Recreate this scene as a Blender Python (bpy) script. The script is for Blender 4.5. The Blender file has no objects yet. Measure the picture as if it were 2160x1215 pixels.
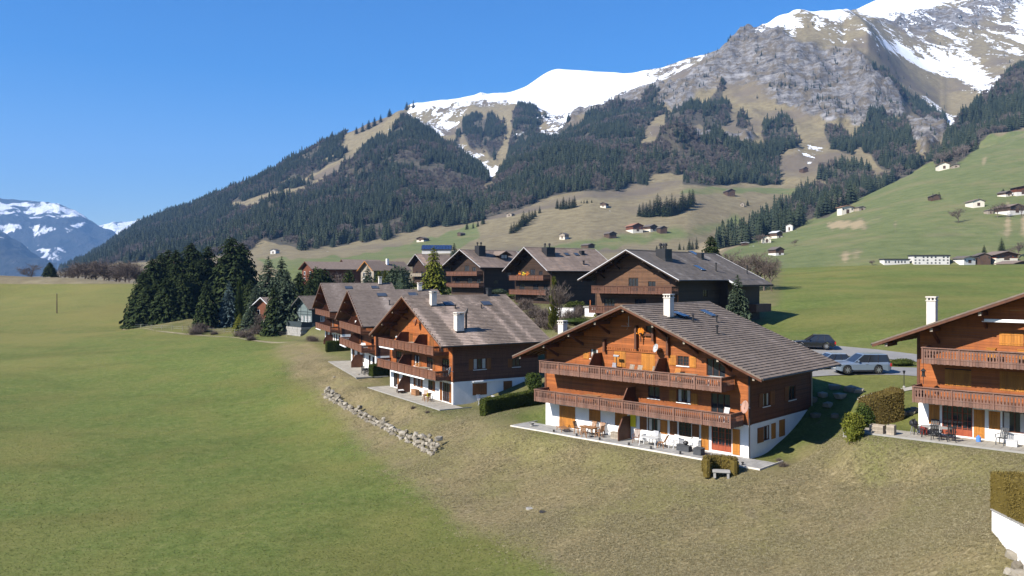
import bpy, bmesh, math, random
import numpy as np
from mathutils import Vector, Matrix
R_ = math.radians
rng = np.random.default_rng(7)
random.seed(7)
scene = bpy.context.scene
COL = scene.collection

# ------------------------------------------------------------------ camera
F, HY = 1720.0, 585.0           # focal length and horizon row, in pixels of the 2160 x 1215 photograph
cam_d = bpy.data.cameras.new('camera')
cam_d.sensor_width = 36.0
cam_d.lens = 36.0 * F / 2160.0
cam_d.shift_y = -(607.5 - HY) / 2160.0
cam_d.clip_start = 0.5
cam_d.clip_end = 60000.0
cam = bpy.data.objects.new('camera', cam_d)
COL.objects.link(cam)
cam.location = (0, 0, 0)
cam.rotation_euler = (R_(90), 0, 0)
scene.camera = cam

# ------------------------------------------------------------------ light
SUN_EL = R_(37.5)
SUN_DIR = Vector((-0.84 * math.cos(SUN_EL), -0.54 * math.cos(SUN_EL), math.sin(SUN_EL))).normalized()
world = bpy.data.worlds.new('World')
scene.world = world
world.use_nodes = True
wn, wl = world.node_tree.nodes, world.node_tree.links
wn.clear()
sky = wn.new('ShaderNodeTexSky')
sky.sky_type = 'NISHITA'
sky.sun_disc = False
sky.sun_elevation = SUN_EL
sky.sun_rotation = math.atan2(SUN_DIR.x, SUN_DIR.y)
sky.altitude = 400
sky.air_density = 1.1
sky.dust_density = 0.6
sky.ozone_density = 3.5
bg = wn.new('ShaderNodeBackground')
bg.inputs['Strength'].default_value = 0.068
wo = wn.new('ShaderNodeOutputWorld')
hs = wn.new('ShaderNodeHueSaturation')
hs.inputs['Saturation'].default_value = 1.6
hs.inputs['Hue'].default_value = 0.512
wl.new(sky.outputs[0], hs.inputs['Color'])
wl.new(hs.outputs[0], bg.inputs[0])
wl.new(bg.outputs[0], wo.inputs[0])
sun_d = bpy.data.lights.new('sun', 'SUN')
sun_d.energy = 5.0
sun_d.angle = R_(0.53)
sun_d.color = (1.0, 0.94, 0.85)
sun = bpy.data.objects.new('sun', sun_d)
COL.objects.link(sun)
sun.rotation_euler = SUN_DIR.to_track_quat('Z', 'Y').to_euler()
vs = scene.view_settings
vs.view_transform = 'Standard'
vs.look = 'None'
vs.exposure = 1.22
vs.gamma = 1.0
vs.use_curve_mapping = False
scene.cycles.use_denoising = True
scene.cycles.max_bounces = 6
scene.cycles.diffuse_bounces = 1
scene.cycles.volume_bounces = 0
scene.cycles.transparent_max_bounces = 8

# ------------------------------------------------------------------ helpers
def P(px, py, d):
    """photo pixel + distance along the view axis -> point"""
    return Vector(((px - 1080.0) / F * d, d, (HY - py) / F * d))

def tag(o, label=None, cat=None, group=None, kind=None):
    if label: o['label'] = label
    if cat: o['category'] = cat
    if group: o['group'] = group
    if kind: o['kind'] = kind
    return o

def link(o, parent=None):
    COL.objects.link(o)
    if parent is not None:
        o.parent = parent
    return o

def empty(name, loc=(0, 0, 0), rz=0.0):
    o = bpy.data.objects.new(name, None)
    o.empty_display_size = 0.3
    o.location = loc
    o.rotation_euler = (0, 0, rz)
    return link(o)

class MB:
    """collects polygons and builds them as one mesh object"""
    def __init__(s):
        s.v, s.f, s.c, s.uvx = [], [], [], []
    def add(s, vs_, fs, tint=None):
        b = len(s.v)
        s.v.extend([tuple(p) for p in vs_])
        s.f.extend([tuple(i + b for i in f) for f in fs])
        s.c.extend([0.5 if tint is None else tint] * len(fs))
        return s
    def box(s, x0, x1, y0, y1, z0, z1, tint=None, M=None):
        p = [(x0, y0, z0), (x1, y0, z0), (x1, y1, z0), (x0, y1, z0), (x0, y0, z1), (x1, y0, z1), (x1, y1, z1), (x0, y1, z1)]
        if M is not None: p = [M @ Vector(q) for q in p]
        return s.add(p, [(0, 3, 2, 1), (4, 5, 6, 7), (0, 1, 5, 4), (1, 2, 6, 5), (2, 3, 7, 6), (3, 0, 4, 7)], tint)
    def prism(s, pts, a, b, axis='y', tint=None, M=None):
        """2-D polygon swept along an axis; pts are the two other coordinates"""
        n = len(pts)
        def mk(p, t):
            if axis == 'y': return (p[0], t, p[1])
            if axis == 'x': return (t, p[0], p[1])
            return (p[0], p[1], t)
        q = [mk(p, a) for p in pts] + [mk(p, b) for p in pts]
        if M is not None: q = [M @ Vector(w) for w in q]
        fs = [tuple(range(n)), tuple(range(2 * n - 1, n - 1, -1))]
        fs += [(i, i + n, (i + 1) % n + n, (i + 1) % n) for i in range(n)]
        return s.add(q, fs, tint)
    def bar(s, p, q, w, h=None, tint=None, up=(0, 0, 1)):
        h = w if h is None else h
        p, q = Vector(p), Vector(q)
        d = (q - p)
        L = d.length
        d.normalize()
        u = Vector(up)
        if abs(d.dot(u)) > 0.98: u = Vector((1, 0, 0))
        a = d.cross(u).normalized()
        b = a.cross(d).normalized()
        vs_ = []
        for t in (0, L):
            for sx, sy in ((-1, -1), (1, -1), (1, 1), (-1, 1)):
                vs_.append(p + d * t + a * (sx * w / 2) + b * (sy * h / 2))
        return s.add(vs_, [(0, 3, 2, 1), (4, 5, 6, 7), (0, 1, 5, 4), (1, 2, 6, 5), (2, 3, 7, 6), (3, 0, 4, 7)], tint)
    def tube(s, pts, rad, n=6, cap=True, tint=None):
        pts = [Vector(p) for p in pts]
        m = len(pts)
        if not hasattr(rad, '__len__'): rad = [rad] * m
        vs_, fs = [], []
        for i, p in enumerate(pts):
            d = (pts[min(i + 1, m - 1)] - pts[max(i - 1, 0)]).normalized()
            u = Vector((0, 0, 1)) if abs(d.z) < 0.9 else Vector((1, 0, 0))
            a = d.cross(u).normalized(); b = a.cross(d)
            for k in range(n):
                t = 2 * math.pi * k / n
                vs_.append(p + (a * math.cos(t) + b * math.sin(t)) * rad[i])
        for i in range(m - 1):
            for k in range(n):
                k2 = (k + 1) % n
                fs.append((i * n + k, i * n + k2, (i + 1) * n + k2, (i + 1) * n + k))
        if cap:
            fs.append(tuple(range(n - 1, -1, -1)))
            fs.append(tuple((m - 1) * n + k for k in range(n)))
        return s.add(vs_, fs, tint)
    def lathe(s, prof, n=16, M=None, tint=None):
        """profile of (radius, z) turned about z"""
        vs_, fs = [], []
        m = len(prof)
        for r, z in prof:
            for k in range(n):
                t = 2 * math.pi * k / n
                q = Vector((r * math.cos(t), r * math.sin(t), z))
                vs_.append(M @ q if M is not None else q)
        for i in range(m - 1):
            for k in range(n):
                k2 = (k + 1) % n
                fs.append((i * n + k, i * n + k2, (i + 1) * n + k2, (i + 1) * n + k))
        fs.append(tuple(range(n - 1, -1, -1)))
        fs.append(tuple((m - 1) * n + k for k in range(n)))
        return s.add(vs_, fs, tint)
    def mesh(s, name, mat, smooth=False):
        me = bpy.data.meshes.new(name)
        me.from_pydata(s.v, [], s.f)
        a = me.attributes.new('tint', 'FLOAT', 'FACE')
        a.data.foreach_set('value', np.asarray(s.c, np.float32))
        if mat is not None: me.materials.append(mat)
        if smooth: me.polygons.foreach_set('use_smooth', [True] * len(me.polygons))
        me.update()
        return me
    def build(s, name, mat, parent=None, smooth=False, bevel=0.0):
        o = bpy.data.objects.new(name, s.mesh(name, mat, smooth))
        if bevel:
            b = o.modifiers.new('bevel', 'BEVEL'); b.width = bevel; b.segments = 2; b.limit_method = 'ANGLE'
        return link(o, parent)

def np_mesh(name, V, Fq, mat, smooth=True, attrs=None):
    """numpy verts + (n,3|4) faces -> mesh datablock"""
    me = bpy.data.meshes.new(name)
    n, k = Fq.shape
    me.vertices.add(len(V)); me.vertices.foreach_set('co', np.asarray(V, np.float32).ravel())
    me.loops.add(n * k); me.loops.foreach_set('vertex_index', np.asarray(Fq, np.int32).ravel())
    me.polygons.add(n)
    me.polygons.foreach_set('loop_start', np.arange(0, n * k, k, dtype=np.int32))
    me.polygons.foreach_set('loop_total', np.full(n, k, np.int32))
    me.polygons.foreach_set('use_smooth', np.full(n, smooth))
    me.update(calc_edges=True)
    for nm, dat in (attrs or {}).items():
        dat = np.asarray(dat, np.float32)
        if dat.ndim == 1:
            a = me.attributes.new(nm, 'FLOAT', 'POINT'); a.data.foreach_set('value', dat)
        else:
            a = me.attributes.new(nm, 'FLOAT_COLOR', 'POINT'); a.data.foreach_set('color', dat.ravel())
    if mat is not None: me.materials.append(mat)
    me.validate()
    return me

# ---- numpy noise
def _hash(ix, iy, iz, seed):
    h = (ix.astype(np.int64) * 374761393 + iy.astype(np.int64) * 668265263 + iz.astype(np.int64) * 2147483647 + seed * 1274126177) & 0xffffffff
    h = ((h ^ (h >> 13)) * 1274126177) & 0xffffffff
    h = (h ^ (h >> 16)) & 0xffff
    return h / 65535.0
def vnoise(x, y, z=None, seed=0):
    z = np.zeros_like(x) if z is None else z
    ix, iy, iz = np.floor(x), np.floor(y), np.floor(z)
    fx, fy, fz = x - ix, y - iy, z - iz
    fx, fy, fz = [f * f * (3 - 2 * f) for f in (fx, fy, fz)]
    ix, iy, iz = ix.astype(np.int64), iy.astype(np.int64), iz.astype(np.int64)
    out = 0
    for a in (0, 1):
        for b in (0, 1):
            for c in (0, 1):
                w = (fx if a else 1 - fx) * (fy if b else 1 - fy) * (fz if c else 1 - fz)
                out = out + w * _hash(ix + a, iy + b, iz + c, seed)
    return out
def fbm(x, y, z=None, oct=4, seed=0, ridged=False):
    s, a, t = 0, 1.0, 0
    for o in range(oct):
        k = 2 ** o
        n = vnoise(x * k + 17.3 * o, y * k - 9.1 * o, None if z is None else z * k, seed + o)
        if ridged: n = 1 - np.abs(2 * n - 1)
        s = s + a * n; t += a; a *= 0.5
    return s / t
def in_poly(x, y, poly):
    p = np.asarray(poly, float)
    r = np.zeros(x.shape, bool)
    n = len(p)
    for i in range(n):
        x0, y0 = p[i]; x1, y1 = p[(i + 1) % n]
        c = ((y0 > y) != (y1 > y))
        with np.errstate(divide='ignore', invalid='ignore'):
            r ^= c & (x < (x1 - x0) * (y - y0) / (y1 - y0 + 1e-12) + x0)
    return r
def smooth(e0, e1, x):
    t = np.clip((x - e0) / (e1 - e0), 0, 1)
    return t * t * (3 - 2 * t)

# ---- materials
class NT:
    def __init__(s, name):
        s.m = bpy.data.materials.new(name)
        s.m.use_nodes = True
        s.t = s.m.node_tree
        s.n, s.l = s.t.nodes, s.t.links
        s.b = s.n['Principled BSDF']
        s.b.inputs['Specular IOR Level'].default_value = 0.3
        s.tc = None
    def node(s, typ, **kw):
        n = s.n.new('ShaderNode' + typ)
        for k, v in kw.items():
            if k in n.bl_rna.properties.keys(): setattr(n, k, v)
            else: n.inputs[k.replace('_', ' ')].default_value = v
        return n
    def co(s, kind='Object', scale=None, rot=None):
        if s.tc is None: s.tc = s.n.new('ShaderNodeTexCoord')
        o = s.tc.outputs[kind]
        if scale is not None:
            mp = s.n.new('ShaderNodeMapping')
            mp.inputs['Scale'].default_value = scale if hasattr(scale, '__len__') else (scale,) * 3
            if rot is not None: mp.inputs['Rotation'].default_value = rot
            s.l.new(o, mp.inputs[0]); o = mp.outputs[0]
        return o
    def noise(s, vec, scale=1.0, detail=4, rough=0.55, dist=0.0):
        n = s.n.new('ShaderNodeTexNoise')
        n.inputs['Scale'].default_value = scale; n.inputs['Detail'].default_value = detail
        n.inputs['Roughness'].default_value = rough; n.inputs['Distortion'].default_value = dist
        s.l.new(vec, n.inputs['Vector'])
        return n.outputs['Fac']
    def ramp(s, fac, stops):
        r = s.n.new('ShaderNodeValToRGB')
        e = r.color_ramp.elements
        while len(e) < len(stops): e.new(0.5)
        for k, (p, c) in enumerate(stops):
            e[k].position = p
            e[k].color = (c, c, c, 1) if not hasattr(c, '__len__') else (*c, 1)
        s.l.new(fac, r.inputs[0])
        return r.outputs[0]
    def mix(s, fac, a, b, mode='MIX'):
        m = s.n.new('ShaderNodeMix'); m.data_type = 'RGBA'; m.blend_type = mode
        for sock, v in ((m.inputs[0], fac), (m.inputs[6], a), (m.inputs[7], b)):
            if hasattr(v, 'is_output'): s.l.new(v, sock)
            elif hasattr(v, '__len__'): sock.default_value = (*v, 1)
            else: sock.default_value = v
        return m.outputs[2]
    def math(s, op, a, b=0.0, clamp=False):
        m = s.n.new('ShaderNodeMath'); m.operation = op; m.use_clamp = clamp
        for sock, v in ((m.inputs[0], a), (m.inputs[1], b)):
            if hasattr(v, 'is_output'): s.l.new(v, sock)
            else: sock.default_value = v
        return m.outputs[0]
    def attr(s, name, out='Fac'):
        a = s.n.new('ShaderNodeAttribute'); a.attribute_name = name
        return a.outputs[out]
    def sep(s, col):
        a = s.n.new('ShaderNodeSeparateColor'); s.l.new(col, a.inputs[0]); return a.outputs
    def tintf(s, k):
        return s.math('ADD', s.math('MULTIPLY', s.attr('tint'), 2.0 * k), 1.0 - k)
    def rand(s):
        return s.n.new('ShaderNodeObjectInfo').outputs['Random']
    def bump(s, h, strength=0.5, dist=0.05):
        b = s.n.new('ShaderNodeBump'); b.inputs['Strength'].default_value = strength; b.inputs['Distance'].default_value = dist
        s.l.new(h, b.inputs['Height']); s.l.new(b.outputs[0], s.b.inputs['Normal'])
    def out(s, col=None, rough=0.8, metal=0.0, spec=None):
        if col is not None:
            if hasattr(col, 'is_output'): s.l.new(col, s.b.inputs['Base Color'])
            else: s.b.inputs['Base Color'].default_value = (*col, 1)
        if hasattr(rough, 'is_output'): s.l.new(rough, s.b.inputs['Roughness'])
        else: s.b.inputs['Roughness'].default_value = rough
        s.b.inputs['Metallic'].default_value = metal
        if spec is not None: s.b.inputs['Specular IOR Level'].default_value = spec
        return s.m

def simple(name, col, rough=0.7, var=0.25, scale=6.0, metal=0.0, bump=0.0, tint=0.0, spec=None):
    """one colour broken up by two noises, optionally by the per-piece tint"""
    t = NT(name)
    v = t.co('Object')
    n1 = t.noise(v, scale, 5); n2 = t.noise(v, scale * 0.17, 3)
    f = t.math('ADD', t.math('MULTIPLY', n1, 0.55), t.math('MULTIPLY', n2, 0.45))
    lo = tuple(c * (1 - var) for c in col); hi = tuple(min(1, c * (1 + var)) for c in col)
    c = t.ramp(f, [(0.32, lo), (0.68, hi)])
    if tint:
        c = t.mix(1.0, c, t.tintf(tint), 'MULTIPLY')
    if bump: t.bump(n1, 0.6, bump)
    return t.out(c, rough, metal, spec)

# ------------------------------------------------------------------ terrain
# fixed ground heights of the house plots: (x, y, z) with y = distance in front of the camera
GP = [(-33, 20, -19.6), (0, 12, -19.2), (25, 15, -16.5), (60, 20, -12.5), (-80, 30, -19.5), (0, -40, -19.5), (-60, -40, -20), (70, -30, -14),
      (-32.6, 51.9, -19), (-16, 50.8, -18.6), (0, 49, -18), (13.7, 45.3, -16.6), (22.2, 37.5, -14.3), (23.9, 40.6, -12.4), (24.4, 39.2, -13.1), (28, 41, -12.2), (40, 38, -11.8),
      (0.8, 66.3, -16), (8.5, 54.2, -15.7), (15.7, 51.8, -15.0), (23.9, 53.5, -12.9), (20, 44.4, -14.9), (-6, 62, -17.6), (-14, 70, -17.7),
      (-9.4, 76.0, -16.9), (-11.4, 80.6, -16.8), (-16.2, 91.5, -16.7), (-21.2, 100, -16.5), (-26.3, 108.0, -16.2), (-31, 121.6, -15.2), (-44, 158, -13.9),
      (-52, 132, -16.5), (-34, 86, -18.3), (-61.7, 98, -18), (-101, 161, -15.5), (-107, 209, -14), (-102, 215, -13.9), (-134, 241, -10.5),
      (-177, 281, -7.5), (-138, 298, -2.6), (-207, 330, 2.3), (-170, 315, 0.1), (-260, 335, 3.5), (-240, 430, -9), (-120, 420, -10), (-90, 330, -6.5), (-150, 350, -6),
      (-70, 200, -13.2), (-60, 178, -13.0), (-60, 230, -11.0), (-78, 222, -11.6), (-46, 185, -11.2), (-30, 190, -10.0), (-30, 230, -5),
      (-10, 140, -10.5), (0, 115, -9.8), (4, 100, -11), (10, 95, -10.2), (8, 128, -7.8), (-15, 165, -7.8), (0, 200, -4.5), (-25, 260, -2.5), (0, 300, 1.0), (40, 300, 2.0),
      (20, 160, -5.5), (40, 140, -5.5), (10.5, 85, -10.6), (18, 80, -9.6), (3, 80, -12.6), (-3.2, 79.8, -13.7), (3.5, 85, -13.3), (26, 73, -9.7),
      (25, 65.5, -12.0), (22.5, 62, -12.9), (24.3, 58.8, -11.6), (33.7, 70, -9.5), (30, 67, -9.9), (30, 62, -10.4), (33, 76, -9.0), (40, 76, -8.95), (36.4, 80.6, -8.9), (46, 80, -8.9), (60, 80, -8.9),
      (35, 95, -8.5), (46, 92, -8.5), (37, 114.7, -7.2), (50, 101, -6.6), (70, 147, -3.0), (107, 224, 3.3), (140, 224, 3.0), (74, 224, 1.3), (55, 190, -1.5), (60, 250, 1.5), (30, 250, 0.0),
      (90, 100, -7), (110, 140, -3.5), (180, 230, 4), (100, 320, 2), (160, 330, 3), (47.5, 146, -4.2), (-84, 216, -10.6), (-73, 213, -11.5), (-95, 224, -11.3), (-45, 170, -12.9), (-52, 175, -12.9)]
# name: corner-right eave (x, y), heading, roof width, roof length, eave z, rise, front/side overhang, ground z
HOUSES = dict(
    A=dict(er=(17.63, 57.57), ang=-43.9, W=24.4, L=13.8, ze=-7.19, r=4.88, of=2.2, os=2.1, gz=-13.45, back=3.2),
    R=dict(er=(42.93, 39.8), ang=-42.0, W=24.4, L=13.8, ze=-4.56, r=4.88, of=2.0, os=2.4, gz=-10.65, back=1.2),
    B=dict(er=(-7.76, 89.0), ang=-58.8, W=21.3, L=14.6, ze=-7.54, r=5.26, of=2.3, os=1.6, gz=-14.28, back=2.9),
    C=dict(er=(-20.6, 112.0), ang=-68.0, W=21.5, L=14.0, ze=-6.76, r=4.83, of=2.3, os=1.6, gz=-13.5, back=2.6),
    D=dict(er=(-32.5, 145.6), ang=-67.0, W=19.4, L=13.8, ze=-6.1, r=4.95, of=2.3, os=1.6, gz=-12.8, back=2.4),
    E=dict(er=(-44.1, 176.9), ang=-49.0, W=9.3, L=10.0, ze=-6.92, r=2.74, of=1.3, os=1.0, gz=-10.6, back=0.6, drop=2.1),
    I=dict(er=(21.4, 104.5), ang=-42.0, W=16.3, L=25.0, ze=-0.35, r=4.05, of=2.2, os=1.6, gz=-6.7, back=0.8),
    H=dict(er=(6.56, 152.1), ang=-55.6, W=15.1, L=18.0, ze=1.22, r=4.6, of=2.2, os=1.5, gz=-5.0, back=0.8),
    G=dict(er=(-6.96, 178.9), ang=-49.0, W=15.0, L=17.0, ze=2.2, r=4.06, of=2.2, os=1.5, gz=-3.9, back=0.8),
    J=dict(er=(-27.0, 250.4), ang=-56.0, W=12.0, L=14.0, ze=3.62, r=3.65, of=1.6, os=1.3, gz=-2.6, back=0.5),
)
for h in HOUSES.values():
    a = R_(h['ang'])
    h['R'] = np.array([math.cos(a), math.sin(a)]); h['I'] = np.array([-math.sin(a), math.cos(a)])
    h['w'] = h['W'] - 2 * h['os']                     # facade width
    h['dep'] = h['L'] - h['of'] - 0.9                 # body depth
    er = np.array(h['er'])
    h['org'] = er + h['of'] * h['I'] - (h['W'] - h['os']) * h['R']      # front left corner of the body
    def pt(u, v, h=h): return h['org'] + u * h['R'] + v * h['I']
    h['pt'] = pt
    for u in (-1.5, h['w'] * 0.5, h['w'] + 1.5):
        for v in (-2.6, 1.0):
            if v > 0 and u == h['w'] * 0.5: continue
            GP.append((*pt(u, v), h['gz'] - 0.12 - (h.get('drop', 0) if v < 0 else 0)))
    for u in (0.5, h['w'] - 0.5):
        GP.append((*pt(u, h['dep'] + 0.5), h['gz'] - 0.1 + h['back']))

GPA = np.array(GP, float)
def _tps(n):
    K = lambda r2: np.where(r2 > 0, 0.5 * r2 * np.log(r2 + 1e-12), 0)
    X = GPA[:, :2] / 100.0
    d2 = ((X[:, None] - X[None]) ** 2).sum(-1)
    A = np.zeros((n + 3, n + 3))
    A[:n, :n] = K(d2) + np.eye(n) * 2e-4
    A[:n, n] = 1; A[:n, n + 1:] = X
    A[n, :n] = 1; A[n + 1:, :n] = X.T
    b = np.concatenate([GPA[:, 2], np.zeros(3)])
    w = np.linalg.solve(A, b)
    def f(x, y):
        out = np.empty(x.size); xs, ys = x.ravel() / 100.0, y.ravel() / 100.0
        for i in range(0, x.size, 40000):
            q = np.stack([xs[i:i + 40000], ys[i:i + 40000]], 1)
            d = ((q[:, None] - X[None]) ** 2).sum(-1)
            out[i:i + 40000] = K(d) @ w[:n] + w[n] + q @ w[n + 1:]
        return out.reshape(x.shape)
    return f
raw_tps = _tps(len(GPA))
def near_tps(x, y):
    z = raw_tps(x, y)
    for k_, h in HOUSES.items():                       # level plots under houses and terraces
        q = np.stack([x - h['org'][0], y - h['org'][1]], -1)
        u, v = q @ h['R'], q @ h['I']
        du = np.maximum(0, np.maximum(-2.2 - u, u - h['w'] - 2.2)); dv = np.maximum(0, np.maximum((-3.0 if 'drop' not in h else 0.8) - v, v - 1.5))
        w = 1 - smooth(0.0, 3.0, np.hypot(du, dv))
        z = z * (1 - w) + (h['gz'] - 0.10) * w
    return z

# far relief: lines that run across the valley, each (pixel column, pixel row, distance)
LAYERS = [
 [(-400,612,380),(150,614,380),(280,616,380),(420,598,390),(500,578,400),(620,566,420),(850,556,420),(1000,552,420),(1300,553,420),(1500,560,420),(1650,572,400),(1850,566,380),(2160,563,380),(2600,560,380)],
 [(-400,598,700),(150,602,700),(280,594,700),(480,562,700),(620,548,650),(740,545,650),(850,535,650),(1000,530,650),(1150,532,600),(1300,532,600),(1450,533,600),(1530,522,600),(1640,490,700),(1750,448,780),(1850,405,860),(1960,355,950),(2060,320,1000),(2160,290,1050),(2600,180,1100)],
 [(-400,602,800),(150,600,800),(280,588,800),(480,552,800),(620,540,760),(740,533,760),(850,528,750),(1000,520,750),(1150,520,720),(1300,518,720),(1450,520,720),(1530,525,760),(1640,505,850),(1750,465,950),(1850,425,1000),(1960,375,1080),(2060,335,1120),(2160,300,1170),(2600,195,1250)],
 [(-400,602,1100),(150,592,1100),(280,566,1150),(420,545,1150),(560,518,1100),(620,522,1050),(700,524,1000),(800,505,1050),(900,488,1050),(980,476,1080),(1080,450,1100),(1180,420,1150),(1240,400,1180),(1330,402,1200),(1450,368,1280),(1560,385,1250),(1650,390,1250),(1780,385,1200),(1850,398,1150),(1960,362,1200),(2060,310,1230),(2160,262,1270),(2600,150,1350)],
 [(-400,604,1700),(120,592,1700),(280,520,1700),(420,495,1650),(560,450,1600),(700,420,1550),(850,400,1500),(980,418,1400),(1040,405,1450),(1180,340,1500),(1330,320,1600),(1450,290,1700),(1560,310,1650),(1650,330,1500),(1780,320,1500),(1900,320,1400),(1960,322,1400),(2060,270,1400),(2160,210,1450),(2600,90,1500)],
 [(-400,600,2500),(100,582,2450),(200,540,2400),(300,480,2350),(420,438,2300),(560,375,2300),(640,340,2300),(700,308,2300),(760,282,2350),(850,234,2400),(880,258,2300),(940,312,2000),(1030,390,1650),(1045,388,1660),(1100,345,1850),(1180,300,2000),(1330,262,2000),(1450,225,2000),(1560,245,1950),(1650,240,1900),(1780,240,1850),(1900,255,1750),(1990,295,1650),(2060,234,1700),(2160,168,1750),(2600,0,1800)],
 [(-400,610,2800),(100,600,2750),(300,500,2650),(560,395,2600),(700,325,2600),(850,250,2650),(880,265,2600),(940,318,2300),(1030,380,1950),(1045,375,1960),(1100,300,2250),(1180,268,2350),(1290,240,2300),(1400,185,2350),(1510,116,2400),(1570,90,2450),(1640,34,2500),(1700,26,2500),(1780,18,2550),(1830,60,2300),(1900,170,2150),(1990,280,1900),(2060,240,2000),(2160,185,2050),(2600,30,2100)],
 [(-400,620,3000),(100,615,2950),(300,520,2900),(560,410,2900),(700,335,2900),(850,262,2850),(880,262,2850),(940,272,2750),(1000,270,2700),(1100,245,2700),(1180,262,2700),(1290,230,2750),(1400,190,2700),(1510,128,2750),(1640,50,2800),(1780,30,2850),(1830,45,2800),(1900,95,2700),(1990,160,2500),(2060,150,2500),(2160,130,2500),(2600,20,2500)],
 [(-400,630,3400),(100,625,3350),(300,530,3300),(560,420,3300),(700,340,3300),(845,246,3100),(880,217,3000),(950,211,3100),(1000,200,3200),(1080,192,3300),(1110,180,3350),(1150,148,3400),(1170,140,3400),(1230,144,3400),(1320,154,3300),(1400,146,3200),(1450,131,3150),(1510,113,3150),(1570,104,3200),(1640,56,3250),(1780,32,3300),(1810,18,3400),(1850,-2,3500),(1950,-40,3600),(2160,-70,3600),(2600,-60,3600)],
 [(-400,690,3900),(100,680,3850),(300,560,3800),(850,330,3700),(1200,220,3900),(1510,190,3700),(1850,80,4000),(2160,40,4100),(2600,40,4100)],
]
def layer_at(px):
    ys, rs = [], []
    for L in LAYERS:
        a = np.array(L, float)
        ys.append(np.interp(px, a[:, 0], a[:, 1])); rs.append(np.interp(px, a[:, 0], a[:, 2]))
    return np.array(ys), np.array(rs)

def far_height(px, d):
    """height of the far relief for arrays of pixel column and distance"""
    ys, rs = layer_at(px)
    zs = (HY - ys) / F * rs
    out = np.where(d <= rs[0], zs[0] * d / rs[0], zs[-1])
    for k in range(len(LAYERS) - 1):
        m = (d > rs[k]) & (d <= rs[k + 1])
        t = (d - rs[k]) / (rs[k + 1] - rs[k])
        out = np.where(m, zs[k] + (zs[k + 1] - zs[k]) * t, out)
    return out

# land cover of the mountain side, outlined in the photograph
def zA(l): return [(700 + x / 2.838, 100 + y / 2.838) for x, y in l]
def zB(l): return [(1400 + x / 2.838, y / 2.838) for x, y in l]
FOREST = [
 [(100,580),(200,545),(300,482),(420,440),(560,377),(640,340),(700,305),(722,300),(735,330),(690,370),(640,400),(560,418),(480,442),(500,455),(600,425),(700,385),(760,330),(820,300),(850,262),(890,290),(950,320),(1000,350),(1030,392),(1000,440),(960,478),(900,490),(800,507),(700,526),(620,523),(545,515),(520,532),(420,546),(280,556),(150,570)],
 zA([(0,600),(80,565),(140,580),(80,620),(0,700)]),
 zA([(775,470),(830,440),(900,450),(880,520),(895,640),(850,600),(830,640),(795,590)]), zA([(915,480),(960,450),(1010,480),(1040,470),(1025,600),(990,640),(960,690),(930,620),(905,560)]), zA([(740,540),(765,560),(790,680),(860,720),(930,840),(880,800),(790,720),(745,640)]), zA([(1040,700),(1060,560),(1090,500),(1110,640),(1060,740),(1010,830)]),
 zA([(1090,400),(1200,390),(1260,470),(1200,560),(1130,600),(1070,640)]),
 zA([(1000,820),(1060,740),(1110,600),(1200,520),(1450,500),(1600,440),(1780,350),(1950,290),(1990,380),(1860,580),(1770,700),(1900,640),(2157,640),(2157,740),(1900,760),(1880,830),(1550,860),(1300,900),(1130,970),(940,1010),(870,1060),(740,1070),(900,900)]),
 zB([(0,720),(100,640),(210,620),(200,780),(0,860)]), zB([(210,780),(230,640),(340,560),(390,700),(370,790),(250,820)]),
 zB([(420,800),(460,710),(500,760),(490,820)]), zB([(600,760),(680,720),(740,740),(820,870),(760,930),(640,990),(600,880)]),
 zB([(960,780),(1010,760),(1100,830),(1140,960),(1000,940)]),
 zB([(1130,880),(1220,700),(1350,690),(1430,760),(1480,900),(1520,990),(1400,1060),(1250,1000)]),
 zB([(100,1120),(140,960),(350,900),(520,960),(690,960),(690,1080),(560,1080),(450,1060),(380,1100),(200,1130)]),
 zB([(920,1010),(1100,1000),(1300,1080),(1500,1000),(1640,1000),(1300,1130),(1180,1190),(1050,1215),(940,1150),(1050,1100),(920,1080)]),
 zB([(1240,400),(1340,420),(1450,560),(1600,620),(1700,740),(1600,760),(1480,640),(1330,500)]),
 zB([(2157,440),(2050,560),(1900,680),(1760,800),(1660,920),(1540,1010),(1640,1020),(1750,990),(1900,900),(2157,800)]), zB([(2157,440),(2157,800),(2500,620),(2500,250)]),
 [(1500,528),(1560,498),(1620,470),(1660,440),(1700,405),(1760,395),(1800,400),(1850,380),(1880,390),(1800,432),(1750,452),(1640,494),(1560,518)],
 zB([(0,950),(140,940),(350,900),(520,960),(100,1000),(0,1000)]),
]
CLEAR = [[(740,277),(850,222),(852,258),(790,285),(748,318),(690,350),(640,372),(690,345),(730,305)], [(480,440),(560,415),(610,405),(615,412),(530,447),(490,452)], [(413,467),(440,460),(440,470)],
         [(560,400),(650,375),(720,345),(760,318),(765,330),(700,372),(640,395)], zA([(1800,690),(1880,580),(1990,400),(1960,420),(1850,580),(1780,690)])]
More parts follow.
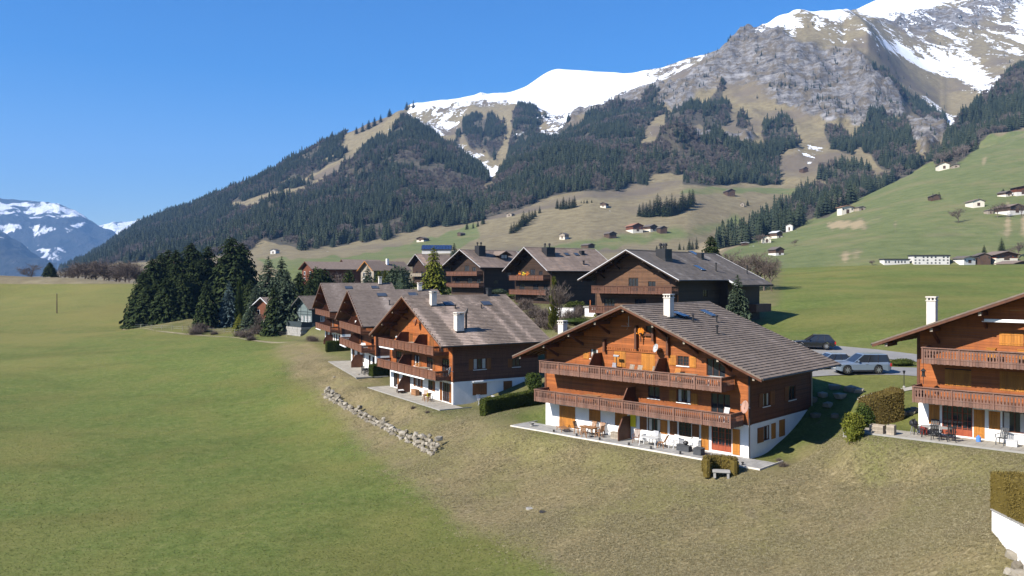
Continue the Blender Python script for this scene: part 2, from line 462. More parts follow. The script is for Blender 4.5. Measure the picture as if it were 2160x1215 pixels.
ROCK = [
 zB([(180,430),(560,215),(700,190),(760,300),(880,300),(1180,320),(1240,420),(1400,520),(1450,620),(1440,700),(1200,750),(960,735),(760,690),(640,600),(540,560),(380,545),(250,565),(0,640),(-120,620),(0,540),(140,520)]),
 zB([(-30,910),(180,815),(550,850),(530,900),(140,945),(0,955)]), zB([(1430,790),(1700,710),(1710,850),(1560,990),(1480,900)]), zB([(1700,860),(1850,720),(2000,600),(2157,430),(2157,520),(1900,740)]),
 zB([(1220,120),(1400,90),(1700,60),(2157,0),(2157,60),(1800,180),(1700,230),(1500,200)]),
 [(550,445),(600,435),(595,465),(560,468)], zA([(40,830),(120,760),(220,740),(330,760),(200,850)]), zA([(300,960),(480,930),(460,990),(330,1005)]), zA([(750,940),(800,930),(820,980),(770,990)]),
 zA([(1220,470),(1300,450),(1750,300),(1990,240),(2157,190),(2157,420),(2000,330),(1800,370),(1500,470),(1300,500)])
]
PATCHY = [
 zA([(440,440),(505,335),(700,305),(1060,255),(1130,245),(1240,145),(1330,108),(1500,125),(1850,150),(2157,75),(2300,30),(2260,70),(1980,240),(1830,290),(1700,370),(1550,430),(1400,470),(1300,440),(1230,390),(1100,370),(830,380),(750,480),(740,560),(640,560),(560,520)]),
 zB([(620,110),(740,70),(1080,45),(1250,-5),(2300,-100),(2300,200),(2157,300),(2050,560),(1900,560),(1600,430),(1400,330),(1150,290),(1040,310),(880,260),(720,200),(540,250),(520,210)]),
 zA([(740,570),(800,620),(900,660),(1010,780),(930,820),(880,720),(780,680)]), zB([(810,890),(980,890),(930,1010),(690,1040),(840,1000)]), zA([(1040,500),(1100,540),(1180,560),(1160,590),(1040,570)]), zA([(1210,420),(1440,470),(1360,560),(1220,540)]),
]
SNOW = [
 zA([(900,290),(1060,258),(1130,247),(1240,148),(1330,110),(1500,127),(1850,152),(1900,190),(1780,270),(1650,350),(1500,380),(1300,400),(1180,370),(1050,330),(920,330)]),
 zA([(510,335),(700,308),(900,285),(880,320),(700,340),(560,370),(500,400)]),
 zA([(740,590),(780,620),(790,670),(750,640)]), zA([(820,640),(880,690),(960,700),(1010,790),(930,810),(900,720)]),
 zB([(640,110),(740,78),(815,120),(760,150),(720,190),(640,185),(615,150)]), zB([(540,220),(620,205),(600,230),(545,240)]),
 zB([(830,75),(1060,55),(1100,100),(1000,130),(880,100)]), zB([(1300,260),(1500,330),(1700,395),(1830,400),(1990,535),(1940,545),(1750,470),(1550,400),(1380,320)]),
 zB([(1130,60),(1250,0),(1260,-150),(2200,-150),(1900,-20),(1680,0),(1640,50),(1500,90),(1350,95),(1200,78)]),
 zB([(2080,80),(2157,80),(2300,60),(2300,180),(2100,180)]), zB([(2020,280),(2140,220),(2200,250),(2150,300)]),
 zB([(1440,490),(1600,600),(1800,740),(1720,830),(1690,740),(1560,600)]), zB([(1240,1000),(1250,1000),(1250,1001)]),
]
GREEN = [[(540,545),(740,540),(900,505),(1000,478),(1010,500),(980,520),(900,528),(850,545),(600,575)], [(1060,545),(1100,525),(1300,500),(1500,475),(1560,460),(1560,475),(1460,500),(1300,520),(1200,552)], [(1500,560),(1540,520),(1640,488),(1750,448),(1850,405),(1960,355),(2060,320),(2160,290),(2600,150),(2600,600),(1500,600)],
         [(1430,410),(1500,400),(1560,398),(1780,392),(1770,410),(1600,412),(1440,418)]]
DRYP = [[(1600,513),(1700,496),(1830,489.5),(1990,486.5),(2160,496),(2160,499),(1990,489),(1830,492),(1700,499),(1600,516)], [(1868,432),(1990,418),(2160,413),(2160,416),(1990,421.5),(1872,435)], [(1880,552),(1760,548),(1700,551),(1760,545)], [(1640,560),(1700,548),(1720,550),(1660,563)], [(1920,500),(2000,470),(2040,455),(2100,490),(1980,495)], [(2080,470),(2200,450),(2200,500),(2100,495)], [(1740,470),(1880,455),(1900,460),(1780,482),(1740,480)], [(1720,532),(1900,528),(1890,534),(1760,540)], [(2030,345),(2160,340),(2160,348),(2040,352)], [(1460,520),(1530,495),(1600,480),(1540,520),(1490,548)]]

def cover(px, py, polys, warp, seed):
    wx = (fbm(px / 22, py / 22, oct=3, seed=seed) - 0.5) * warp * 2
    wy = (fbm(px / 22 + 40, py / 22 + 9, oct=3, seed=seed + 5) - 0.5) * warp * 2
    m = np.zeros(px.shape, bool)
    for p in polys: m |= in_poly(px + wx, py + wy, p)
    return m.astype(float)
def blur(a, n=1):
    for _ in range(n):
        for ax in (0, 1):
            b = np.roll(a, 1, ax); c = np.roll(a, -1, ax)
            if ax == 0: b[0] = a[0]; c[-1] = a[-1]
            else: b[:, 0] = a[:, 0]; c[:, -1] = a[:, -1]
            a = (b + 2 * a + c) / 4
    return a

# ---- far relief grid: columns in pixel column, rows share out each line-to-line strip
cols = np.concatenate([np.linspace(-900, -330, 20), np.linspace(-300, 2460, 600), np.linspace(2490, 3000, 18)])
R0 = 300.0
ys, rs = layer_at(np.clip(cols, -400, 2600))
steps = [14, 16, 8, 26, 40, 44, 24, 26, 34, 10]
rows = [np.full(cols.shape, R0)]
prev = np.full(cols.shape, R0)
for k in range(len(LAYERS)):
    for t in np.linspace(0, 1, steps[k] + 1)[1:]:
        rows.append(prev + (rs[k] - prev) * t)
    prev = rs[k]
D = np.array(rows)                                   # rows x cols distance
PX = np.broadcast_to(cols, D.shape).copy()
Z = far_height(np.clip(PX, -400, 2600), D)
X = (PX - 1080) / F * D
inner = smooth(450, 1400, D)
Zs = Z.copy()
for _ in range(1): Zs = blur(Zs, 4)
Z = Zs
PYv = HY - F * Z / D
nearw = smooth(300, 395, D)
forest_m = cover(PX, PYv, FOREST, 9, 3) * (1 - cover(PX, PYv, CLEAR, 5, 23))
rock_m = cover(PX, PYv, ROCK, 12, 11)
snow_m = np.maximum(cover(PX, PYv, SNOW, 9, 31), (0.5 - 0.13 * smooth(1600, 1750, PX)) * cover(PX, PYv, PATCHY, 10, 37))
green_m = cover(PX, PYv, GREEN, 10, 41) * (1 - cover(PX, PYv, DRYP, 6, 47))
dryp_m = cover(PX, PYv, DRYP, 6, 47)
# relief: crags where the rock is bare, gullies and folds elsewhere
crag = fbm(X / 120, D / 120, Z / 60, oct=5, seed=2, ridged=True) - 0.55
fold = fbm(X / 420, D / 420, Z / 420, oct=4, seed=9, ridged=True) - 0.5
fine = fbm((X + Z * 0.8) / 46, D / 46, (Z - X * 0.5) / 20, oct=3, seed=14, ridged=True) - 0.5
rk = blur(rock_m, 3)
fz = inner * (fold * 60 * np.clip(Z / 250, 0, 1)) + rk * inner * (crag * 60 + fine * 30) + inner * fine * 5 * np.clip(Z / 200, 0, 1)
sk = np.zeros_like(D)
Z2 = Z + fz * (1 - 0.75 * blur(snow_m, 2))
Zn = near_tps(X[:16], D[:16])
Z2[:16] = Zn * (1 - nearw[:16]) + Z2[:16] * nearw[:16]
nr, nc = D.shape
V = np.stack([X, D, Z2], -1).reshape(-1, 3)
idx = np.arange(nr * nc).reshape(nr, nc)
Fq = np.stack([idx[:-1, :-1], idx[:-1, 1:], idx[1:, 1:], idx[1:, :-1]], -1).reshape(-1, 4)

# ---- materials of the ground
def mountain_material():
    t = NT('mountain_land')
    g = t.co('Object')
    c1 = t.sep(t.attr('cover', 'Color')); snow, rock, green = c1[0], c1[1], c1[2]
    forest = t.attr('forest'); dry = t.attr('dry')
    nb = t.noise(g, 0.02, 6, 0.6); nm = t.noise(g, 0.09, 6, 0.65); nl = t.noise(g, 0.0045, 4)
    ns = t.math('ADD', t.math('MULTIPLY', t.noise(t.co('Object', (0.016, 0.016, 0.075), (0.25, 0.55, 0.3)), 1.0, 8, 0.7, 0.8), 0.6), t.math('MULTIPLY', t.noise(t.co('Object', (0.06, 0.06, 0.018)), 1.0, 7, 0.7, 0.5), 0.4))
    def edge(mask, noise, soft=0.06, k=0.75):
        v = t.math('ADD', mask, t.math('MULTIPLY', t.math('SUBTRACT', noise, 0.5), k))
        return t.ramp(v, [(0.5 - soft, 0.0), (0.5 + soft, 1.0)])
    dryc = t.ramp(nm, [(0.3, (0.125, 0.100, 0.056)), (0.55, (0.180, 0.150, 0.085)), (0.75, (0.225, 0.190, 0.112))])
    dryc = t.mix(t.ramp(nl, [(0.5, 0.0), (0.62, 1.0)]), dryc, (0.120, 0.098, 0.070))
    greenc = t.ramp(nm, [(0.3, (0.085, 0.105, 0.036)), (0.7, (0.135, 0.150, 0.058))])
    greenc = t.mix(t.ramp(nb, [(0.50, 0.0), (0.72, 0.75)]), greenc, (0.175, 0.150, 0.075))
    col = t.mix(edge(green, nb, 0.18, 0.9), dryc, greenc)
    col = t.mix(edge(dry, nm, 0.1, 0.6), col, (0.27, 0.215, 0.125))
    rockc = t.ramp(ns, [(0.38, (0.040, 0.036, 0.032)), (0.45, (0.115, 0.108, 0.102)), (0.53, (0.205, 0.198, 0.195)), (0.64, (0.295, 0.288, 0.288))])  # darkest stop puts the shade of the crevices into the rock colour
    rockc = t.mix(t.ramp(t.noise(g, 0.035, 6, 0.7), [(0.48, 0.0), (0.57, 0.85)]), rockc, (0.120, 0.096, 0.060))
    col = t.mix(edge(rock, nb, 0.1, 1.0), col, rockc)
    floorc = t.ramp(nm, [(0.35, (0.040, 0.040, 0.028)), (0.7, (0.090, 0.075, 0.055))])
    col = t.mix(edge(forest, nm, 0.12, 0.5), col, floorc)
    stre = t.noise(t.co('Object', (0.022, 0.010, 0.007), (0, 0.3, 0.75)), 1.0, 8, 0.66, 0.5)
    sn = edge(snow, t.math('ADD', t.math('MULTIPLY', stre, 0.7), t.math('MULTIPLY', nm, 0.3)), 0.025, 3.0)
    col = t.mix(sn, col, (0.66, 0.69, 0.74))
    h = t.math('ADD', t.math('MULTIPLY', ns, t.math('ADD', t.math('MULTIPLY', rock, 16.0), 0.8)), t.math('MULTIPLY', nm, 1.2))
    h = t.math('MULTIPLY', h, t.math('SUBTRACT', 1.0, t.math('MULTIPLY', sn, 0.8)))
    t.bump(h, 1.0, 1.0)
    return t.out(col, 0.9, 0, 0.15)
M_mount = mountain_material()

cov = np.stack([blur(snow_m, 10), blur(rock_m, 8), blur(green_m, 3), np.ones_like(D)], -1).reshape(-1, 4)
me = np_mesh('mountain_terrain', V, Fq, M_mount, True, dict(cover=cov, forest=blur(forest_m, 2).ravel(), dry=blur(dryp_m, 2).ravel()))
mountain = link(bpy.data.objects.new('mountain_terrain', me))
tag(mountain, 'alpine valley side rising from meadows to a grey crag and snow ridge', 'mountain', kind='structure')

def far_mountain(name, label, sky_pts, r0, r1, base_y, seed, snow_band):
    cx = np.linspace(sky_pts[0][0], sky_pts[-1][0], 220)
    sp = np.array(sky_pts, float)
    top = np.interp(cx, sp[:, 0], sp[:, 1]) + (fbm(cx / 14, cx * 0, oct=4, seed=seed) - 0.5) * 7
    T = np.linspace(0, 1, 90)[:, None]
    d = r0 + (r1 - r0) * T + 0 * cx
    z0 = (HY - base_y) / F * r0; z1 = (HY - top) / F * r1
    z = z0 + (z1 - z0) * T ** 0.9
    x = (cx - 1080) / F * d
    f = fbm(x / 900, d / 900, z / 900, oct=5, seed=seed, ridged=True) - 0.5
    z = z + f * 420 * np.sin(np.pi * np.clip(T, 0, 1)) ** 0.7
    zb = z[-1:] - 500
    xb, db = (cx[None] - 1080) / F * (r1 + 1500), np.full((1, len(cx)), r1 + 1500.0)
    X_, D_, Z_ = np.vstack([x, xb]), np.vstack([d, db]), np.vstack([z, zb])
    py = HY - F * Z_ / D_; px = 1080 + F * X_ / D_
    sm = np.zeros_like(py)
    for (a, b, lo, hi, k) in snow_band:
        sm = np.maximum(sm, k * smooth(a - 25, a + 25, px) * smooth(b + 25, b - 25, px) * smooth(lo - 10, lo + 6, py) * smooth(hi + 14, hi - 10, py))
    n_, m_ = X_.shape
    ii = np.arange(n_ * m_).reshape(n_, m_)
    fq = np.stack([ii[:-1, :-1], ii[:-1, 1:], ii[1:, 1:], ii[1:, :-1]], -1).reshape(-1, 4)
    z4 = np.zeros_like(sm)
    cv = np.stack([sm, z4 + 0.35, z4, z4 + 1], -1).reshape(-1, 4)
    me = np_mesh(name, np.stack([X_, D_, Z_], -1).reshape(-1, 3), fq, M_far, True, dict(cover=cv, forest=z4.ravel(), dry=z4.ravel()))
    return tag(link(bpy.data.objects.new(name, me)), label, 'mountain', kind='structure')
def far_material():
    t = NT('far_mountain_land')
    g = t.co('Object')
    snow = t.sep(t.attr('cover', 'Color'))[0]
    n = t.noise(t.co('Object', (0.004, 0.004, 0.0016)), 1.0, 8, 0.68, 0.5); n2 = t.noise(g, 0.012, 6, 0.7)
    base = t.ramp(n2, [(0.35, (0.018, 0.024, 0.022)), (0.62, (0.045, 0.047, 0.042)), (0.8, (0.12, 0.11, 0.10))])
    v = t.math('ADD', snow, t.math('MULTIPLY', t.math('SUBTRACT', n, 0.5), 2.6))
    col = t.mix(t.ramp(v, [(0.52, 0.0), (0.60, 1.0)]), base, (0.85, 0.87, 0.9))
    t.bump(n2, 1.0, 60.0)
    return t.out(col, 0.9, 0, 0.1)
M_far = far_material()
far_mountain('mountain', 'hazy blue domed mountain with snow patches above the forest', [(-420,470),(-200,430),(0,419),(60,423),(120,429),(170,450),(210,478),(245,500),(300,533),(360,566)], 8200, 9600, 600, 3, [(-300,200,424,456,0.72),(-200,180,472,496,0.56),(-100,150,515,555,0.40)])
far_mountain('mountain', 'small distant snowy ridge showing behind the domed mountain', [(100,492),(180,480),(215,476),(250,469),(290,464),(312,463),(360,470),(420,480)], 12500, 13500, 560, 8, [(180,420,462,500,0.75)])
far_mountain('mountain', 'dark blue wooded slope in front of the domed mountain', [(-420,400),(-200,440),(0,497),(40,518),(80,545),(120,580)], 5600, 6600, 610, 13, [(-300,15,500,510,0.7)])
for o in [q for q in COL.objects if q.name.startswith('mountain')]: o.data.materials[0].use_fake_user = False

# ---- near ground: the meadow, the dry bank below the houses, the plots
ncol = np.concatenate([np.linspace(-900, -330, 40), np.linspace(-300, 2460, 600), np.linspace(2490, 3000, 36)])
nrow = np.geomspace(14.0, 300.0, 330)
ND = np.broadcast_to(nrow[:, None], (len(nrow), len(ncol))).copy()
NX = (ncol[None] - 1080) / F * ND
NZ = near_tps(NX, ND)
NZ += (fbm(NX / 38, ND / 38, oct=2, seed=19) - 0.5) * 1.6 * smooth(-22, -45, NX) * smooth(185, 150, ND)
NZ += (fbm(NX / 7, ND / 7, oct=3, seed=5) - 0.5) * 0.08
PYn = HY - F * NZ / ND
PXn = np.broadcast_to(ncol, ND.shape)
BANK = [(560,735),(640,722),(700,738),(790,795),(930,875),(1080,890),(1580,985),(1640,975),(1700,940),(1830,920),(2160,955),(3000,1100),(3000,2600),(1500,2600),(1330,1300),(1180,1190),(1000,1120),(890,1040),(800,960),(700,868),(620,800)]
YARD = [(265,690),(560,712),(700,730),(790,795),(930,875),(1080,890),(1300,800),(1580,700),(1640,640),(1650,575),(1200,575),(700,560),(420,600),(290,640)]
bank_m = blur(cover(PXn, PYn, [BANK], 30, 61), 50)
yard_m = blur(cover(PXn, PYn, [YARD], 10, 67), 4)
def ground_material():
    t = NT('meadow_grass')
    g = t.co('Object')
    bank = t.attr('bank'); yard = t.attr('yard')
    n0 = t.noise(g, 0.035, 3); n1 = t.noise(g, 0.16, 5, 0.6); n2 = t.noise(g, 1.1, 6, 0.7); n3 = t.noise(g, 5.5, 5, 0.7)
    blade = t.noise(t.co('Object', (2.2, 6.0, 2.0), (0, 0, 0.5)), 1.0, 6, 0.72, 1.2)
    gr = t.ramp(n2, [(0.28, (0.070, 0.097, 0.023)), (0.5, (0.104, 0.134, 0.034)), (0.72, (0.150, 0.168, 0.052))])
    gr = t.mix(t.ramp(n1, [(0.44, 0.0), (0.68, 0.5)]), gr, (0.160, 0.152, 0.047))
    gr = t.mix(t.ramp(n0, [(0.46, 0.0), (0.62, 0.45)]), gr, (0.190, 0.165, 0.054))
    gr = t.mix(t.ramp(blade, [(0.53, 0.0), (0.68, 0.6)]), gr, (0.200, 0.180, 0.080))
    gr = t.mix(t.ramp(t.noise(t.co('Object', (0.35, 1.4, 1.0), (0, 0, 0.35)), 1.0, 5, 0.7, 0.8), [(0.64, 0.0), (0.72, 0.6)]), gr, (0.21, 0.165, 0.09))
    gr = t.mix(1.0, gr, t.ramp(t.noise(t.co('Object', (0.05, 0.09, 0.05), (0, 0, 0.6)), 1.0, 5, 0.6, 0.6), [(0.36, 0.84), (0.5, 0.97), (0.64, 1.0)]), 'MULTIPLY')
    gr = t.mix(t.ramp(t.math('MULTIPLY', t.attr('upper'), t.math('ADD', n1, 0.5)), [(0.1, 0.0), (0.9, 0.4)]), gr, (0.190, 0.160, 0.058))
    straw = t.ramp(blade, [(0.25, (0.112, 0.086, 0.040)), (0.48, (0.210, 0.170, 0.088)), (0.72, (0.325, 0.272, 0.158))])
    straw = t.mix(t.ramp(n1, [(0.42, 0.0), (0.62, 0.65)]), straw, (0.165, 0.158, 0.060))
    straw = t.mix(t.ramp(t.noise(g, 0.45, 5, 0.7, 0.5), [(0.52, 0.0), (0.66, 0.6)]), straw, (0.165, 0.136, 0.086))
    e = t.math('ADD', bank, t.math('MULTIPLY', t.math('SUBTRACT', t.noise(g, 0.22, 6, 0.7), 0.5), 1.1))
    col = t.mix(t.ramp(e, [(0.22, 0.0), (0.80, 1.0)]), gr, straw)
    yc = t.ramp(n1, [(0.35, (0.090, 0.088, 0.036)), (0.65, (0.160, 0.138, 0.072))])
    col = t.mix(t.math('MULTIPLY', yard, 0.75), col, yc)
    v = t.mix(1.0, col, t.math('ADD', t.math('MULTIPLY', n3, 1.1), 0.45), 'MULTIPLY')
    h = t.math('ADD', t.math('MULTIPLY', n3, 0.5), t.math('MULTIPLY', blade, t.math('ADD', t.math('MULTIPLY', bank, 0.9), 0.55)))
    h = t.math('ADD', h, t.math('MULTIPLY', n2, 0.6))
    t.bump(h, 0.9, 0.16)
    return t.out(v, 0.95, 0, 0.08)
M_ground = ground_material()
ii = np.arange(ND.size).reshape(ND.shape)
fq = np.stack([ii[:-1, :-1], ii[:-1, 1:], ii[1:, 1:], ii[1:, :-1]], -1).reshape(-1, 4)
me = np_mesh('meadow_ground', np.stack([NX, ND, NZ], -1).reshape(-1, 3), fq, M_ground, True, dict(bank=bank_m.ravel(), yard=yard_m.ravel(), upper=(smooth(130, 250, ND) * smooth(-20, -70, NX)).ravel()))
tag(link(bpy.data.objects.new('meadow_ground', me)), 'green meadow with a dry straw coloured bank below the chalets', 'meadow', kind='structure')
# the land beside and behind the camera
az = np.linspace(math.atan2(3000 - 1080, F), 2 * math.pi + math.atan2(-900 - 1080, F), 60)
rr = np.geomspace(5.0, 6000.0, 40)[:, None]
SX, SY = rr * np.sin(az), rr * np.cos(az)
SZ = near_tps(SX * np.minimum(1, 150 / rr), SY * np.minimum(1, 150 / rr)).clip(-26, 8)
ii = np.arange(SX.size).reshape(SX.shape)
fq = np.stack([ii[:-1, :-1], ii[:-1, 1:], ii[1:, 1:], ii[1:, :-1]], -1).reshape(-1, 4)[:, ::-1]
z0 = np.zeros(SX.size)
me = np_mesh('valley_ground', np.stack([SX, SY, SZ], -1).reshape(-1, 3), fq, M_ground, True, dict(bank=z0, yard=z0, upper=z0))
tag(link(bpy.data.objects.new('valley_ground', me)), 'meadow of the valley around the viewpoint', 'meadow', kind='structure')

def gz(x, y):
    return float(near_tps(np.array([float(x)]), np.array([float(y)]))[0])
_cols = cols
def ground_far(px, d):
    """height of the built far relief at a pixel column and distance"""
    j = np.clip(np.searchsorted(_cols, px) - 1, 0, nc - 2)
    f = (px - _cols[j]) / (_cols[j + 1] - _cols[j])
    dc = D[:, j] * (1 - f) + D[:, j + 1] * f
    zc = Z2[:, j] * (1 - f) + Z2[:, j + 1] * f
    return float(np.interp(d, dc, zc))
def far_hit(px, py, dmin=320.0, dmax=3500.0):
    """first point of the far relief that a line of sight meets"""
    j = np.clip(np.searchsorted(_cols, px) - 1, 0, nc - 2)
    f = (px - _cols[j]) / (_cols[j + 1] - _cols[j])
    dc = D[:, j] * (1 - f) + D[:, j + 1] * f
    zc = Z2[:, j] * (1 - f) + Z2[:, j + 1] * f
    pyc = HY - F * zc / dc
    for k in range(1, len(dc)):
        if dc[k] >= dmin and pyc[k] <= py:
            t = 0 if pyc[k - 1] <= py else (pyc[k - 1] - py) / (pyc[k - 1] - pyc[k])
            d = dc[k - 1] + (dc[k] - dc[k - 1]) * t
            return Vector(((px - 1080) / F * d, d, zc[k - 1] + (zc[k] - zc[k - 1]) * t))
    return P(px, py, dmax)

# ------------------------------------------------------------------ woods on the mountain sides
def needle_material(name, a, b, c):
    t = NT(name)
    n = t.noise(t.co('Object'), 0.9, 4, 0.7)
    r = t.rand()
    col = t.ramp(t.math('ADD', t.math('MULTIPLY', n, 0.5), t.math('MULTIPLY', r, 0.5)), [(0.15, a), (0.5, b), (0.85, c)])
    return t.out(col, 0.85, 0, 0.15)
M_needle = needle_material('spruce_needles', (0.012, 0.020, 0.013), (0.026, 0.037, 0.021), (0.052, 0.060, 0.032))
M_twig = needle_material('bare_twigs', (0.085, 0.070, 0.062), (0.125, 0.105, 0.092), (0.165, 0.140, 0.118))
M_bark = simple('bark', (0.070, 0.052, 0.040), 0.9, 0.3, 8)

def far_conifer(seed, slim):
    r = random.Random(seed)
    m = MB()
    n = 7
    tiers = 7
    for k in range(tiers):
        z1 = 0.06 + 0.94 * (k + 1.35) / (tiers + 0.35) if k < tiers - 1 else 1.0
        z0 = 0.05 + 0.92 * k / tiers
        rad = slim * (1 - k / tiers) ** 0.85 * r.uniform(0.85, 1.15)
        ring = []
        for q in range(2 * n):
            a = math.pi * q / n + r.uniform(-.15, .15) + k
            s = rad * (r.uniform(0.85, 1.1) if q % 2 else r.uniform(0.5, 0.68))
            ring.append((s * math.cos(a), s * math.sin(a), z0 + (0.0 if q % 2 else 0.035) + r.uniform(-.012, .012)))
        m.add([(0, 0, min(z1, 1))] + ring, [(0, 1 + i, 1 + (i + 1) % (2 * n)) for i in range(2 * n)])
    m.tube([(0, 0, -0.08), (0, 0, 0.12)], 0.018, 4)
    return m
def far_bare(seed):
    r = random.Random(seed)
    m = MB()
    m.tube([(0, 0, -0.05), (0, 0, 0.5)], [0.02, 0.012], 4)
    for k in range(26):
        z = r.uniform(0.25, 0.62); a = r.uniform(0, 6.28); L = r.uniform(0.25, 0.5)
        el = r.uniform(0.6, 1.35)
        p = Vector((0, 0, z)); q = p + Vector((math.cos(a) * math.cos(el), math.sin(a) * math.cos(el), math.sin(el))) * L
        q.z = min(q.z, 1.0)
        m.bar(p, q, 0.012)
        for j in range(5):
            b = p.lerp(q, r.uniform(0.35, 1)); d = Vector((r.gauss(0, 1), r.gauss(0, 1), r.uniform(0.2, 1.2))).normalized() * r.uniform(0.08, 0.2)
            e = b + d; s = d.cross(Vector((r.gauss(0, 1), r.gauss(0, 1), 0.3))).normalized() * 0.011
            m.add([b - s, b + s, e], [(0, 1, 2)])
    return m
proto_far = []
pc = bpy.data.collections.new('far_tree_kinds')
for k in range(5):
    o = bpy.data.objects.new('a%d' % k, far_conifer(k, (0.17, 0.15, 0.20, 0.14, 0.18)[k]).mesh('far_conifer', M_needle)); pc.objects.link(o); proto_far.append(o)
pb = bpy.data.collections.new('far_bare_kinds')
for k in range(3):
    o = bpy.data.objects.new('b%d' % k, far_bare(k + 40).mesh('far_bare', M_twig)); pb.objects.link(o)

def scatter(name, pts, scl, rot, idx, coll, mat=None):
    me = bpy.data.meshes.new(name)
    me.vertices.add(len(pts)); me.vertices.foreach_set('co', np.asarray(pts, np.float32).ravel())
    a = me.attributes.new('scl', 'FLOAT_VECTOR', 'POINT'); a.data.foreach_set('vector', np.asarray(scl, np.float32).ravel())
    a = me.attributes.new('rot', 'FLOAT_VECTOR', 'POINT'); a.data.foreach_set('vector', np.asarray(rot, np.float32).ravel())
    a = me.attributes.new('pick', 'INT', 'POINT'); a.data.foreach_set('value', np.asarray(idx, np.int32))
    o = link(bpy.data.objects.new(name, me))
    ng = bpy.data.node_groups.new(name, 'GeometryNodeTree')
    ng.interface.new_socket('Geometry', in_out='INPUT', socket_type='NodeSocketGeometry')
    ng.interface.new_socket('Geometry', in_out='OUTPUT', socket_type='NodeSocketGeometry')
    gi, go = ng.nodes.new('NodeGroupInput'), ng.nodes.new('NodeGroupOutput')
    ci = ng.nodes.new('GeometryNodeCollectionInfo'); ci.inputs[0].default_value = coll
    ci.inputs['Separate Children'].default_value = True; ci.inputs['Reset Children'].default_value = True
    ip = ng.nodes.new('GeometryNodeInstanceOnPoints'); ip.inputs['Pick Instance'].default_value = True
    def na(nm, ty):
        n = ng.nodes.new('GeometryNodeInputNamedAttribute'); n.data_type = ty; n.inputs[0].default_value = nm
        return n.outputs[0]
    L = ng.links.new
    er = ng.nodes.new('FunctionNodeEulerToRotation'); L(na('rot', 'FLOAT_VECTOR'), er.inputs[0])
    L(gi.outputs[0], ip.inputs['Points']); L(ci.outputs[0], ip.inputs['Instance'])
    L(na('pick', 'INT'), ip.inputs['Instance Index']); L(er.outputs[0], ip.inputs['Rotation']); L(na('scl', 'FLOAT_VECTOR'), ip.inputs['Scale'])
    L(ip.outputs[0], go.inputs[0])
    mod = o.modifiers.new('scatter', 'NODES'); mod.node_group = ng
    o['kind'] = 'stuff'
    return o

def sample_grid(weight, n):
    """n random points on the far relief, thick where the weight is"""
    A_ = np.linalg.norm(np.cross(Vg[:-1, 1:] - Vg[:-1, :-1], Vg[1:, :-1] - Vg[:-1, :-1]), axis=-1)
    w = A_ * weight[:-1, :-1]
    k = rng.choice(w.size, n, p=(w / w.sum()).ravel())
    i, j = np.unravel_index(k, w.shape)
    a, b = rng.random(n)[:, None], rng.random(n)[:, None]
    p = Vg[i, j] * (1 - a) * (1 - b) + Vg[i, j + 1] * a * (1 - b) + Vg[i + 1, j] * (1 - a) * b + Vg[i + 1, j + 1] * a * b
    return p, i, j
Vg = V.reshape(nr, nc, 3)
infr = ((PX > -120) & (PX < 2280)).astype(float)
clump = smooth(0.36, 0.50, fbm(X / 55, D / 55, oct=5, seed=77))
bareness = smooth(0.50, 0.60, fbm(X / 70, D / 70, oct=4, seed=88))
fd = forest_m * infr * (1 - 0.9 * (snow_m > 0.4)) * (1 - 0.75 * cover(PX, PYv, ROCK[5:9], 4, 11))
NTREE = 95000
p, i, j = sample_grid(fd * (0.04 + 0.96 * clump) * (1 - 0.85 * bareness), NTREE)
s = rng.gamma(9.0, 1.5, NTREE).clip(5, 24) * (1 - 0.35 * smooth(350, 800, p[:, 2]))
wd_ = rng.uniform(1.1, 1.9, NTREE)
scl = np.stack([s * wd_, s * wd_, s], 1)
rot = np.stack([rng.normal(0, 0.04, NTREE), rng.normal(0, 0.04, NTREE), rng.uniform(0, 6.28, NTREE)], 1)
tag(scatter('spruce_forest', p, scl, rot, rng.integers(0, 5, NTREE), pc), 'dark spruce forest covering the mountain sides', 'forest')
NB = 20000
p, i, j = sample_grid(fd * bareness + 0.02 * fd, NB)
s = rng.uniform(7, 14, NB)
scl = np.stack([s * 1.4, s * 1.4, s], 1)
rot = np.stack([rng.normal(0, 0.05, NB), rng.normal(0, 0.05, NB), rng.uniform(0, 6.28, NB)], 1)
tag(scatter('bare_forest', p, scl, rot, rng.integers(0, 3, NB), pb), 'grey leafless woodland mixed into the spruce forest', 'forest')
# single trees far up on the crag and the ridge
hi = infr * (1 - forest_m) * smooth(150, 300, Z2) * (PX > 1380) * (0.12 + rock_m) * (1 - snow_m) * smooth(0.52, 0.66, fbm(X / 60, D / 60, oct=3, seed=5))
NS_ = 900
p, i, j = sample_grid(hi + 1e-9, NS_)
s = rng.uniform(7, 15, NS_)
tag(scatter('crag_spruces', p, np.stack([s, s, s], 1), np.stack([s * 0, s * 0, rng.uniform(0, 6.28, NS_)], 1), rng.integers(0, 5, NS_), pc), 'small spruces scattered over the high crag and ridge', 'trees')

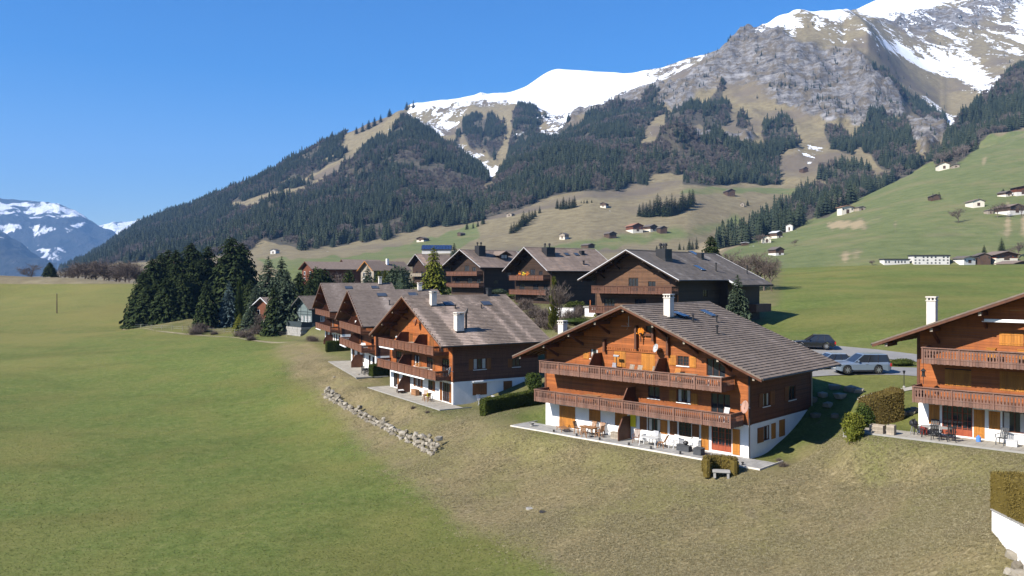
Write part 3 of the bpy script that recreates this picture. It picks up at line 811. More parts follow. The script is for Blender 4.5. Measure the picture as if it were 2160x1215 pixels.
# ------------------------------------------------------------------ house materials
def wood(name, lo, mid, hi, rough=0.65, along=(0.6, 6.0, 14.0), tint=0.22, grey=0.0):
    t = NT(name)
    v = t.co('Object', along)
    n = t.noise(v, 1.0, 6, 0.65, 0.4); m = t.noise(t.co('Object'), 0.5, 4)
    f = t.math('ADD', t.math('MULTIPLY', n, 0.65), t.math('MULTIPLY', m, 0.35))
    c = t.ramp(f, [(0.3, lo), (0.5, mid), (0.7, hi)])
    if grey:
        c = t.mix(t.ramp(t.noise(t.co('Object', (3, 3, 0.8)), 1.0, 5, 0.7), [(0.45, 0.0), (0.75, grey)]), c, (0.16, 0.14, 0.125))
    wth = t.noise(t.co('Object', (1.6, 1.6, 0.35)), 1.0, 6, 0.7, 0.4)
    c = t.mix(t.ramp(wth, [(0.46, 0.0), (0.70, 0.55)]), c, tuple(v * 0.42 + 0.012 for v in mid))
    c = t.mix(1.0, c, t.tintf(tint), 'MULTIPLY')
    t.bump(n, 0.35, 0.01)
    return t.out(c, rough, 0, 0.3)
V3 = (9.0, 9.0, 1.2)
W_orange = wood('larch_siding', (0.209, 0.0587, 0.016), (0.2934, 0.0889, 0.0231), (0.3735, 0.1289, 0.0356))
W_brown = wood('brown_siding', (0.0852, 0.0271, 0.0131), (0.1279, 0.0426, 0.0194), (0.1666, 0.0605, 0.0279))  # own brown of small houses; on chalet sides a tone darkened for shade
W_dark = wood('dark_siding', (0.024, 0.0136, 0.0088), (0.0384, 0.0216, 0.0136), (0.056, 0.032, 0.02))
W_mid = wood('mid_brown_siding', (0.070, 0.034, 0.018), (0.105, 0.052, 0.027), (0.145, 0.076, 0.040))
W_beam = wood('beam_wood', (0.0655, 0.0246, 0.0131), (0.1001, 0.0385, 0.0193), (0.1386, 0.0578, 0.0308), along=(3, 3, 3))
W_beamd = wood('dark_beam_wood', (0.026, 0.015, 0.011), (0.042, 0.024, 0.016), (0.060, 0.036, 0.024), along=(3, 3, 3))
W_balc = wood('balcony_wood', (0.1148, 0.0561, 0.0391), (0.1658, 0.085, 0.0595), (0.2167, 0.119, 0.085), along=V3, grey=0.35)
W_balb = wood('red_balcony_wood', (0.1066, 0.041, 0.023), (0.1558, 0.0656, 0.0361), (0.205, 0.0984, 0.0558), along=V3, grey=0.2)
W_bald = wood('dark_balcony_wood', (0.0762, 0.0323, 0.0197), (0.112, 0.0493, 0.0305), (0.1478, 0.0699, 0.043), along=V3)
W_shut = wood('shutter_wood', (0.306, 0.1105, 0.0153), (0.3825, 0.1487, 0.0221), (0.442, 0.187, 0.0382), along=V3, tint=0.12)
W_shutb = wood('brown_shutter_wood', (0.150, 0.055, 0.018), (0.200, 0.075, 0.022), (0.250, 0.100, 0.032), along=V3, tint=0.12)
W_red = wood('red_door_wood', (0.20, 0.040, 0.018), (0.27, 0.058, 0.025), (0.33, 0.085, 0.035), along=V3)
W_grey = wood('weathered_wood', (0.20, 0.165, 0.125), (0.29, 0.245, 0.19), (0.37, 0.32, 0.26), along=V3)
W_teak = wood('teak', (0.20, 0.095, 0.040), (0.29, 0.145, 0.065), (0.37, 0.20, 0.10), along=(5, 5, 5))
W_barn = wood('barn_wood', (0.045, 0.026, 0.017), (0.075, 0.044, 0.028), (0.115, 0.070, 0.045))
M_white = simple('white_render', (0.72, 0.705, 0.68), 0.85, 0.13, 0.9, bump=0.004)
M_cream = simple('cream_render', (0.62, 0.57, 0.47), 0.85, 0.08, 1.4)
M_wpaint = simple('white_paint', (0.78, 0.78, 0.77), 0.5, 0.04, 4)
M_chim = simple('chimney_render', (0.56, 0.52, 0.46), 0.9, 0.16, 3, bump=0.004)
M_conc = simple('concrete', (0.27, 0.26, 0.24), 0.9, 0.14, 2.5, bump=0.004, tint=0.12)
M_pave = simple('paving', (0.29, 0.265, 0.22), 0.9, 0.16, 1.6, bump=0.004, tint=0.10)
M_black = simple('black_metal', (0.022, 0.022, 0.024), 0.5, 0.15, 8)
M_dmetal = simple('dark_metal', (0.050, 0.048, 0.048), 0.45, 0.15, 8, metal=0.4)
M_lmetal = simple('pale_metal', (0.42, 0.42, 0.43), 0.4, 0.1, 8, metal=0.6)
M_edge = simple('pale_verge_metal', (0.50, 0.50, 0.51), 0.5, 0.1, 3)
M_dish = simple('dish_grey', (0.36, 0.37, 0.38), 0.5, 0.08, 3)
M_dishr = simple('dish_terracotta', (0.36, 0.21, 0.16), 0.6, 0.08, 3)
M_plast = simple('white_plastic', (0.52, 0.52, 0.51), 0.4, 0.03, 5)
M_gplast = simple('grey_rattan', (0.055, 0.058, 0.062), 0.7, 0.2, 20)
M_yellow = simple('yellow_cloth', (0.75, 0.62, 0.03), 0.8, 0.08, 6)
M_blue = simple('blue_plastic', (0.08, 0.20, 0.50), 0.5, 0.1, 6)
M_redc = simple('red_plastic', (0.45, 0.05, 0.03), 0.5, 0.1, 6)
M_cloth = simple('white_cloth', (0.70, 0.68, 0.66), 0.9, 0.06, 8)
M_orangef = simple('orange_flowers', (0.75, 0.24, 0.02), 0.8, 0.2, 20)
M_curt = simple('curtain', (0.45, 0.43, 0.40), 0.9, 0.15, 5)
def glass_mat(name, col, rough=0.06):
    t = NT(name)
    t.b.inputs['Coat Weight'].default_value = 0.0
    return t.out(col, rough, 0.0, 0.6)
M_glass = glass_mat('window_glass', (0.020, 0.024, 0.030))
M_glassb = glass_mat('skylight_glass', (0.045, 0.055, 0.068), 0.12)
def tile_mat(name, lo, mid, hi, warm):
    t = NT(name)
    g = t.co('Object')
    n = t.noise(g, 1.3, 6, 0.65); n2 = t.noise(g, 9.0, 4, 0.7)
    c = t.ramp(t.math('ADD', t.math('MULTIPLY', n, 0.6), t.math('MULTIPLY', n2, 0.4)), [(0.3, lo), (0.5, mid), (0.7, hi)])
    c = t.mix(t.ramp(t.attr('tint'), [(0.62, 0.0), (0.95, 0.55)]), c, warm)
    c = t.mix(1.0, c, t.tintf(0.38), 'MULTIPLY')
    t.bump(n2, 0.4, 0.01)
    return t.out(c, 0.85, 0, 0.2)
T_grey = tile_mat('grey_tiles', (0.118, 0.092, 0.073), (0.155, 0.124, 0.100), (0.195, 0.158, 0.130), (0.30, 0.24, 0.20))
T_brown = tile_mat('brown_grey_tiles', (0.134, 0.102, 0.080), (0.176, 0.138, 0.110), (0.222, 0.177, 0.144), (0.34, 0.26, 0.21))
T_fine = tile_mat('pale_brown_tiles', (0.125, 0.098, 0.080), (0.160, 0.128, 0.106), (0.195, 0.160, 0.135), (0.27, 0.23, 0.20))
T_sheet = tile_mat('brown_roof_sheet', (0.150, 0.112, 0.086), (0.190, 0.145, 0.115), (0.235, 0.185, 0.150), (0.34, 0.22, 0.15))
T_slate = tile_mat('grey_roof_sheet', (0.092, 0.078, 0.065), (0.120, 0.103, 0.088), (0.155, 0.134, 0.115), (0.26, 0.24, 0.22))
T_red = tile_mat('red_tiles', (0.20, 0.10, 0.065), (0.26, 0.135, 0.085), (0.32, 0.175, 0.11), (0.35, 0.22, 0.15))

# ------------------------------------------------------------------ sight lines onto a house
def ray(px, py): return np.array([(px - 1080) / F, 1.0, (HY - py) / F])
def hit_y(h, px, py, yo=0.0):
    d = ray(px, py); a = h['org']
    t = (yo + a @ h['I']) / (d[:2] @ h['I']); p = d * t
    return (p[:2] - a) @ h['R'], p[2] - h['gz']
def hit_x(h, px, py, xo=None):
    xo = h['w'] if xo is None else xo
    d = ray(px, py); a = h['org']
    t = (xo + a @ h['R']) / (d[:2] @ h['R']); p = d * t
    return (p[:2] - a) @ h['I'], p[2] - h['gz']
def roof_z(h, x):
    return h['ze'] - h['gz'] + h['r'] / (h['W'] / 2) * (h['W'] / 2 - abs(x - h['w'] / 2))
def hit_roof(h, px, py):
    """right hand slope"""
    d = ray(px, py); a = h['org']; k = h['r'] / (h['W'] / 2)
    # z = zr - k (x - w/2)
    zr = h['ze'] - h['gz'] + h['r']
    A = d[2] + k * (d[:2] @ h['R']); Bc = h['gz'] + zr + k * (h['w'] / 2 + a @ h['R'])
    t = Bc / A; p = d * t
    return (p[:2] - a) @ h['R'], (p[:2] - a) @ h['I'], p[2] - h['gz']
def frect(h, Z0, s, b, yo=0.0):
    """box in a zoomed view -> rectangle on the front wall"""
    x0, y0, x1, y1 = [Z0[i % 2] + q / s for i, q in enumerate(b)]
    ym, xm = (y0 + y1) / 2, (x0 + x1) / 2
    return hit_y(h, x0, ym, yo)[0], hit_y(h, x1, ym, yo)[0], hit_y(h, xm, y1, yo)[1], hit_y(h, xm, y0, yo)[1]
def srect(h, Z0, s, b, xo=None):
    x0, y0, x1, y1 = [Z0[i % 2] + q / s for i, q in enumerate(b)]
    ym, xm = (y0 + y1) / 2, (x0 + x1) / 2
    return hit_x(h, x0, ym, xo)[0], hit_x(h, x1, ym, xo)[0], hit_x(h, xm, y1, xo)[1], hit_x(h, xm, y0, xo)[1]

# ------------------------------------------------------------------ chalet builder
class Side:
    """a wall plane: (a, z, out) -> local point. a runs along the wall, out points away from the house"""
    def __init__(s, h, which):
        s.h, s.k = h, which
    def p(s, a, z, o=0.0):
        h = s.h
        if s.k == 'front': return (a, -o, z)
        if s.k == 'right': return (h['w'] + o, a, z)
        if s.k == 'left': return (-o, a, z)
        return (a, h['dep'] + o, z)
    def box(s, m, a0, a1, z0, z1, o0, o1, tint=None):
        p, q = s.p(a0, z0, o0), s.p(a1, z1, o1)
        lo = [min(i, j) for i, j in zip(p, q)]; hi = [max(i, j) for i, j in zip(p, q)]
        m.box(lo[0], hi[0], lo[1], hi[1], lo[2], hi[2], tint)

def cut(a0, a1, holes):
    seg = [(a0, a1)]
    for h0, h1 in holes:
        new = []
        for p, q in seg:
            if h1 <= p or h0 >= q: new.append((p, q)); continue
            if h0 > p: new.append((p, h0))
            if h1 < q: new.append((h1, q))
        seg = new
    return [s for s in seg if s[1] - s[0] > 0.02]

def planks(side, rng_, z0, z1, holes, step, m, thick=0.10):
    z = z0
    while z < z1 - 0.02:
        zt = min(z + step, z1)
        zm = (z + zt) / 2
        a0, a1 = rng_(zm)
        if a1 - a0 > 0.05:
            for p, q in cut(a0, a1, [(hh[0], hh[1]) for hh in holes if hh[2] < zm < hh[3]]):
                o = random.uniform(-0.004, 0.006)
                side.box(m, p, q, z + 0.005, zt - 0.005, -thick, o, random.random())
        z = zt
def plaster(side, a0, a1, z0, z1, holes, m, thick=0.16):
    zs = sorted({z0, z1, *[v for hh in holes for v in (hh[2], hh[3]) if z0 < v < z1]})
    for b, c in zip(zs, zs[1:]):
        zm = (b + c) / 2
        for p, q in cut(a0, a1, [(hh[0], hh[1]) for hh in holes if hh[2] < zm < hh[3]]):
            side.box(m, p, q, b, c, -thick, 0)

def opening(side, root, o, spec):
    """o = (a0, a1, z0, z1, kind)"""
    a0, a1, z0, z1, kind = o
    fr = MB(); w = 0.06
    if kind == 'shut':
        s = MB()
        n = max(1, round((a1 - a0) / 0.55))
        for k in range(n):
            p, q = a0 + (a1 - a0) * k / n, a0 + (a1 - a0) * (k + 1) / n
            nb = 4
            for b in range(nb):
                side.box(s, p + (q - p) * b / nb + 0.006, p + (q - p) * (b + 1) / nb - 0.004, z0, z1, -0.03, 0.025, random.random())
            for zz in (z0 + (z1 - z0) * 0.14, z0 + (z1 - z0) * 0.82):
                side.box(s, p + 0.02, q - 0.02, zz, zz + 0.06, 0.025, 0.045, 0.9)
        return s.build('closed_shutter', spec['shut'], root)
    fm = spec.get('frame', M_wpaint)
    dep = -0.10
    for (p, q, b, c) in ((a0, a0 + w, z0, z1), (a1 - w, a1, z0, z1), (a0 + w, a1 - w, z0, z0 + w), (a0 + w, a1 - w, z1 - w, z1)):
        side.box(fr, p, q, b, c, dep, dep + 0.07)
    door = kind in ('door', 'reddoor')
    win = fr.build('french_door' if door else 'window', W_red if kind == 'reddoor' else fm, root)
    gl = MB()
    side.box(gl, a0 + w, a1 - w, z0 + w, z1 - w, dep - 0.02, dep + 0.01)
    gl.build('pane', M_glass, win)
    mu = MB()
    n = max(1, round((a1 - a0) / 0.62))
    for k in range(1, n):
        x = a0 + (a1 - a0) * k / n
        side.box(mu, x - 0.035, x + 0.035, z0 + w, z1 - w, dep + 0.012, dep + 0.065)
    if kind == 'reddoor' or kind == 'grid':
        for k in range(n):
            x = a0 + (a1 - a0) * (k + 0.5) / n
            side.box(mu, x - 0.012, x + 0.012, z0 + w, z1 - w, dep + 0.012, dep + 0.04)
        nz = 4 if door else 3
        for k in range(1, nz):
            z = z0 + (z1 - z0) * k / nz
            side.box(mu, a0 + w, a1 - w, z - 0.012, z + 0.012, dep + 0.013, dep + 0.041)
        if door: side.box(mu, a0 + w, a1 - w, z0 + w, z0 + 0.42, dep + 0.014, dep + 0.05)
    if mu.f: mu.build('glazing_bars', W_red if kind == 'reddoor' else fm, win)
    if not door:
        s = MB(); side.box(s, a0 - 0.06, a1 + 0.06, z0 - 0.06, z0, -0.02, 0.07)
        s.build('sill', spec.get('sill', M_wpaint), win)
        if random.random() < 0.6 and spec.get('curt', True):
            for (p, q) in ((a0 + w, a0 + (a1 - a0) * 0.28), (a1 - (a1 - a0) * 0.28, a1 - w)):
                c = MB(); side.box(c, p, q, z0 + w, z1 - w, dep + 0.0105, dep + 0.0125)
                c.build('curtain', M_curt, win)
    return win

def shutter(side, root, a0, a1, z0, z1, mat):
    s = MB(); n = 4
    for b in range(n):
        side.box(s, a0 + (a1 - a0) * b / n + 0.005, a0 + (a1 - a0) * (b + 1) / n - 0.004, z0, z1, 0.012, 0.05, random.random())
    o = s.build('shutter', mat, root)
    for zz in (z0 + (z1 - z0) * 0.14, z0 + (z1 - z0) * 0.82):
        t = MB(); side.box(t, a0 + 0.02, a1 - 0.02, zz, zz + 0.07, 0.05, 0.068, 0.9)
        t.build('batten', mat, o)

def tiles_np(h, side, course, width, y0, y1, s_extra=0.0, thick=0.045, seed=1, streak=1.0, wave=0.0, s0=0.0):
    """numpy boxes of every roof tile of one slope -> verts, faces, tint"""
    W2, w = h['W'] / 2, h['w']
    k = h['r'] / W2
    th = math.atan(k)
    SL = math.hypot(W2, h['r']) + s_extra
    zr = h['ze'] - h['gz'] + h['r']
    ns, ny = max(1, round((SL - s0) / course)), max(1, round((y1 - y0) / width))
    c, wd = (SL - s0) / ns, (y1 - y0) / ny
    S, Y = np.meshgrid(np.arange(ns), np.arange(ny), indexing='ij')
    S, Y = S.ravel(), Y.ravel()
    rg = np.random.default_rng(seed)
    sa = s0 + S * c; sb = sa + c * 1.04 + rg.uniform(-.006, .006, S.size)
    off = (S % 2) * 0.5 * wd * wave
    ya = y0 + Y * wd + 0.006 + off; yb = ya + wd - 0.012
    yb = np.minimum(yb, y1); ya = np.minimum(ya, y1 - 0.02)
    es = np.array([math.cos(th) * side, 0, -math.sin(th)]); n = np.array([math.sin(th) * side, 0, math.cos(th)]); ey = np.array([0, 1.0, 0])
    o = np.array([w / 2, 0, zr])
    lift = rg.uniform(0, 0.022, S.size)
    def pt(s, y, hh): return o + s[:, None] * es + y[:, None] * ey + hh[:, None] * n
    z = np.zeros(S.size)
    q = [pt(sa, ya, z - 0.01), pt(sb, ya, z + 0.0), pt(sb, yb, z + 0.0), pt(sa, yb, z - 0.01),
         pt(sa, ya, z + 0.012), pt(sb, ya, z + thick + lift), pt(sb, yb, z + thick + lift * 0.6), pt(sa, yb, z + 0.012)]
    Vt = np.stack(q, 1).reshape(-1, 3)
    b = (np.arange(S.size) * 8)[:, None]
    fs = np.array([(0, 3, 2, 1), (4, 5, 6, 7), (0, 1, 5, 4), (1, 2, 6, 5), (2, 3, 7, 6), (3, 0, 4, 7)])
    Ft = (b[:, None] + fs[None]).reshape(-1, 4)
    yy = (ya + yb) / 2
    st = vnoise(yy * 0.9, sa * 0.05, seed=seed) * 0.5 + vnoise(yy * 0.35 + 4, sa * 0.11, seed=seed + 3) * 0.5
    tint = 0.5 + rg.normal(0, 0.07, S.size) + (st - 0.5) * 0.7 * streak
    for (cy, cs, wdth) in h.get('washes', []):        # rain-washed strips below chimneys and roof windows
        tint += 0.5 * np.exp(-((yy - cy) / wdth) ** 2) * (sa > cs) * (0.75 + 0.5 * vnoise(yy * 3, sa * 0.8, seed=9))
    return Vt, Ft, np.repeat(np.clip(tint, 0, 1), 6)

def tile_obj(name, parts, mat, parent):
    Vt, Ft, Tt, b = [], [], [], 0
    for v, f, t in parts:
        Vt.append(v); Ft.append(f + b); Tt.append(t); b += len(v)
    Vt, Ft, Tt = np.concatenate(Vt), np.concatenate(Ft), np.concatenate(Tt)
    me = np_mesh(name, Vt, Ft, mat, False)
    a = me.attributes.new('tint', 'FLOAT', 'FACE'); a.data.foreach_set('value', Tt.astype(np.float32))
    o = link(bpy.data.objects.new(name, me), parent)
    o['kind'] = 'stuff'
    return o

_panel_cache = {}
def panel_mesh(style, L, H, mat):
    """one balcony panel, origin at its lower left, front face at y = 0, running along x"""
    key = (style, round(L, 2), round(H, 2), mat.name)
    if key in _panel_cache: return _panel_cache[key]
    m = MB()
    if style == 'cutout':
        n = max(3, round(L / 0.185)); w = L / n
        for k in range(n):
            x, a = k * w, w - 0.012
            c = x + w / 2
            r = random.uniform(0.2, 0.8)
            prof = [(a / 2, 0), (a / 2, H * 0.34), (a * 0.30, H * 0.40), (a * 0.24, H * 0.52), (a * 0.34, H * 0.62), (a * 0.22, H * 0.74), (a * 0.40, H * 0.82), (a / 2, H * 0.86), (a / 2, H)]
            pts = [(c + p, z) for p, z in prof] + [(c - p, z) for p, z in reversed(prof)]
            # split in strips so each cap is a convex quad
            for (p0, za), (p1, zb_) in zip(prof, prof[1:]):
                m.add([(c - p0, 0, za), (c + p0, 0, za), (c + p1, 0, zb_), (c - p1, 0, zb_), (c - p0, 0.03, za), (c + p0, 0.03, za), (c + p1, 0.03, zb_), (c - p1, 0.03, zb_)],
                      [(0, 1, 2, 3), (7, 6, 5, 4), (1, 5, 6, 2), (4, 0, 3, 7)], r)
            m.box(c - a / 2, c + a / 2, 0, 0.03, -0.03 - 0.02 * (k % 2), 0.0, r)
        m.box(0, L, -0.025, -0.002, H * 0.27, H * 0.31, 0.6)
        m.box(0, L, 0.032, 0.07, H * 0.88, H * 0.96, 0.4)
    elif style == 'framed':
        n = max(3, round(L / 0.14)); w = L / n
        for k in range(n):
            m.box(k * w + 0.004, (k + 1) * w - 0.004, 0, 0.03, 0, H, random.random())
        for z in (0.02, H * 0.34, H * 0.66, H - 0.09):
            m.box(0, L, -0.03, -0.001, z, z + 0.05, 0.4)
        for x in (0, L - 0.06): m.box(x, x + 0.06, -0.035, -0.001, 0, H, 0.35)
    elif style == 'boards':
        n = 5; w = H / n
        for k in range(n):
            m.box(0, L, 0, 0.04, k * w + 0.008, (k + 1) * w - 0.004, random.random())
        m.box(L / 2 - 0.04, L / 2 + 0.04, -0.03, -0.001, 0, H, 0.3)
    _panel_cache[key] = m.mesh('balcony_panel', mat)
    return _panel_cache[key]

def balcony(root, h, x0, x1, p, zb, zt, style, spec, n, side_style='cutout', left=True, right=True):
    """parapet from zb to zt around a deck that projects p in front of the wall"""
    mat = spec['balc']
    m = MB(); nb = max(4, int(p / 0.2))
    for k in range(nb):
        m.box(x0 + 0.03, x1 - 0.03, -p + 0.05 + (p - 0.05) * k / nb, -p + 0.05 + (p - 0.05) * (k + 1) / nb - 0.008, zb + 0.16, zb + 0.21, random.random())
    for k in range(5):
        x = x0 + 0.2 + (x1 - x0 - 0.4) * k / 4
        m.box(x - 0.08, x + 0.08, -p + 0.1, 0, zb + 0.02, zb + 0.159, 0.4)
    deck = m.build('balcony_deck', spec['beam'], root)
    L = (x1 - x0) / n
    H = zt - zb - 0.06
    for k in range(n):
        o = link(bpy.data.objects.new('balcony_panel', panel_mesh(style, L - 0.1, H, mat)), root)
        o.location = (x0 + k * L + 0.05, -p, zb)
    posts = [x0 + k * L for k in range(n + 1)]
    pm = MB().box(-0.05, 0.05, -0.06, 0.05, -0.04, H + 0.005, 0.55).mesh('balcony_post', mat)
    for x in posts:
        o = link(bpy.data.objects.new('balcony_post', pm), root); o.location = (min(max(x, x0 + 0.05), x1 - 0.05), -p, zb)
    r = MB()
    r.box(x0 - 0.03, x1 + 0.03, -p - 0.09, -p + 0.08, zt - 0.06, zt, 0.7)
    for s, x in ((left, x0), (right, x1)):
        if s: r.box(x - 0.06, x + 0.06, -p + 0.081, -0.02, zt - 0.06, zt - 0.003, 0.6)
    r.build('handrail', mat, root)
    for s, x, ang in ((left, x0, -90), (right, x1, 90)):
        if not s: continue
        o = link(bpy.data.objects.new('balcony_end_panel', panel_mesh(side_style, p - 0.12, H, mat)), root)
        o.rotation_euler = (0, 0, R_(ang))
        o.location = (x, -p + 0.08, zb) if ang == 90 else (x, -0.04, zb)
    return deck

def divider(root, x, p, zb, h1, mat, y0=0.0):
    m = MB()
    pts = [(-p, 0.0), (-p, h1 * 0.45), (-p * 0.62, h1), (-0.02, h1), (-0.02, 0.0)]
    m.prism([(y + y0, zb + z) for y, z in pts], x - 0.035, x + 0.035, 'x', 0.4)
    m.bar((x, y0 - p, zb + h1 * 0.45), (x, y0 - p * 0.62, zb + h1), 0.10, 0.05, 0.8)
    return m.build('privacy_screen', mat, root)

def chimney(root, x, y, z0, z1, wx, wy, h, cap=True, mat=None, cowl=False):
    m = MB(); mat = mat or M_chim
    m.box(x - wx / 2, x + wx / 2, y - wy / 2, y + wy / 2, z0 - 0.8, z1)
    c = m.build('chimney', mat, root, bevel=0.015)
    f = MB(); f.box(x - wx / 2 - 0.06, x + wx / 2 + 0.06, y - wy / 2 - 0.06, y + wy / 2 + 0.06, z0 - 0.5, z0 + 0.02)
    f.build('flashing', M_dmetal, c)
    if cap:
        k = MB()
        k.box(x - wx / 2 - 0.05, x + wx / 2 + 0.05, y - wy / 2 - 0.05, y + wy / 2 + 0.05, z1 + 0.002, z1 + 0.06)
        for sx in (-1, 0, 1):
            for sy in (-1, 1):
                k.box(x + sx * (wx / 2 - 0.06) - 0.05, x + sx * (wx / 2 - 0.06) + 0.05, y + sy * (wy / 2 - 0.06) - 0.05, y + sy * (wy / 2 - 0.06) + 0.05, z1 + 0.061, z1 + 0.24)
        k.box(x - wx / 2 - 0.05, x + wx / 2 + 0.05, y - wy / 2 - 0.05, y + wy / 2 + 0.05, z1 + 0.241, z1 + 0.33)
        k.build('chimney_cap', mat, c)
    if cowl:
        for q, (dx, dy) in enumerate(((-0.25, 0.3), (0.2, 0.0), (-0.1, -0.35))):
            k = MB()
            M_ = Matrix.Translation((x + dx * wx, y + dy * wy, z1))
            k.lathe([(0.13, -0.05), (0.13, 0.35), (0.10, 0.36), (0.10, 0.42), (0.25, 0.44), (0.25, 0.52), (0.19, 0.62), (0.24, 0.64), (0.22, 0.74), (0.04, 0.82)], 10, M_)
            k.build('chimney_cowl', M_black, c)
    return c

def skylight(root, h, x, y, w, l, lift=0.0):
    k = h['r'] / (h['W'] / 2); th = math.atan(k)
    M_ = Matrix.Translation((x, y, roof_z(h, x) + 0.03)) @ Matrix.Rotation(th, 4, 'Y')
    f = MB()
    for (a, b, c, d) in ((-l / 2, l / 2, -w / 2, -w / 2 + 0.07), (-l / 2, l / 2, w / 2 - 0.07, w / 2), (-l / 2, -l / 2 + 0.07, -w / 2 + 0.07, w / 2 - 0.07), (l / 2 - 0.07, l / 2, -w / 2 + 0.07, w / 2 - 0.07)):
        f.box(a, b, c, d, -0.05, 0.10, M=M_)
    fr = f.build('skylight', M_dmetal, root)
    g = MB()
    Mg = M_ @ Matrix.Translation((-l / 2, 0, 0.09)) @ Matrix.Rotation(-lift, 4, 'Y')
    g.box(0.02, l - 0.02, -w / 2 + 0.02, w / 2 - 0.02, 0.0, 0.03, M=Mg)
    g.build('pane', M_glassb, fr)
    return fr

def vent(root, h, x, y, ht=0.6, r=0.07):
    m = MB(); z = roof_z(h, x)
    m.tube([(x, y, z - 0.1), (x, y, z + ht)], r, 8)
    m.lathe([(r * 1.9, z + ht), (r * 1.9, z + ht + 0.08), (r * 0.5, z + ht + 0.14)], 8, Matrix.Translation((x, y, 0)))
    m.box(x - 0.16, x + 0.16, y - 0.14, y + 0.14, z - 0.1, z + 0.05)
    return m.build('vent_pipe', M_black, root)

def dish(root, p, rad, direction, mat):
    d = Vector(direction).normalized()
    M_ = Matrix.Translation(p) @ d.to_track_quat('Z', 'Y').to_matrix().to_4x4()
    m = MB()
    prof = [(0.02, 0.0), (rad * 0.4, 0.012), (rad * 0.7, 0.04), (rad, 0.10), (rad * 0.98, 0.115), (rad * 0.68, 0.055), (rad * 0.38, 0.027), (0.02, 0.016)]
    m.lathe(prof, 20, M_)
    o = m.build('satellite_dish', mat, root, smooth=True)
    a = MB()
    a.tube([M_ @ Vector((0, rad, 0.1)), M_ @ Vector((0, 0.1, rad * 0.9))], 0.015, 5)
    a.tube([M_ @ Vector((0, 0.06, rad * 0.85)), M_ @ Vector((0, 0.14, rad * 0.95))], 0.045, 6)
    a.tube([M_ @ Vector((0, 0, 0)), M_ @ Vector((0, 0, -0.35))], 0.03, 6)
    a.build('dish_arm', M_lmetal, o)
    return o

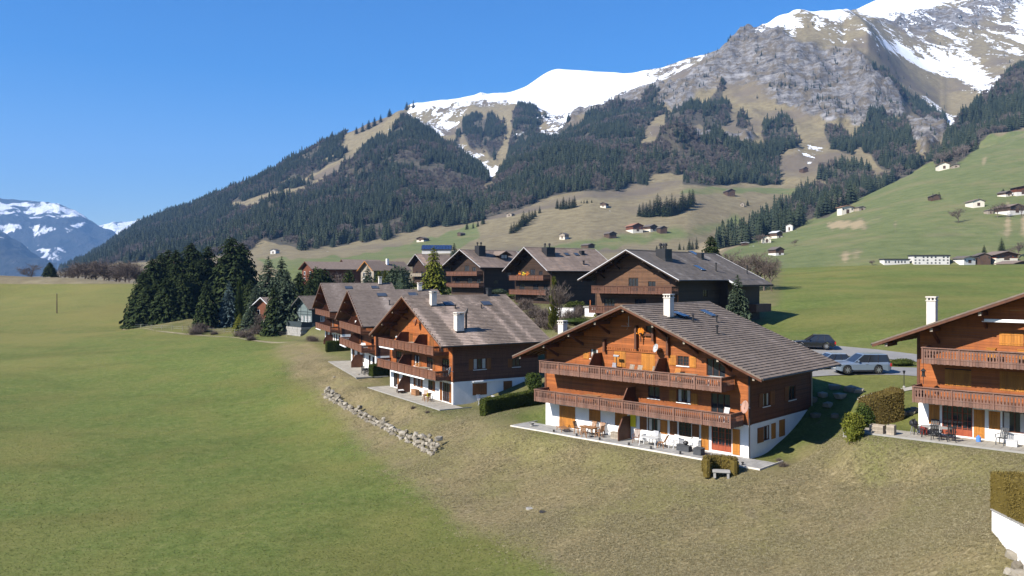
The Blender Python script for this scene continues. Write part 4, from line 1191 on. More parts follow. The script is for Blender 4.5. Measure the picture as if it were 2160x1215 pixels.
def roof(root, h, spec):
    W2, w, k = h['W'] / 2, h['w'], h['r'] / (h['W'] / 2)
    ze, zr = h['ze'] - h['gz'], h['ze'] - h['gz'] + h['r']
    y0, y1 = -h['of'], h['L'] - h['of']
    xl, xr = w / 2 - W2, w / 2 + W2
    tv = 0.10
    for sgn, xe in ((-1, xl), (1, xr)):
        m = MB()
        pts = [(w / 2, zr - 0.012), (xe, ze - 0.012), (xe, ze - 0.012 - tv), (w / 2, zr - 0.012 - tv)]
        m.prism(pts, y0 + 0.02, y1 - 0.02, 'y', 0.4)
        # rafters under the deck
        ny = max(5, round((y1 - y0) / 0.85))
        for q in range(ny + 1):
            y = y0 + 0.12 + (y1 - y0 - 0.24) * q / ny
            if h.get('rafters', True):
                m.prism([(w / 2, zr - tv - 0.012), (xe - sgn * 0.08, ze - tv - 0.012 + 0.08 * k), (xe - sgn * 0.08, ze - tv - 0.13 + 0.08 * k), (w / 2, zr - tv - 0.13)], y - 0.06, y + 0.06, 'y', random.random())
        m.build('roof_deck', spec['beam'], root)
        for y in (y0, y1):
            v = MB()
            a, b = (y - 0.045, y + 0.018) if y == y0 else (y - 0.018, y + 0.045)
            dz = 0.05
            v.prism([(w / 2, zr + dz), (xe, ze + dz), (xe, ze + dz - 0.10), (w / 2, zr + dz - 0.10)], a, b, 'y', 0.5)
            bo = v.build('verge_board', spec['verge'], root)
            v = MB()
            a, b = (y - 0.028, y + 0.019) if y == y0 else (y - 0.019, y + 0.028)
            v.prism([(w / 2, zr + dz - 0.102), (xe, ze + dz - 0.102), (xe, ze + dz - 0.28), (w / 2, zr + dz - 0.28)], a, b, 'y', 0.5)
            v.build('barge_board', spec['barge'], root)
        g = MB()
        xg = xe + sgn * 0.06
        g.tube([(xg, y0 + 0.05, ze - 0.06), (xg, y1 - 0.05, ze - 0.06)], 0.075, 8)
        g.build('gutter', M_dmetal, root)
    kind = h.get('tile', (0.36, 0.31, 0.06, 1.0, 0.0))
    parts = [tiles_np(h, sgn, kind[0], kind[1], y0, y1, 0.05, kind[2], seed=int(abs(h['er'][0]) * 7) + sgn, streak=kind[3], wave=kind[4]) for sgn in (-1, 1)]
    if 'ext' in h:
        ye, ex = h['ext']
        parts.append(tiles_np(h, 1, kind[0], kind[1], ye, y1, ex, kind[2], 5, kind[3], kind[4], s0=math.hypot(W2, h['r']) + 0.02))
        m = MB(); dx, dz = ex * math.cos(math.atan(k)), ex * math.sin(math.atan(k))
        m.prism([(xr - 0.01, ze - 0.03), (xr + dx, ze - dz - 0.03), (xr + dx, ze - dz - 0.26), (xr - 0.01, ze - 0.26)], ye + 0.02, y1 - 0.02, 'y', 0.4)
        m.build('roof_deck', spec['beam'], root)
        v = MB(); v.prism([(xr, ze + 0.05), (xr + dx, ze - dz + 0.05), (xr + dx, ze - dz - 0.2), (xr, ze - 0.2)], ye - 0.04, ye + 0.018, 'y')
        v.build('verge_board', spec['verge'], root)
    tile_obj('roof_tiles', parts, spec['tile'], root)
    r = MB()
    n = max(4, round((y1 - y0) / 0.4)); L = (y1 - y0) / n
    for q in range(n):
        a = y0 + q * L
        r.prism([(w / 2 - 0.17, zr - 0.04), (w / 2 - 0.10, zr + 0.07), (w / 2, zr + 0.10), (w / 2 + 0.10, zr + 0.07), (w / 2 + 0.17, zr - 0.04)], a, a + L - 0.012, 'y', random.uniform(0.3, 0.6))
    rt = r.build('ridge_tiles', spec['tile'], root); rt['kind'] = 'stuff'
    # purlins that carry the overhang, with their pale cut ends
    np_ = h.get('purl', 3)
    for sgn in (-1, 1):
        for q in range(np_ + 1):
            if q == 0 and sgn < 0: continue
            x = w / 2 + sgn * (W2 - h['os'] * 0.35) * q / np_
            z = zr - abs(x - w / 2) * k - tv - 0.15
            m = MB(); m.box(x - 0.10, x + 0.10, y0 + 0.22, 0.3, z - 0.26, z)
            o = m.build('purlin', spec['beam'], root)
            e = MB(); e.box(x - 0.085, x + 0.085, y0 + 0.19, y0 + 0.221, z - 0.24, z - 0.02)
            e.build('purlin_end', spec.get('pend', W_grey), o)
            if 0 < q and 0.05 < x < w - 0.05:
                b = MB()
                b.prism([(0, z - 1.15), (0, z - 0.9), (y0 * 0.62, z - 0.27), (y0 * 0.78, z - 0.27), (y0 * 0.5, z - 0.62)], x - 0.07, x + 0.07, 'x')
                b.build('bracket', spec['beam'], root)

def chalet(key, name, label, spec, front=(), right=(), shutters=(), rshutters=(), group=None, step=0.19):
    h = HOUSES[key]
    root = empty(name, (*h['org'], h['gz']), R_(h['ang']))
    tag(root, label, 'house', group)
    w, dep, pl = h['w'], h['dep'], h.get('plinth', 2.45)
    W2, k = h['W'] / 2, h['r'] / (h['W'] / 2)
    ze = h['ze'] - h['gz']
    ztop = ze + h['r'] - 0.16
    fs, rs_, ls, bs = Side(h, 'front'), Side(h, 'right'), Side(h, 'left'), Side(h, 'back')
    def gable(z):
        half = min(w / 2, W2 - (z + 0.16 - ze) / k)
        return (w / 2 - half, w / 2 + half)
    zs = roof_z(h, 0.0) - 0.18
    m = MB()
    plaster(fs, 0, w, -2.5, pl, front, m)
    plaster(rs_, 0.16, dep, -2.5, pl, right, m)
    plaster(ls, 0.16, dep, -2.5, pl, [], m)
    plaster(bs, 0, w, -2.5, pl, [], m)
    m.build('plinth_wall', spec['plaster'], root)
    m = MB(); planks(fs, gable, pl + 0.003, ztop, front, step, m); o = m.build('front_siding', spec['wood'], root); o['kind'] = 'stuff'
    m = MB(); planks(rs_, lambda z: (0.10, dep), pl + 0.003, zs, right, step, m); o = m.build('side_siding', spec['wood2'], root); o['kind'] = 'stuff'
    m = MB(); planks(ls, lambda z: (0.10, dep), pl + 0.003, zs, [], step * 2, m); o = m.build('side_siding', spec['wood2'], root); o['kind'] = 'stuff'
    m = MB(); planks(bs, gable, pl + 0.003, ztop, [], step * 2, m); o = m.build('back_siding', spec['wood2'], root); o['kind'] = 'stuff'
    # solid black box standing in for the unlit rooms behind openings and gaps
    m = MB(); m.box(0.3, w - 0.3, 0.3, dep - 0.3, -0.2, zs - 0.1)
    m.build('room_shade_box', M_black, root)
    # corner posts and sill beam
    for x in (0.0, w):
        m = MB(); m.box(x - 0.09, x + 0.09, -0.05, 0.15, pl, min(zs, roof_z(h, x) - 0.2), 0.6)
        m.build('corner_post', spec['beam'], root)
    m = MB(); m.box(-0.03, w + 0.03, -0.04, 0.1, pl - 0.01, pl + 0.16); m.build('sill_beam', spec['beam'], root)
    for o in front: opening(fs, root, o, spec)
    for o in right: opening(rs_, root, o, spec)
    for o in shutters: shutter(fs, root, *o[:4], o[4] if len(o) > 4 else spec['shut'])
    for o in rshutters: shutter(rs_, root, *o[:4], o[4] if len(o) > 4 else spec['shut'])
    roof(root, h, spec)
    return root, h

# ------------------------------------------------------------------ the chalets
SP_A = dict(plaster=M_white, wood=W_orange, wood2=W_brown, beam=W_beam, verge=T_grey, barge=W_beam, tile=T_grey, balc=W_balc, shut=W_shut, frame=W_beam)  # wood2 darker than wood: shade of the side walls put into the colour
SP_B = dict(SP_A, wood=W_orange, wood2=W_bald, tile=T_brown, verge=T_brown, barge=W_beam, balc=W_balb, shut=W_shutb)  # side siding again carries its shade as a darker wood
SP_C = dict(SP_B, tile=T_fine, verge=T_fine, balc=W_balb)
SP_G = dict(plaster=W_dark, wood=W_dark, wood2=W_dark, beam=W_beamd, verge=M_edge, barge=W_beamd, tile=T_sheet, balc=W_bald, shut=W_shutb, frame=W_beamd, sill=W_beamd, curt=False, pend=W_beamd)
SP_I = dict(SP_G, tile=T_slate, balc=W_bald, wood=W_mid)
ZA = ((1060, 600), 3.0)

# A: the large orange chalet
h = HOUSES['A']; h['purl'] = 4
h['tile'] = (0.36, 0.33, 0.055, 0.55, 1.0)
_c = hit_roof(h, *(1060 + 1052 / 3, 600 + 210 / 3))
h['washes'] = []
def fA(*b): return frect(h, *ZA, b)
def sA(*b): return srect(h, *ZA, b)
frontA = [(*fA(555, 405, 605, 470), 'window'), (*fA(707, 418, 780, 520), 'shut'), (*fA(880, 440, 965, 550), 'shut'), (*fA(1105, 450, 1180, 515), 'grid'), (*fA(1290, 470, 1410, 585), 'door'), (*fA(905, 258, 945, 312), 'window'),
          (*fA(920, 640, 995, 722), 'window'), (*fA(1105, 660, 1190, 748), 'window'), (*fA(1318, 690, 1440, 822), 'door'),
          (*fA(360, 770, 460, 905), 'shut'), (*fA(548, 793, 620, 865), 'shut'), (*fA(712, 815, 790, 895), 'shut'), (*fA(918, 848, 1000, 930), 'window'), (*fA(1115, 870, 1195, 962), 'grid'), (*fA(1322, 898, 1450, 1056), 'reddoor')]
def fixz(o, pl=2.45):
    a0, a1, z0, z1, k = o
    if z1 < 3.2: z0 = max(z0, 0.06); z1 = min(z1, pl - 0.2)
    return (a0, a1, z0, z1, k)
frontA = [fixz(o) for o in frontA]
shA = [fA(513, 430, 548, 470), fA(1055, 447, 1100, 510), fA(1186, 455, 1226, 525), fA(1058, 668, 1100, 742), fA(1196, 690, 1236, 760), (*fA(870, 838, 914, 918), W_shutb), fA(1002, 858, 1044, 945), (*fA(1060, 865, 1106, 952), W_shutb), (*fA(1200, 885, 1245, 975), W_shutb), fA(1258, 890, 1306, 1046), fA(1456, 915, 1503, 1082)]
shA = [(a, b, max(c, 0.1), min(d, 2.3) if d < 3.2 else d, *m) for a, b, c, d, *m in shA]
rightA = [(*sA(1648, 682, 1690, 770), 'window'), (*sA(1810, 640, 1855, 730), 'window'), (*sA(1652, 893, 1690, 985), 'window'), (*sA(1700, 878, 1728, 975), 'shut'), (*sA(1750, 855, 1786, 960), 'shut')]
rightA = [(a, b, c, min(d, 2.3) if d < 3.0 else d, k) for a, b, c, d, k in rightA]
rshA = [(*sA(1622, 690, 1647, 775), W_shutb), (*sA(1692, 672, 1720, 762), W_shutb), (*sA(1784, 645, 1809, 735), W_shutb), (*sA(1612, 905, 1650, 1000), W_shutb)]
rshA = [(a, b, max(c, 0.5), min(d, 2.3) if d < 3.0 else d, m) for a, b, c, d, m in rshA]
rA, h = chalet('A', 'chalet', 'large orange timber chalet with two long balconies above a white ground floor', SP_A, frontA, rightA, shA, rshA, 'timber chalets')
PB = 1.9
balcony(rA, h, 0.35, 19.75, PB, 2.42, 3.46, 'cutout', SP_A, 8, left=True)
balcony(rA, h, 0.95, 19.0, PB, 5.02, 6.06, 'cutout', SP_A, 8)
for zx, zy0, yy in ((600, 515, 5.23), (1010, 550, 5.23)):
    x = hit_y(h, 1060 + zx / 3, 600 + 500 / 3, -0.6)[0]; divider(rA, x, PB - 0.12, yy, 1.75, W_beam)
x = hit_y(h, 1060 + 800 / 3, 600 + 700 / 3, -0.9)[0]; divider(rA, x, PB - 0.12, 2.63, 1.75, W_beam)
x = hit_y(h, 1060 + 770 / 3, 600 + 930 / 3, -0.9)[0]; divider(rA, x, 1.75, 0.03, 1.9, W_beam)
_ce = hit_roof(h, 1060 + 1052 / 3, 600 + 205 / 3)
chimney(rA, _ce[0], _ce[1], _ce[2], _ce[2] + 1.55, 0.62, 0.62, h)
# chimney on the far slope, showing above the verge
chimney(rA, 0.75, 1.5, roof_z(h, 0.75), roof_z(h, 0.75) + 1.75, 0.62, 0.62, h)
for zx, zy, lf in ((1122, 200, 0.10), (1300, 188, 0.0)):
    q = hit_roof(h, 1060 + zx / 3, 600 + zy / 3); skylight(rA, h, q[0], q[1], 0.95, 1.35, lf)
for zx, zy, ht in ((1205, 238, 0.55), (1355, 240, 0.5), (1358, 315, 0.6)):
    q = hit_roof(h, 1060 + zx / 3, 600 + zy / 3); vent(rA, h, q[0], q[1], ht)
x, z = hit_y(h, 1060 + 975 / 3, 600 + 405 / 3, -0.5); dish(rA, (x, -0.5, z), 0.36, (-0.5, -1, 0.35), M_dish)
x, z = hit_y(h, 1060 + 1540 / 3, 600 + 777 / 3, -1.0); dish(rA, (x, -1.0, z), 0.48, (-0.6, -1, 0.25), M_dishr)
m = MB(); m.tube([(h['w'] + 0.06, -0.10, 0.05), (h['w'] + 0.06, -0.10, roof_z(h, h['w']) - 0.5), (h['w'] + h['os'] - 0.1, -0.6, h['ze'] - h['gz'] - 0.1)], 0.05, 7); m.build('downpipe', M_black, rA)
m = MB(); m.tube([(h['w'] + 0.1, h['dep'] - 0.1, 1.5), (h['w'] + 0.1, h['dep'] - 0.1, roof_z(h, h['w']) - 0.4)], 0.05, 7); m.build('downpipe', M_lmetal, rA)
# carved band, hanging post and braces under the gable
m = MB()
x0, z0 = hit_y(h, 1060 + 655 / 3, 600 + 395 / 3); x1, _ = hit_y(h, 1060 + 1045 / 3, 600 + 400 / 3)
nn = 34
for q in range(nn):
    a = x0 + (x1 - x0) * q / nn
    m.box(a, a + (x1 - x0) / nn - 0.05, -0.07, -0.012, z0 - 0.16, z0, random.random())
m.box(x0, x1, -0.08, -0.012, z0 + 0.01, z0 + 0.09, 0.3); m.box(x0, x1, -0.08, -0.012, z0 - 0.25, z0 - 0.17, 0.3)
m.build('carved_band', W_orange, rA)
for zx, za, zb in ((842, 290, 410), (642, 375, 425), (1043, 365, 450), (950, 300, 360)):
    x, zt = hit_y(h, 1060 + zx / 3, 600 + za / 3, -0.25); _, zl = hit_y(h, 1060 + zx / 3, 600 + zb / 3, -0.25)
    m = MB(); m.box(x - 0.10, x + 0.10, -0.32, -0.012, zl, zt + 0.4); m.build('hanging_post', W_beam, rA)
x, z = hit_y(h, 1060 + 798 / 3, 600 + 265 / 3, -0.35)
m = MB(); m.tube([(x, -0.35, z), (x, -0.35, z + 0.85)], 0.025, 6); m.tube([(x, -0.35, z), (x, 0.0, z)], 0.025, 6)
m.tube([(x - 0.75, -0.35, z), (x + 0.05, -0.35, z)], 0.022, 6)
for q in range(6): m.tube([(x - 0.7 + q * 0.12, -0.35 - 0.12 - q * 0.012, z), (x - 0.7 + q * 0.12, -0.35 + 0.12 + q * 0.012, z)], 0.012, 5)
m.tube([(x - 0.2, -0.35, z - 0.28), (x, -0.35, z), (x - 0.2, -0.35, z + 0.28)], 0.015, 5)
m.build('television_aerial', M_lmetal, rA)
x, z = hit_y(h, 1060 + 925 / 3, 600 + 312 / 3, 0)
m = MB(); m.box(x - 0.35, x + 0.35, -0.22, -0.02, z - 0.16, z + 0.02); m.build('window_box', W_beam, rA)

# R: the chalet cut by the right edge
h = HOUSES['R']; h['purl'] = 4; h['tile'] = (0.36, 0.33, 0.055, 0.5, 1.0)
Z3 = ((1740, 780), 2.793)
def fR(*b): return frect(h, *Z3, b)
fr = [(*fR(612, 205, 676, 320), 'shut'), (*fR(690, 210, 870, 400), 'reddoor'), (*fR(876, 235, 942, 402), 'shut'), (*fR(965, 245, 1033, 350), 'shut'), (*fR(1046, 250, 1190, 372), 'window')]
fr = [(a, b, max(c, 0.1), min(d, 2.3), k) for a, b, c, d, k in fr]
Z2_ = ((1700, 560), 4.674)
def fR2(*b): return frect(h, *Z2_, b)
fr += [(*fR2(1790, 600, 2020, 800), 'shut')[:4] and (*fR2(1905, 665, 2145, 790), 'shut'), (*fR2(1370, 1030, 1630, 1190), 'shut'), (*fR2(1910, 1050, 2160, 1240), 'shut')]
fr = [(a, b, max(c, 2.75) if c > 2.0 and d > 3 else c, d, k) for a, b, c, d, k in fr]
rR, h = chalet('R', 'chalet', 'orange timber chalet with a white awning case and a bird feeder by the balcony', dict(SP_A, verge=T_grey), fr, [], [], [], 'timber chalets')
xl_, zt_ = hit_y(h, 1944, 732, -PB); xl2, zt2 = hit_y(h, 1924, 814, -PB)
balcony(rR, h, xl2 + 0.02, h['w'] - 0.4, PB, zt2 - 1.04, zt2, 'cutout', SP_A, 8)
balcony(rR, h, xl_, h['w'] - 0.9, PB, zt_ - 1.04, zt_, 'cutout', SP_A, 8)
x, z = hit_y(h, 1700 + 1735 / 4.674, 560 + 540 / 4.674, -0.9)
m = MB(); m.box(x, x + 6.0, -1.0, -0.8, z - 0.1, z + 0.1); m.build('awning_case', M_wpaint, rR, bevel=0.03)
for q in np.linspace(-2, h['w'] / 2, 300):
    pp = h['pt'](q, 5.0)
    if 1080 + F * pp[0] / pp[1] > 1965: break
chimney(rR, q, 5.0, roof_z(h, q), roof_z(h, q) + 2.05, 0.62, 0.62, h)

# B: chalet beside it, with framed balcony boards
h = HOUSES['B']; h['purl'] = 3; h['plinth'] = 2.5; h['tile'] = (0.34, 0.31, 0.05, 1.1, 1.0)
Z4 = ((600, 580), 3.724)
def fB(*b): return frect(h, *Z4, b)
def sB(*b): return srect(h, *Z4, b)
ww = h['w']
def rh(zx, zy): return hit_roof(h, 600 + zx / 3.724, 580 + zy / 3.724)
h['washes'] = [(rh(1170, 240)[1], 0.6, 0.5), (rh(1290, 250)[1], 1.6, 0.6), (rh(1370, 445)[1], 4.5, 0.6), (rh(1590, 250)[1], 1.5, 0.55), (rh(1612, 165)[1], 0.2, 0.6), (rh(1050, 300)[1], 3.0, 0.4)]
frB = [(1.2, 2.4, 0.1, 2.2, 'door'), (4.0, 5.2, 0.1, 2.2, 'door'), (8.2, 9.4, 0.9, 2.1, 'window'), (11.6, 12.8, 0.9, 2.1, 'window'), (ww - 2.6, ww - 1.0, 0.1, 2.25, 'door'),
       (2.0, 3.6, 2.85, 4.85, 'door'), (7.6, 9.0, 3.4, 4.7, 'window'), (11.2, 12.8, 3.4, 4.7, 'window'), (ww - 2.8, ww - 0.9, 2.85, 4.9, 'door'),
       (6.2, 7.2, 5.9, 7.2, 'shut'), (9.3, 10.5, 5.5, 7.4, 'shut'), (12.0, 13.2, 6.0, 7.2, 'shut'), (ww - 3.4, ww - 2.4, 5.5, 7.1, 'door')]
shB = [(2.45, 3.0, 0.1, 2.2), (5.25, 5.8, 0.1, 2.2), (7.5, 8.1, 0.9, 2.1), (9.5, 10.1, 0.9, 2.1), (12.9, 13.5, 0.9, 2.1), (ww - 3.3, ww - 2.7, 0.1, 2.25), (ww - 0.9, ww - 0.35, 0.1, 2.25), (9.1, 9.7, 3.4, 4.7), (12.9, 13.5, 3.4, 4.7)]
def rB_open():
    o = [(*sB(1485, 655, 1585, 742), 'window'), (*sB(1790, 655, 1852, 722), 'window'), (*sB(1478, 850, 1590, 942), 'shut'), (*sB(1720, 832, 1788, 922), 'shut')]
    return [(a, b, c, min(d, 2.32) if d < 3 else d, k) for a, b, c, d, k in o]
rBo = rB_open()
rBs = [(rBo[0][0] - 0.62, rBo[0][0] - 0.03, rBo[0][2], rBo[0][3]), (rBo[0][1] + 0.03, rBo[0][1] + 0.62, rBo[0][2], rBo[0][3]), (rBo[1][0] - 0.62, rBo[1][0] - 0.03, rBo[1][2], rBo[1][3])]
rB_, h = chalet('B', 'chalet', 'brown timber chalet whose roof has a cowled chimney and two roof windows', SP_B, frB, rBo, shB, rBs, 'timber chalets')
def balc_from(h, root, spec, style, n, p, ups, los, Hh=1.05):
    for (xa, ya, xb, yb) in (los, ups):
        x0, z0 = hit_y(h, xa, ya, -p); x1, z1 = hit_y(h, xb, yb, -p)
        z = (z0 + z1) / 2
        balcony(root, h, max(x0, 0.1), min(x1, h['w'] + 0.3), p, z - Hh, z, style, spec, n)
        yield z - Hh + 0.21
zl, zu = list(balc_from(h, rB_, SP_B, 'framed', 8, PB, (798.7, 709.7, 914.7, 733), (796, 754, 919.5, 785.4)))
for x, z in ((6.8, zl), (6.0, zu), (11.4, zu)): divider(rB_, x, PB - 0.1, z, 1.8, W_beam)
divider(rB_, 6.4, 1.7, 0.03, 1.9, W_beam)
for (x0_, x1_) in ((5.0, 8.9), (9.0, 14.6)):
    m = MB(); m.box(x0_, x1_, -PB - 0.05, -PB + 0.12, zl - 0.42, zl - 0.27); m.build('awning_case', M_wpaint, rB_, bevel=0.02)
m = MB(); m.box(1.0, 5.6, -PB - 0.05, -PB + 0.12, zu - 0.42, zu - 0.27); m.build('awning_case', M_wpaint, rB_, bevel=0.02)
m = MB(); m.box(-0.0 + ww + 0.01, ww + 0.14, 2.5, 6.4, 2.28, 2.42); m.build('awning_case', M_wpaint, rB_, bevel=0.02)
for zx, zb, zt_, wx in ((1168, 240, 135, 0.62), (1370, 440, 298, 0.85)):
    q = rh(zx, zb); d_ = h['pt'](q[0], q[1])[1]
    chimney(rB_, q[0], q[1], q[2], q[2] + (zb - zt_) / 3.724 / F * d_ * 0.88, wx, wx * 1.1, h)
q = rh(1612, 168); chimney(rB_, h['w'] / 2 + 0.1, q[1], q[2], q[2] + 0.75, 0.5, 0.55, h, mat=M_dmetal)
q = rh(1400, 440); m = MB(); m.tube([(q[0], q[1] + .45, q[2] + .2), (q[0], q[1] + .45, q[2] + 2.1)], 0.12, 8); m.tube([(q[0], q[1] + .45, q[2] + 2.1), (q[0] + .1, q[1] + .6, q[2] + 2.6)], [0.2, 0.05], 8); m.build('flue_cowl', M_black, rB_)
for zx, zy in ((1288, 230), (1585, 228)):
    q = rh(zx, zy); skylight(rB_, h, q[0], q[1], 1.25, 1.0)
for zx, zy in ((1342, 262), (1548, 262)): q = rh(zx, zy); vent(rB_, h, q[0], q[1], 0.35)
x, z = hit_y(h, 600 + 1045 / 3.724, 580 + 375 / 3.724, -0.4); dish(rB_, (x, -0.5, z), 0.45, (-0.8, -1, 0.3), M_dishr)
x, z = hit_y(h, 600 + 1305 / 3.724, 580 + 755 / 3.724, -0.9); dish(rB_, (x, -0.9, z), 0.48, (-0.8, -1, 0.3), M_dish)

# C and D: the next two of the row
def row_house(key, label, ups, los, sky_, chim_, Z, s, group='timber chalets'):
    h = HOUSES[key]; ww = h['w']; h['plinth'] = 2.45
    h['tile'] = (0.40, 0.36, 0.045, 0.7, 1.0)
    rr_ = lambda zx, zy: hit_roof(h, Z[0] + zx / s, Z[1] + zy / s)
    h['washes'] = [(rr_(*q)[1], 1.0, 0.6) for q in sky_]
    fr = [(1.0, 2.2, 0.1, 2.2, 'door'), (5.0, 6.4, 0.1, 2.2, 'door'), (9.0, 10.4, 0.8, 2.1, 'window'), (ww - 4.8, ww - 3.6, 0.1, 2.2, 'door'), (ww - 2.4, ww - 0.8, 0.1, 2.2, 'door'),
          (2.5, 4.2, 2.85, 4.8, 'door'), (7.5, 9.2, 3.3, 4.7, 'window'), (ww - 3.0, ww - 1.2, 2.85, 4.8, 'door'), (7.0, 8.4, 5.5, 7.4, 'shut'), (10.2, 11.4, 5.5, 7.4, 'door')]
    ri = [(2.0, 3.0, 3.4, 4.5, 'window'), (7.0, 8.0, 3.4, 4.5, 'window'), (3.0, 4.2, 0.9, 2.0, 'shut')]
    sh = [(2.3, 2.9, 0.1, 2.2), (6.5, 7.1, 0.1, 2.2), (9.3, 9.9, 3.3, 4.7), (6.7, 7.4, 3.3, 4.7)]
    root, h = chalet(key, 'chalet', label, SP_C, fr, ri, sh, [], group)
    zl, zu = list(balc_from(h, root, SP_C, 'framed', 7, PB, ups, los))
    for x, z in ((7.2, zl), (6.6, zu), (11.6, zu)): divider(root, x, PB - 0.1, z, 1.8, W_beam)
    divider(root, ww * 0.52, 1.8, 0.03, 1.9, W_beam)
    m = MB(); m.box(0.6, 5.6, -PB - 0.05, -PB + 0.12, zl - 0.42, zl - 0.27); m.build('awning_case', M_wpaint, root)
    for q in sky_:
        q = rr_(*q); skylight(root, h, q[0], q[1], 1.4, 1.1)
    for zx, zb, hh in chim_:
        q = rr_(zx, zb); chimney(root, q[0], q[1], q[2], q[2] + hh, 0.6, 0.6, h)
    return root, h, zl, zu
rC, hC, zlC, zuC = row_house('C', 'brown timber chalet behind the clipped hedge, white laundry hung on its top balcony', (716, 677, 761, 689), (717, 711.6, 763, 728), ((765, 160), (1010, 155)), ((1062, 122, 0.9),), (600, 580), 3.724)
rD, hD, zlD, zuD = row_house('D', 'brown timber chalet next to the small dark green house', (665, 652.4, 696, 656), (666, 681, 697, 688), ((505, 103), (711, 100)), ((751, 72, 1.2),), (600, 580), 3.724)
q = hit_roof(hC, 600 + 825 / 3.724, 580 + 235 / 3.724); vent(rC, hC, q[0], q[1], 0.6)

# E: the small dark house with a walled terrace
h = HOUSES['E']; h['plinth'] = 0.6; h['tile'] = (0.36, 0.34, 0.04, 0.4, 1.0); h['purl'] = 2
M_slateg = simple('grey_green_paint', (0.115, 0.145, 0.145), 0.7, 0.12, 3, tint=0.1)
M_slated = simple('dark_green_paint', (0.030, 0.042, 0.046), 0.7, 0.15, 3)
SP_E = dict(SP_A, plaster=M_slateg, wood=M_slateg, wood2=M_slated, beam=M_slated, verge=T_grey, barge=M_slated, balc=M_slated, shut=M_slated, frame=M_wpaint, tile=T_grey, pend=M_slated)
rE, h = chalet('E', 'small_house', 'small dark green house with a slate railing on a stone terrace', SP_E, [(2.2, 3.2, 0.8, 2.2, 'grid'), (4.0, 5.0, 0.8, 2.2, 'grid'), (5.6, 6.6, 0.8, 2.2, 'grid')], [(2, 3, 0.9, 2.0, 'window')], [], [], None, 0.3)
for (a, b, c, d) in ((0.2, 7.1, 2.9, 3.02), (2.0, 2.12, 0.7, 4.6), (5.2, 5.32, 0.7, 4.6), (0.2, 7.1, 2.35, 2.45)):
    m = MB(); m.box(a, b, -0.06, -0.012, c, d); m.build('timber_frame', M_slated, rE)
m = MB()
for q in range(16):
    m.box(0.2 + q * 0.44, 0.62 + q * 0.44, -2.6, -2.56, -0.25, 0.85)
m.box(0.15, 7.3, -2.63, -2.53, 0.85, 0.93); m.box(7.24, 7.28, -2.5, -0.02, -0.25, 0.85); m.box(0.1, 7.3, -2.5, -0.02, -0.1, 0.0)
m.build('terrace_railing', M_slated, rE)

# back row with sheet roofs
def back_house(key, label, spec, ups, los, n=5, style='boards', p=1.6, group=None, Hh=1.0, gl=(), tile=(0.5, 1.1, 0.02, 1.5, 0.0)):
    h = HOUSES[key]; ww = h['w']; h['tile'] = tile; h.setdefault('plinth', 1.6)
    if los is None: fr, ri = [(2, 3.4, 2.9, 4.4, 'window'), (5.5, 7, 2.9, 4.4, 'door')], [(2, 3, 2.9, 4.0, 'window')]
    else:
        fr = [(1.4, 3.2, 1.75, 3.7, 'door'), (ww * 0.5, ww * 0.5 + 1.8, 1.75, 3.7, 'door'), (ww - 2.6, ww - 1.2, 2.3, 3.5, 'window'), (ww * 0.42, ww * 0.42 + 1.6, 4.6, 6.6, 'door'), (ww * 0.66, ww * 0.66 + 1.2, 4.8, 6.2, 'window'), *gl]
        ri = [(3, 4.2, 2.2, 3.3, 'window'), (7, 8.2, 4.0, 5.0, 'window'), (h['dep'] - 4, h['dep'] - 2.8, 2.2, 3.3, 'window')]
    root, h = chalet(key, 'chalet', label, spec, fr, ri, [], [], group, 0.24)
    if los is not None: list(balc_from(h, root, spec, style, n, p, ups, los, Hh))
    return root, h
HOUSES['I']['ext'] = (11.2, 1.6)
rI, hI = back_house('I', 'wide dark chalet under a grey sheet roof with a black chimney stack', SP_I, (1248, 602, 1425, 605), (1236, 642, 1440, 652), 6, 'cutout', 1.8, 'dark chalets of the back row', tile=(0.55, 0.6, 0.012, 1.2, 0.0))
rH, hH = back_house('H', 'dark chalet with flowers on its balcony and rusty streaks down the brown roof', SP_G, (1071, 580, 1146, 581), (1066, 610, 1157, 611.5), 4, group='dark chalets of the back row')
rG, hG = back_house('G', 'dark chalet with a dormer in its brown roof beside the golden conifer', SP_G, (939, 572.4, 1006, 572.6), (934, 596.7, 1014, 597), 4, group='dark chalets of the back row')
rJ, hJ = back_house('J', 'brown chalet half hidden by the golden conifer', SP_G, None, None, group='dark chalets of the back row')
m = MB()
# balcony of J
hJ_ = hJ
x0, z0 = hit_y(hJ, 868, 562, -1.3); x1, z1 = hit_y(hJ, 890, 562, -1.3)
balcony(rJ, hJ, 1.0, 8.6, 1.4, 2.9, 3.9, 'boards', dict(SP_G, balc=W_grey), 3)
def zz(h, Z, s, x, y): return hit_roof(h, Z[0] + x / s, Z[1] + y / s)
Z6, Z7 = ((900, 480), 5.143), ((1200, 480), 4.5)
q = zz(hG, *Z6, 580, 292); chimney(rG, q[0], q[1], q[2], q[2] + 2.0, 1.6, 1.9, hG, False, M_black, True)
q = zz(hH, *Z6, 1320, 290); chimney(rH, q[0], q[1], q[2], q[2] + 1.35, 1.7, 2.0, hH, False, M_black, True)
for x_, y_ in ((1518, 293), (1625, 294)): q = zz(hH, *Z6, x_, y_); skylight(rH, hH, q[0], q[1], 1.1, 1.0)
q = zz(hH, *Z6, 1683, 288); chimney(rH, q[0], q[1], q[2], q[2] + 0.7, 0.8, 0.8, hH, False, M_black)
q = zz(hH, *Z6, 1703, 402); vent(rH, hH, q[0], q[1], 0.7, 0.18)
q = zz(hI, *Z7, 902, 297); chimney(rI, q[0], q[1], q[2], q[2] + 1.35, 1.5, 1.8, hI, False, M_black, True)
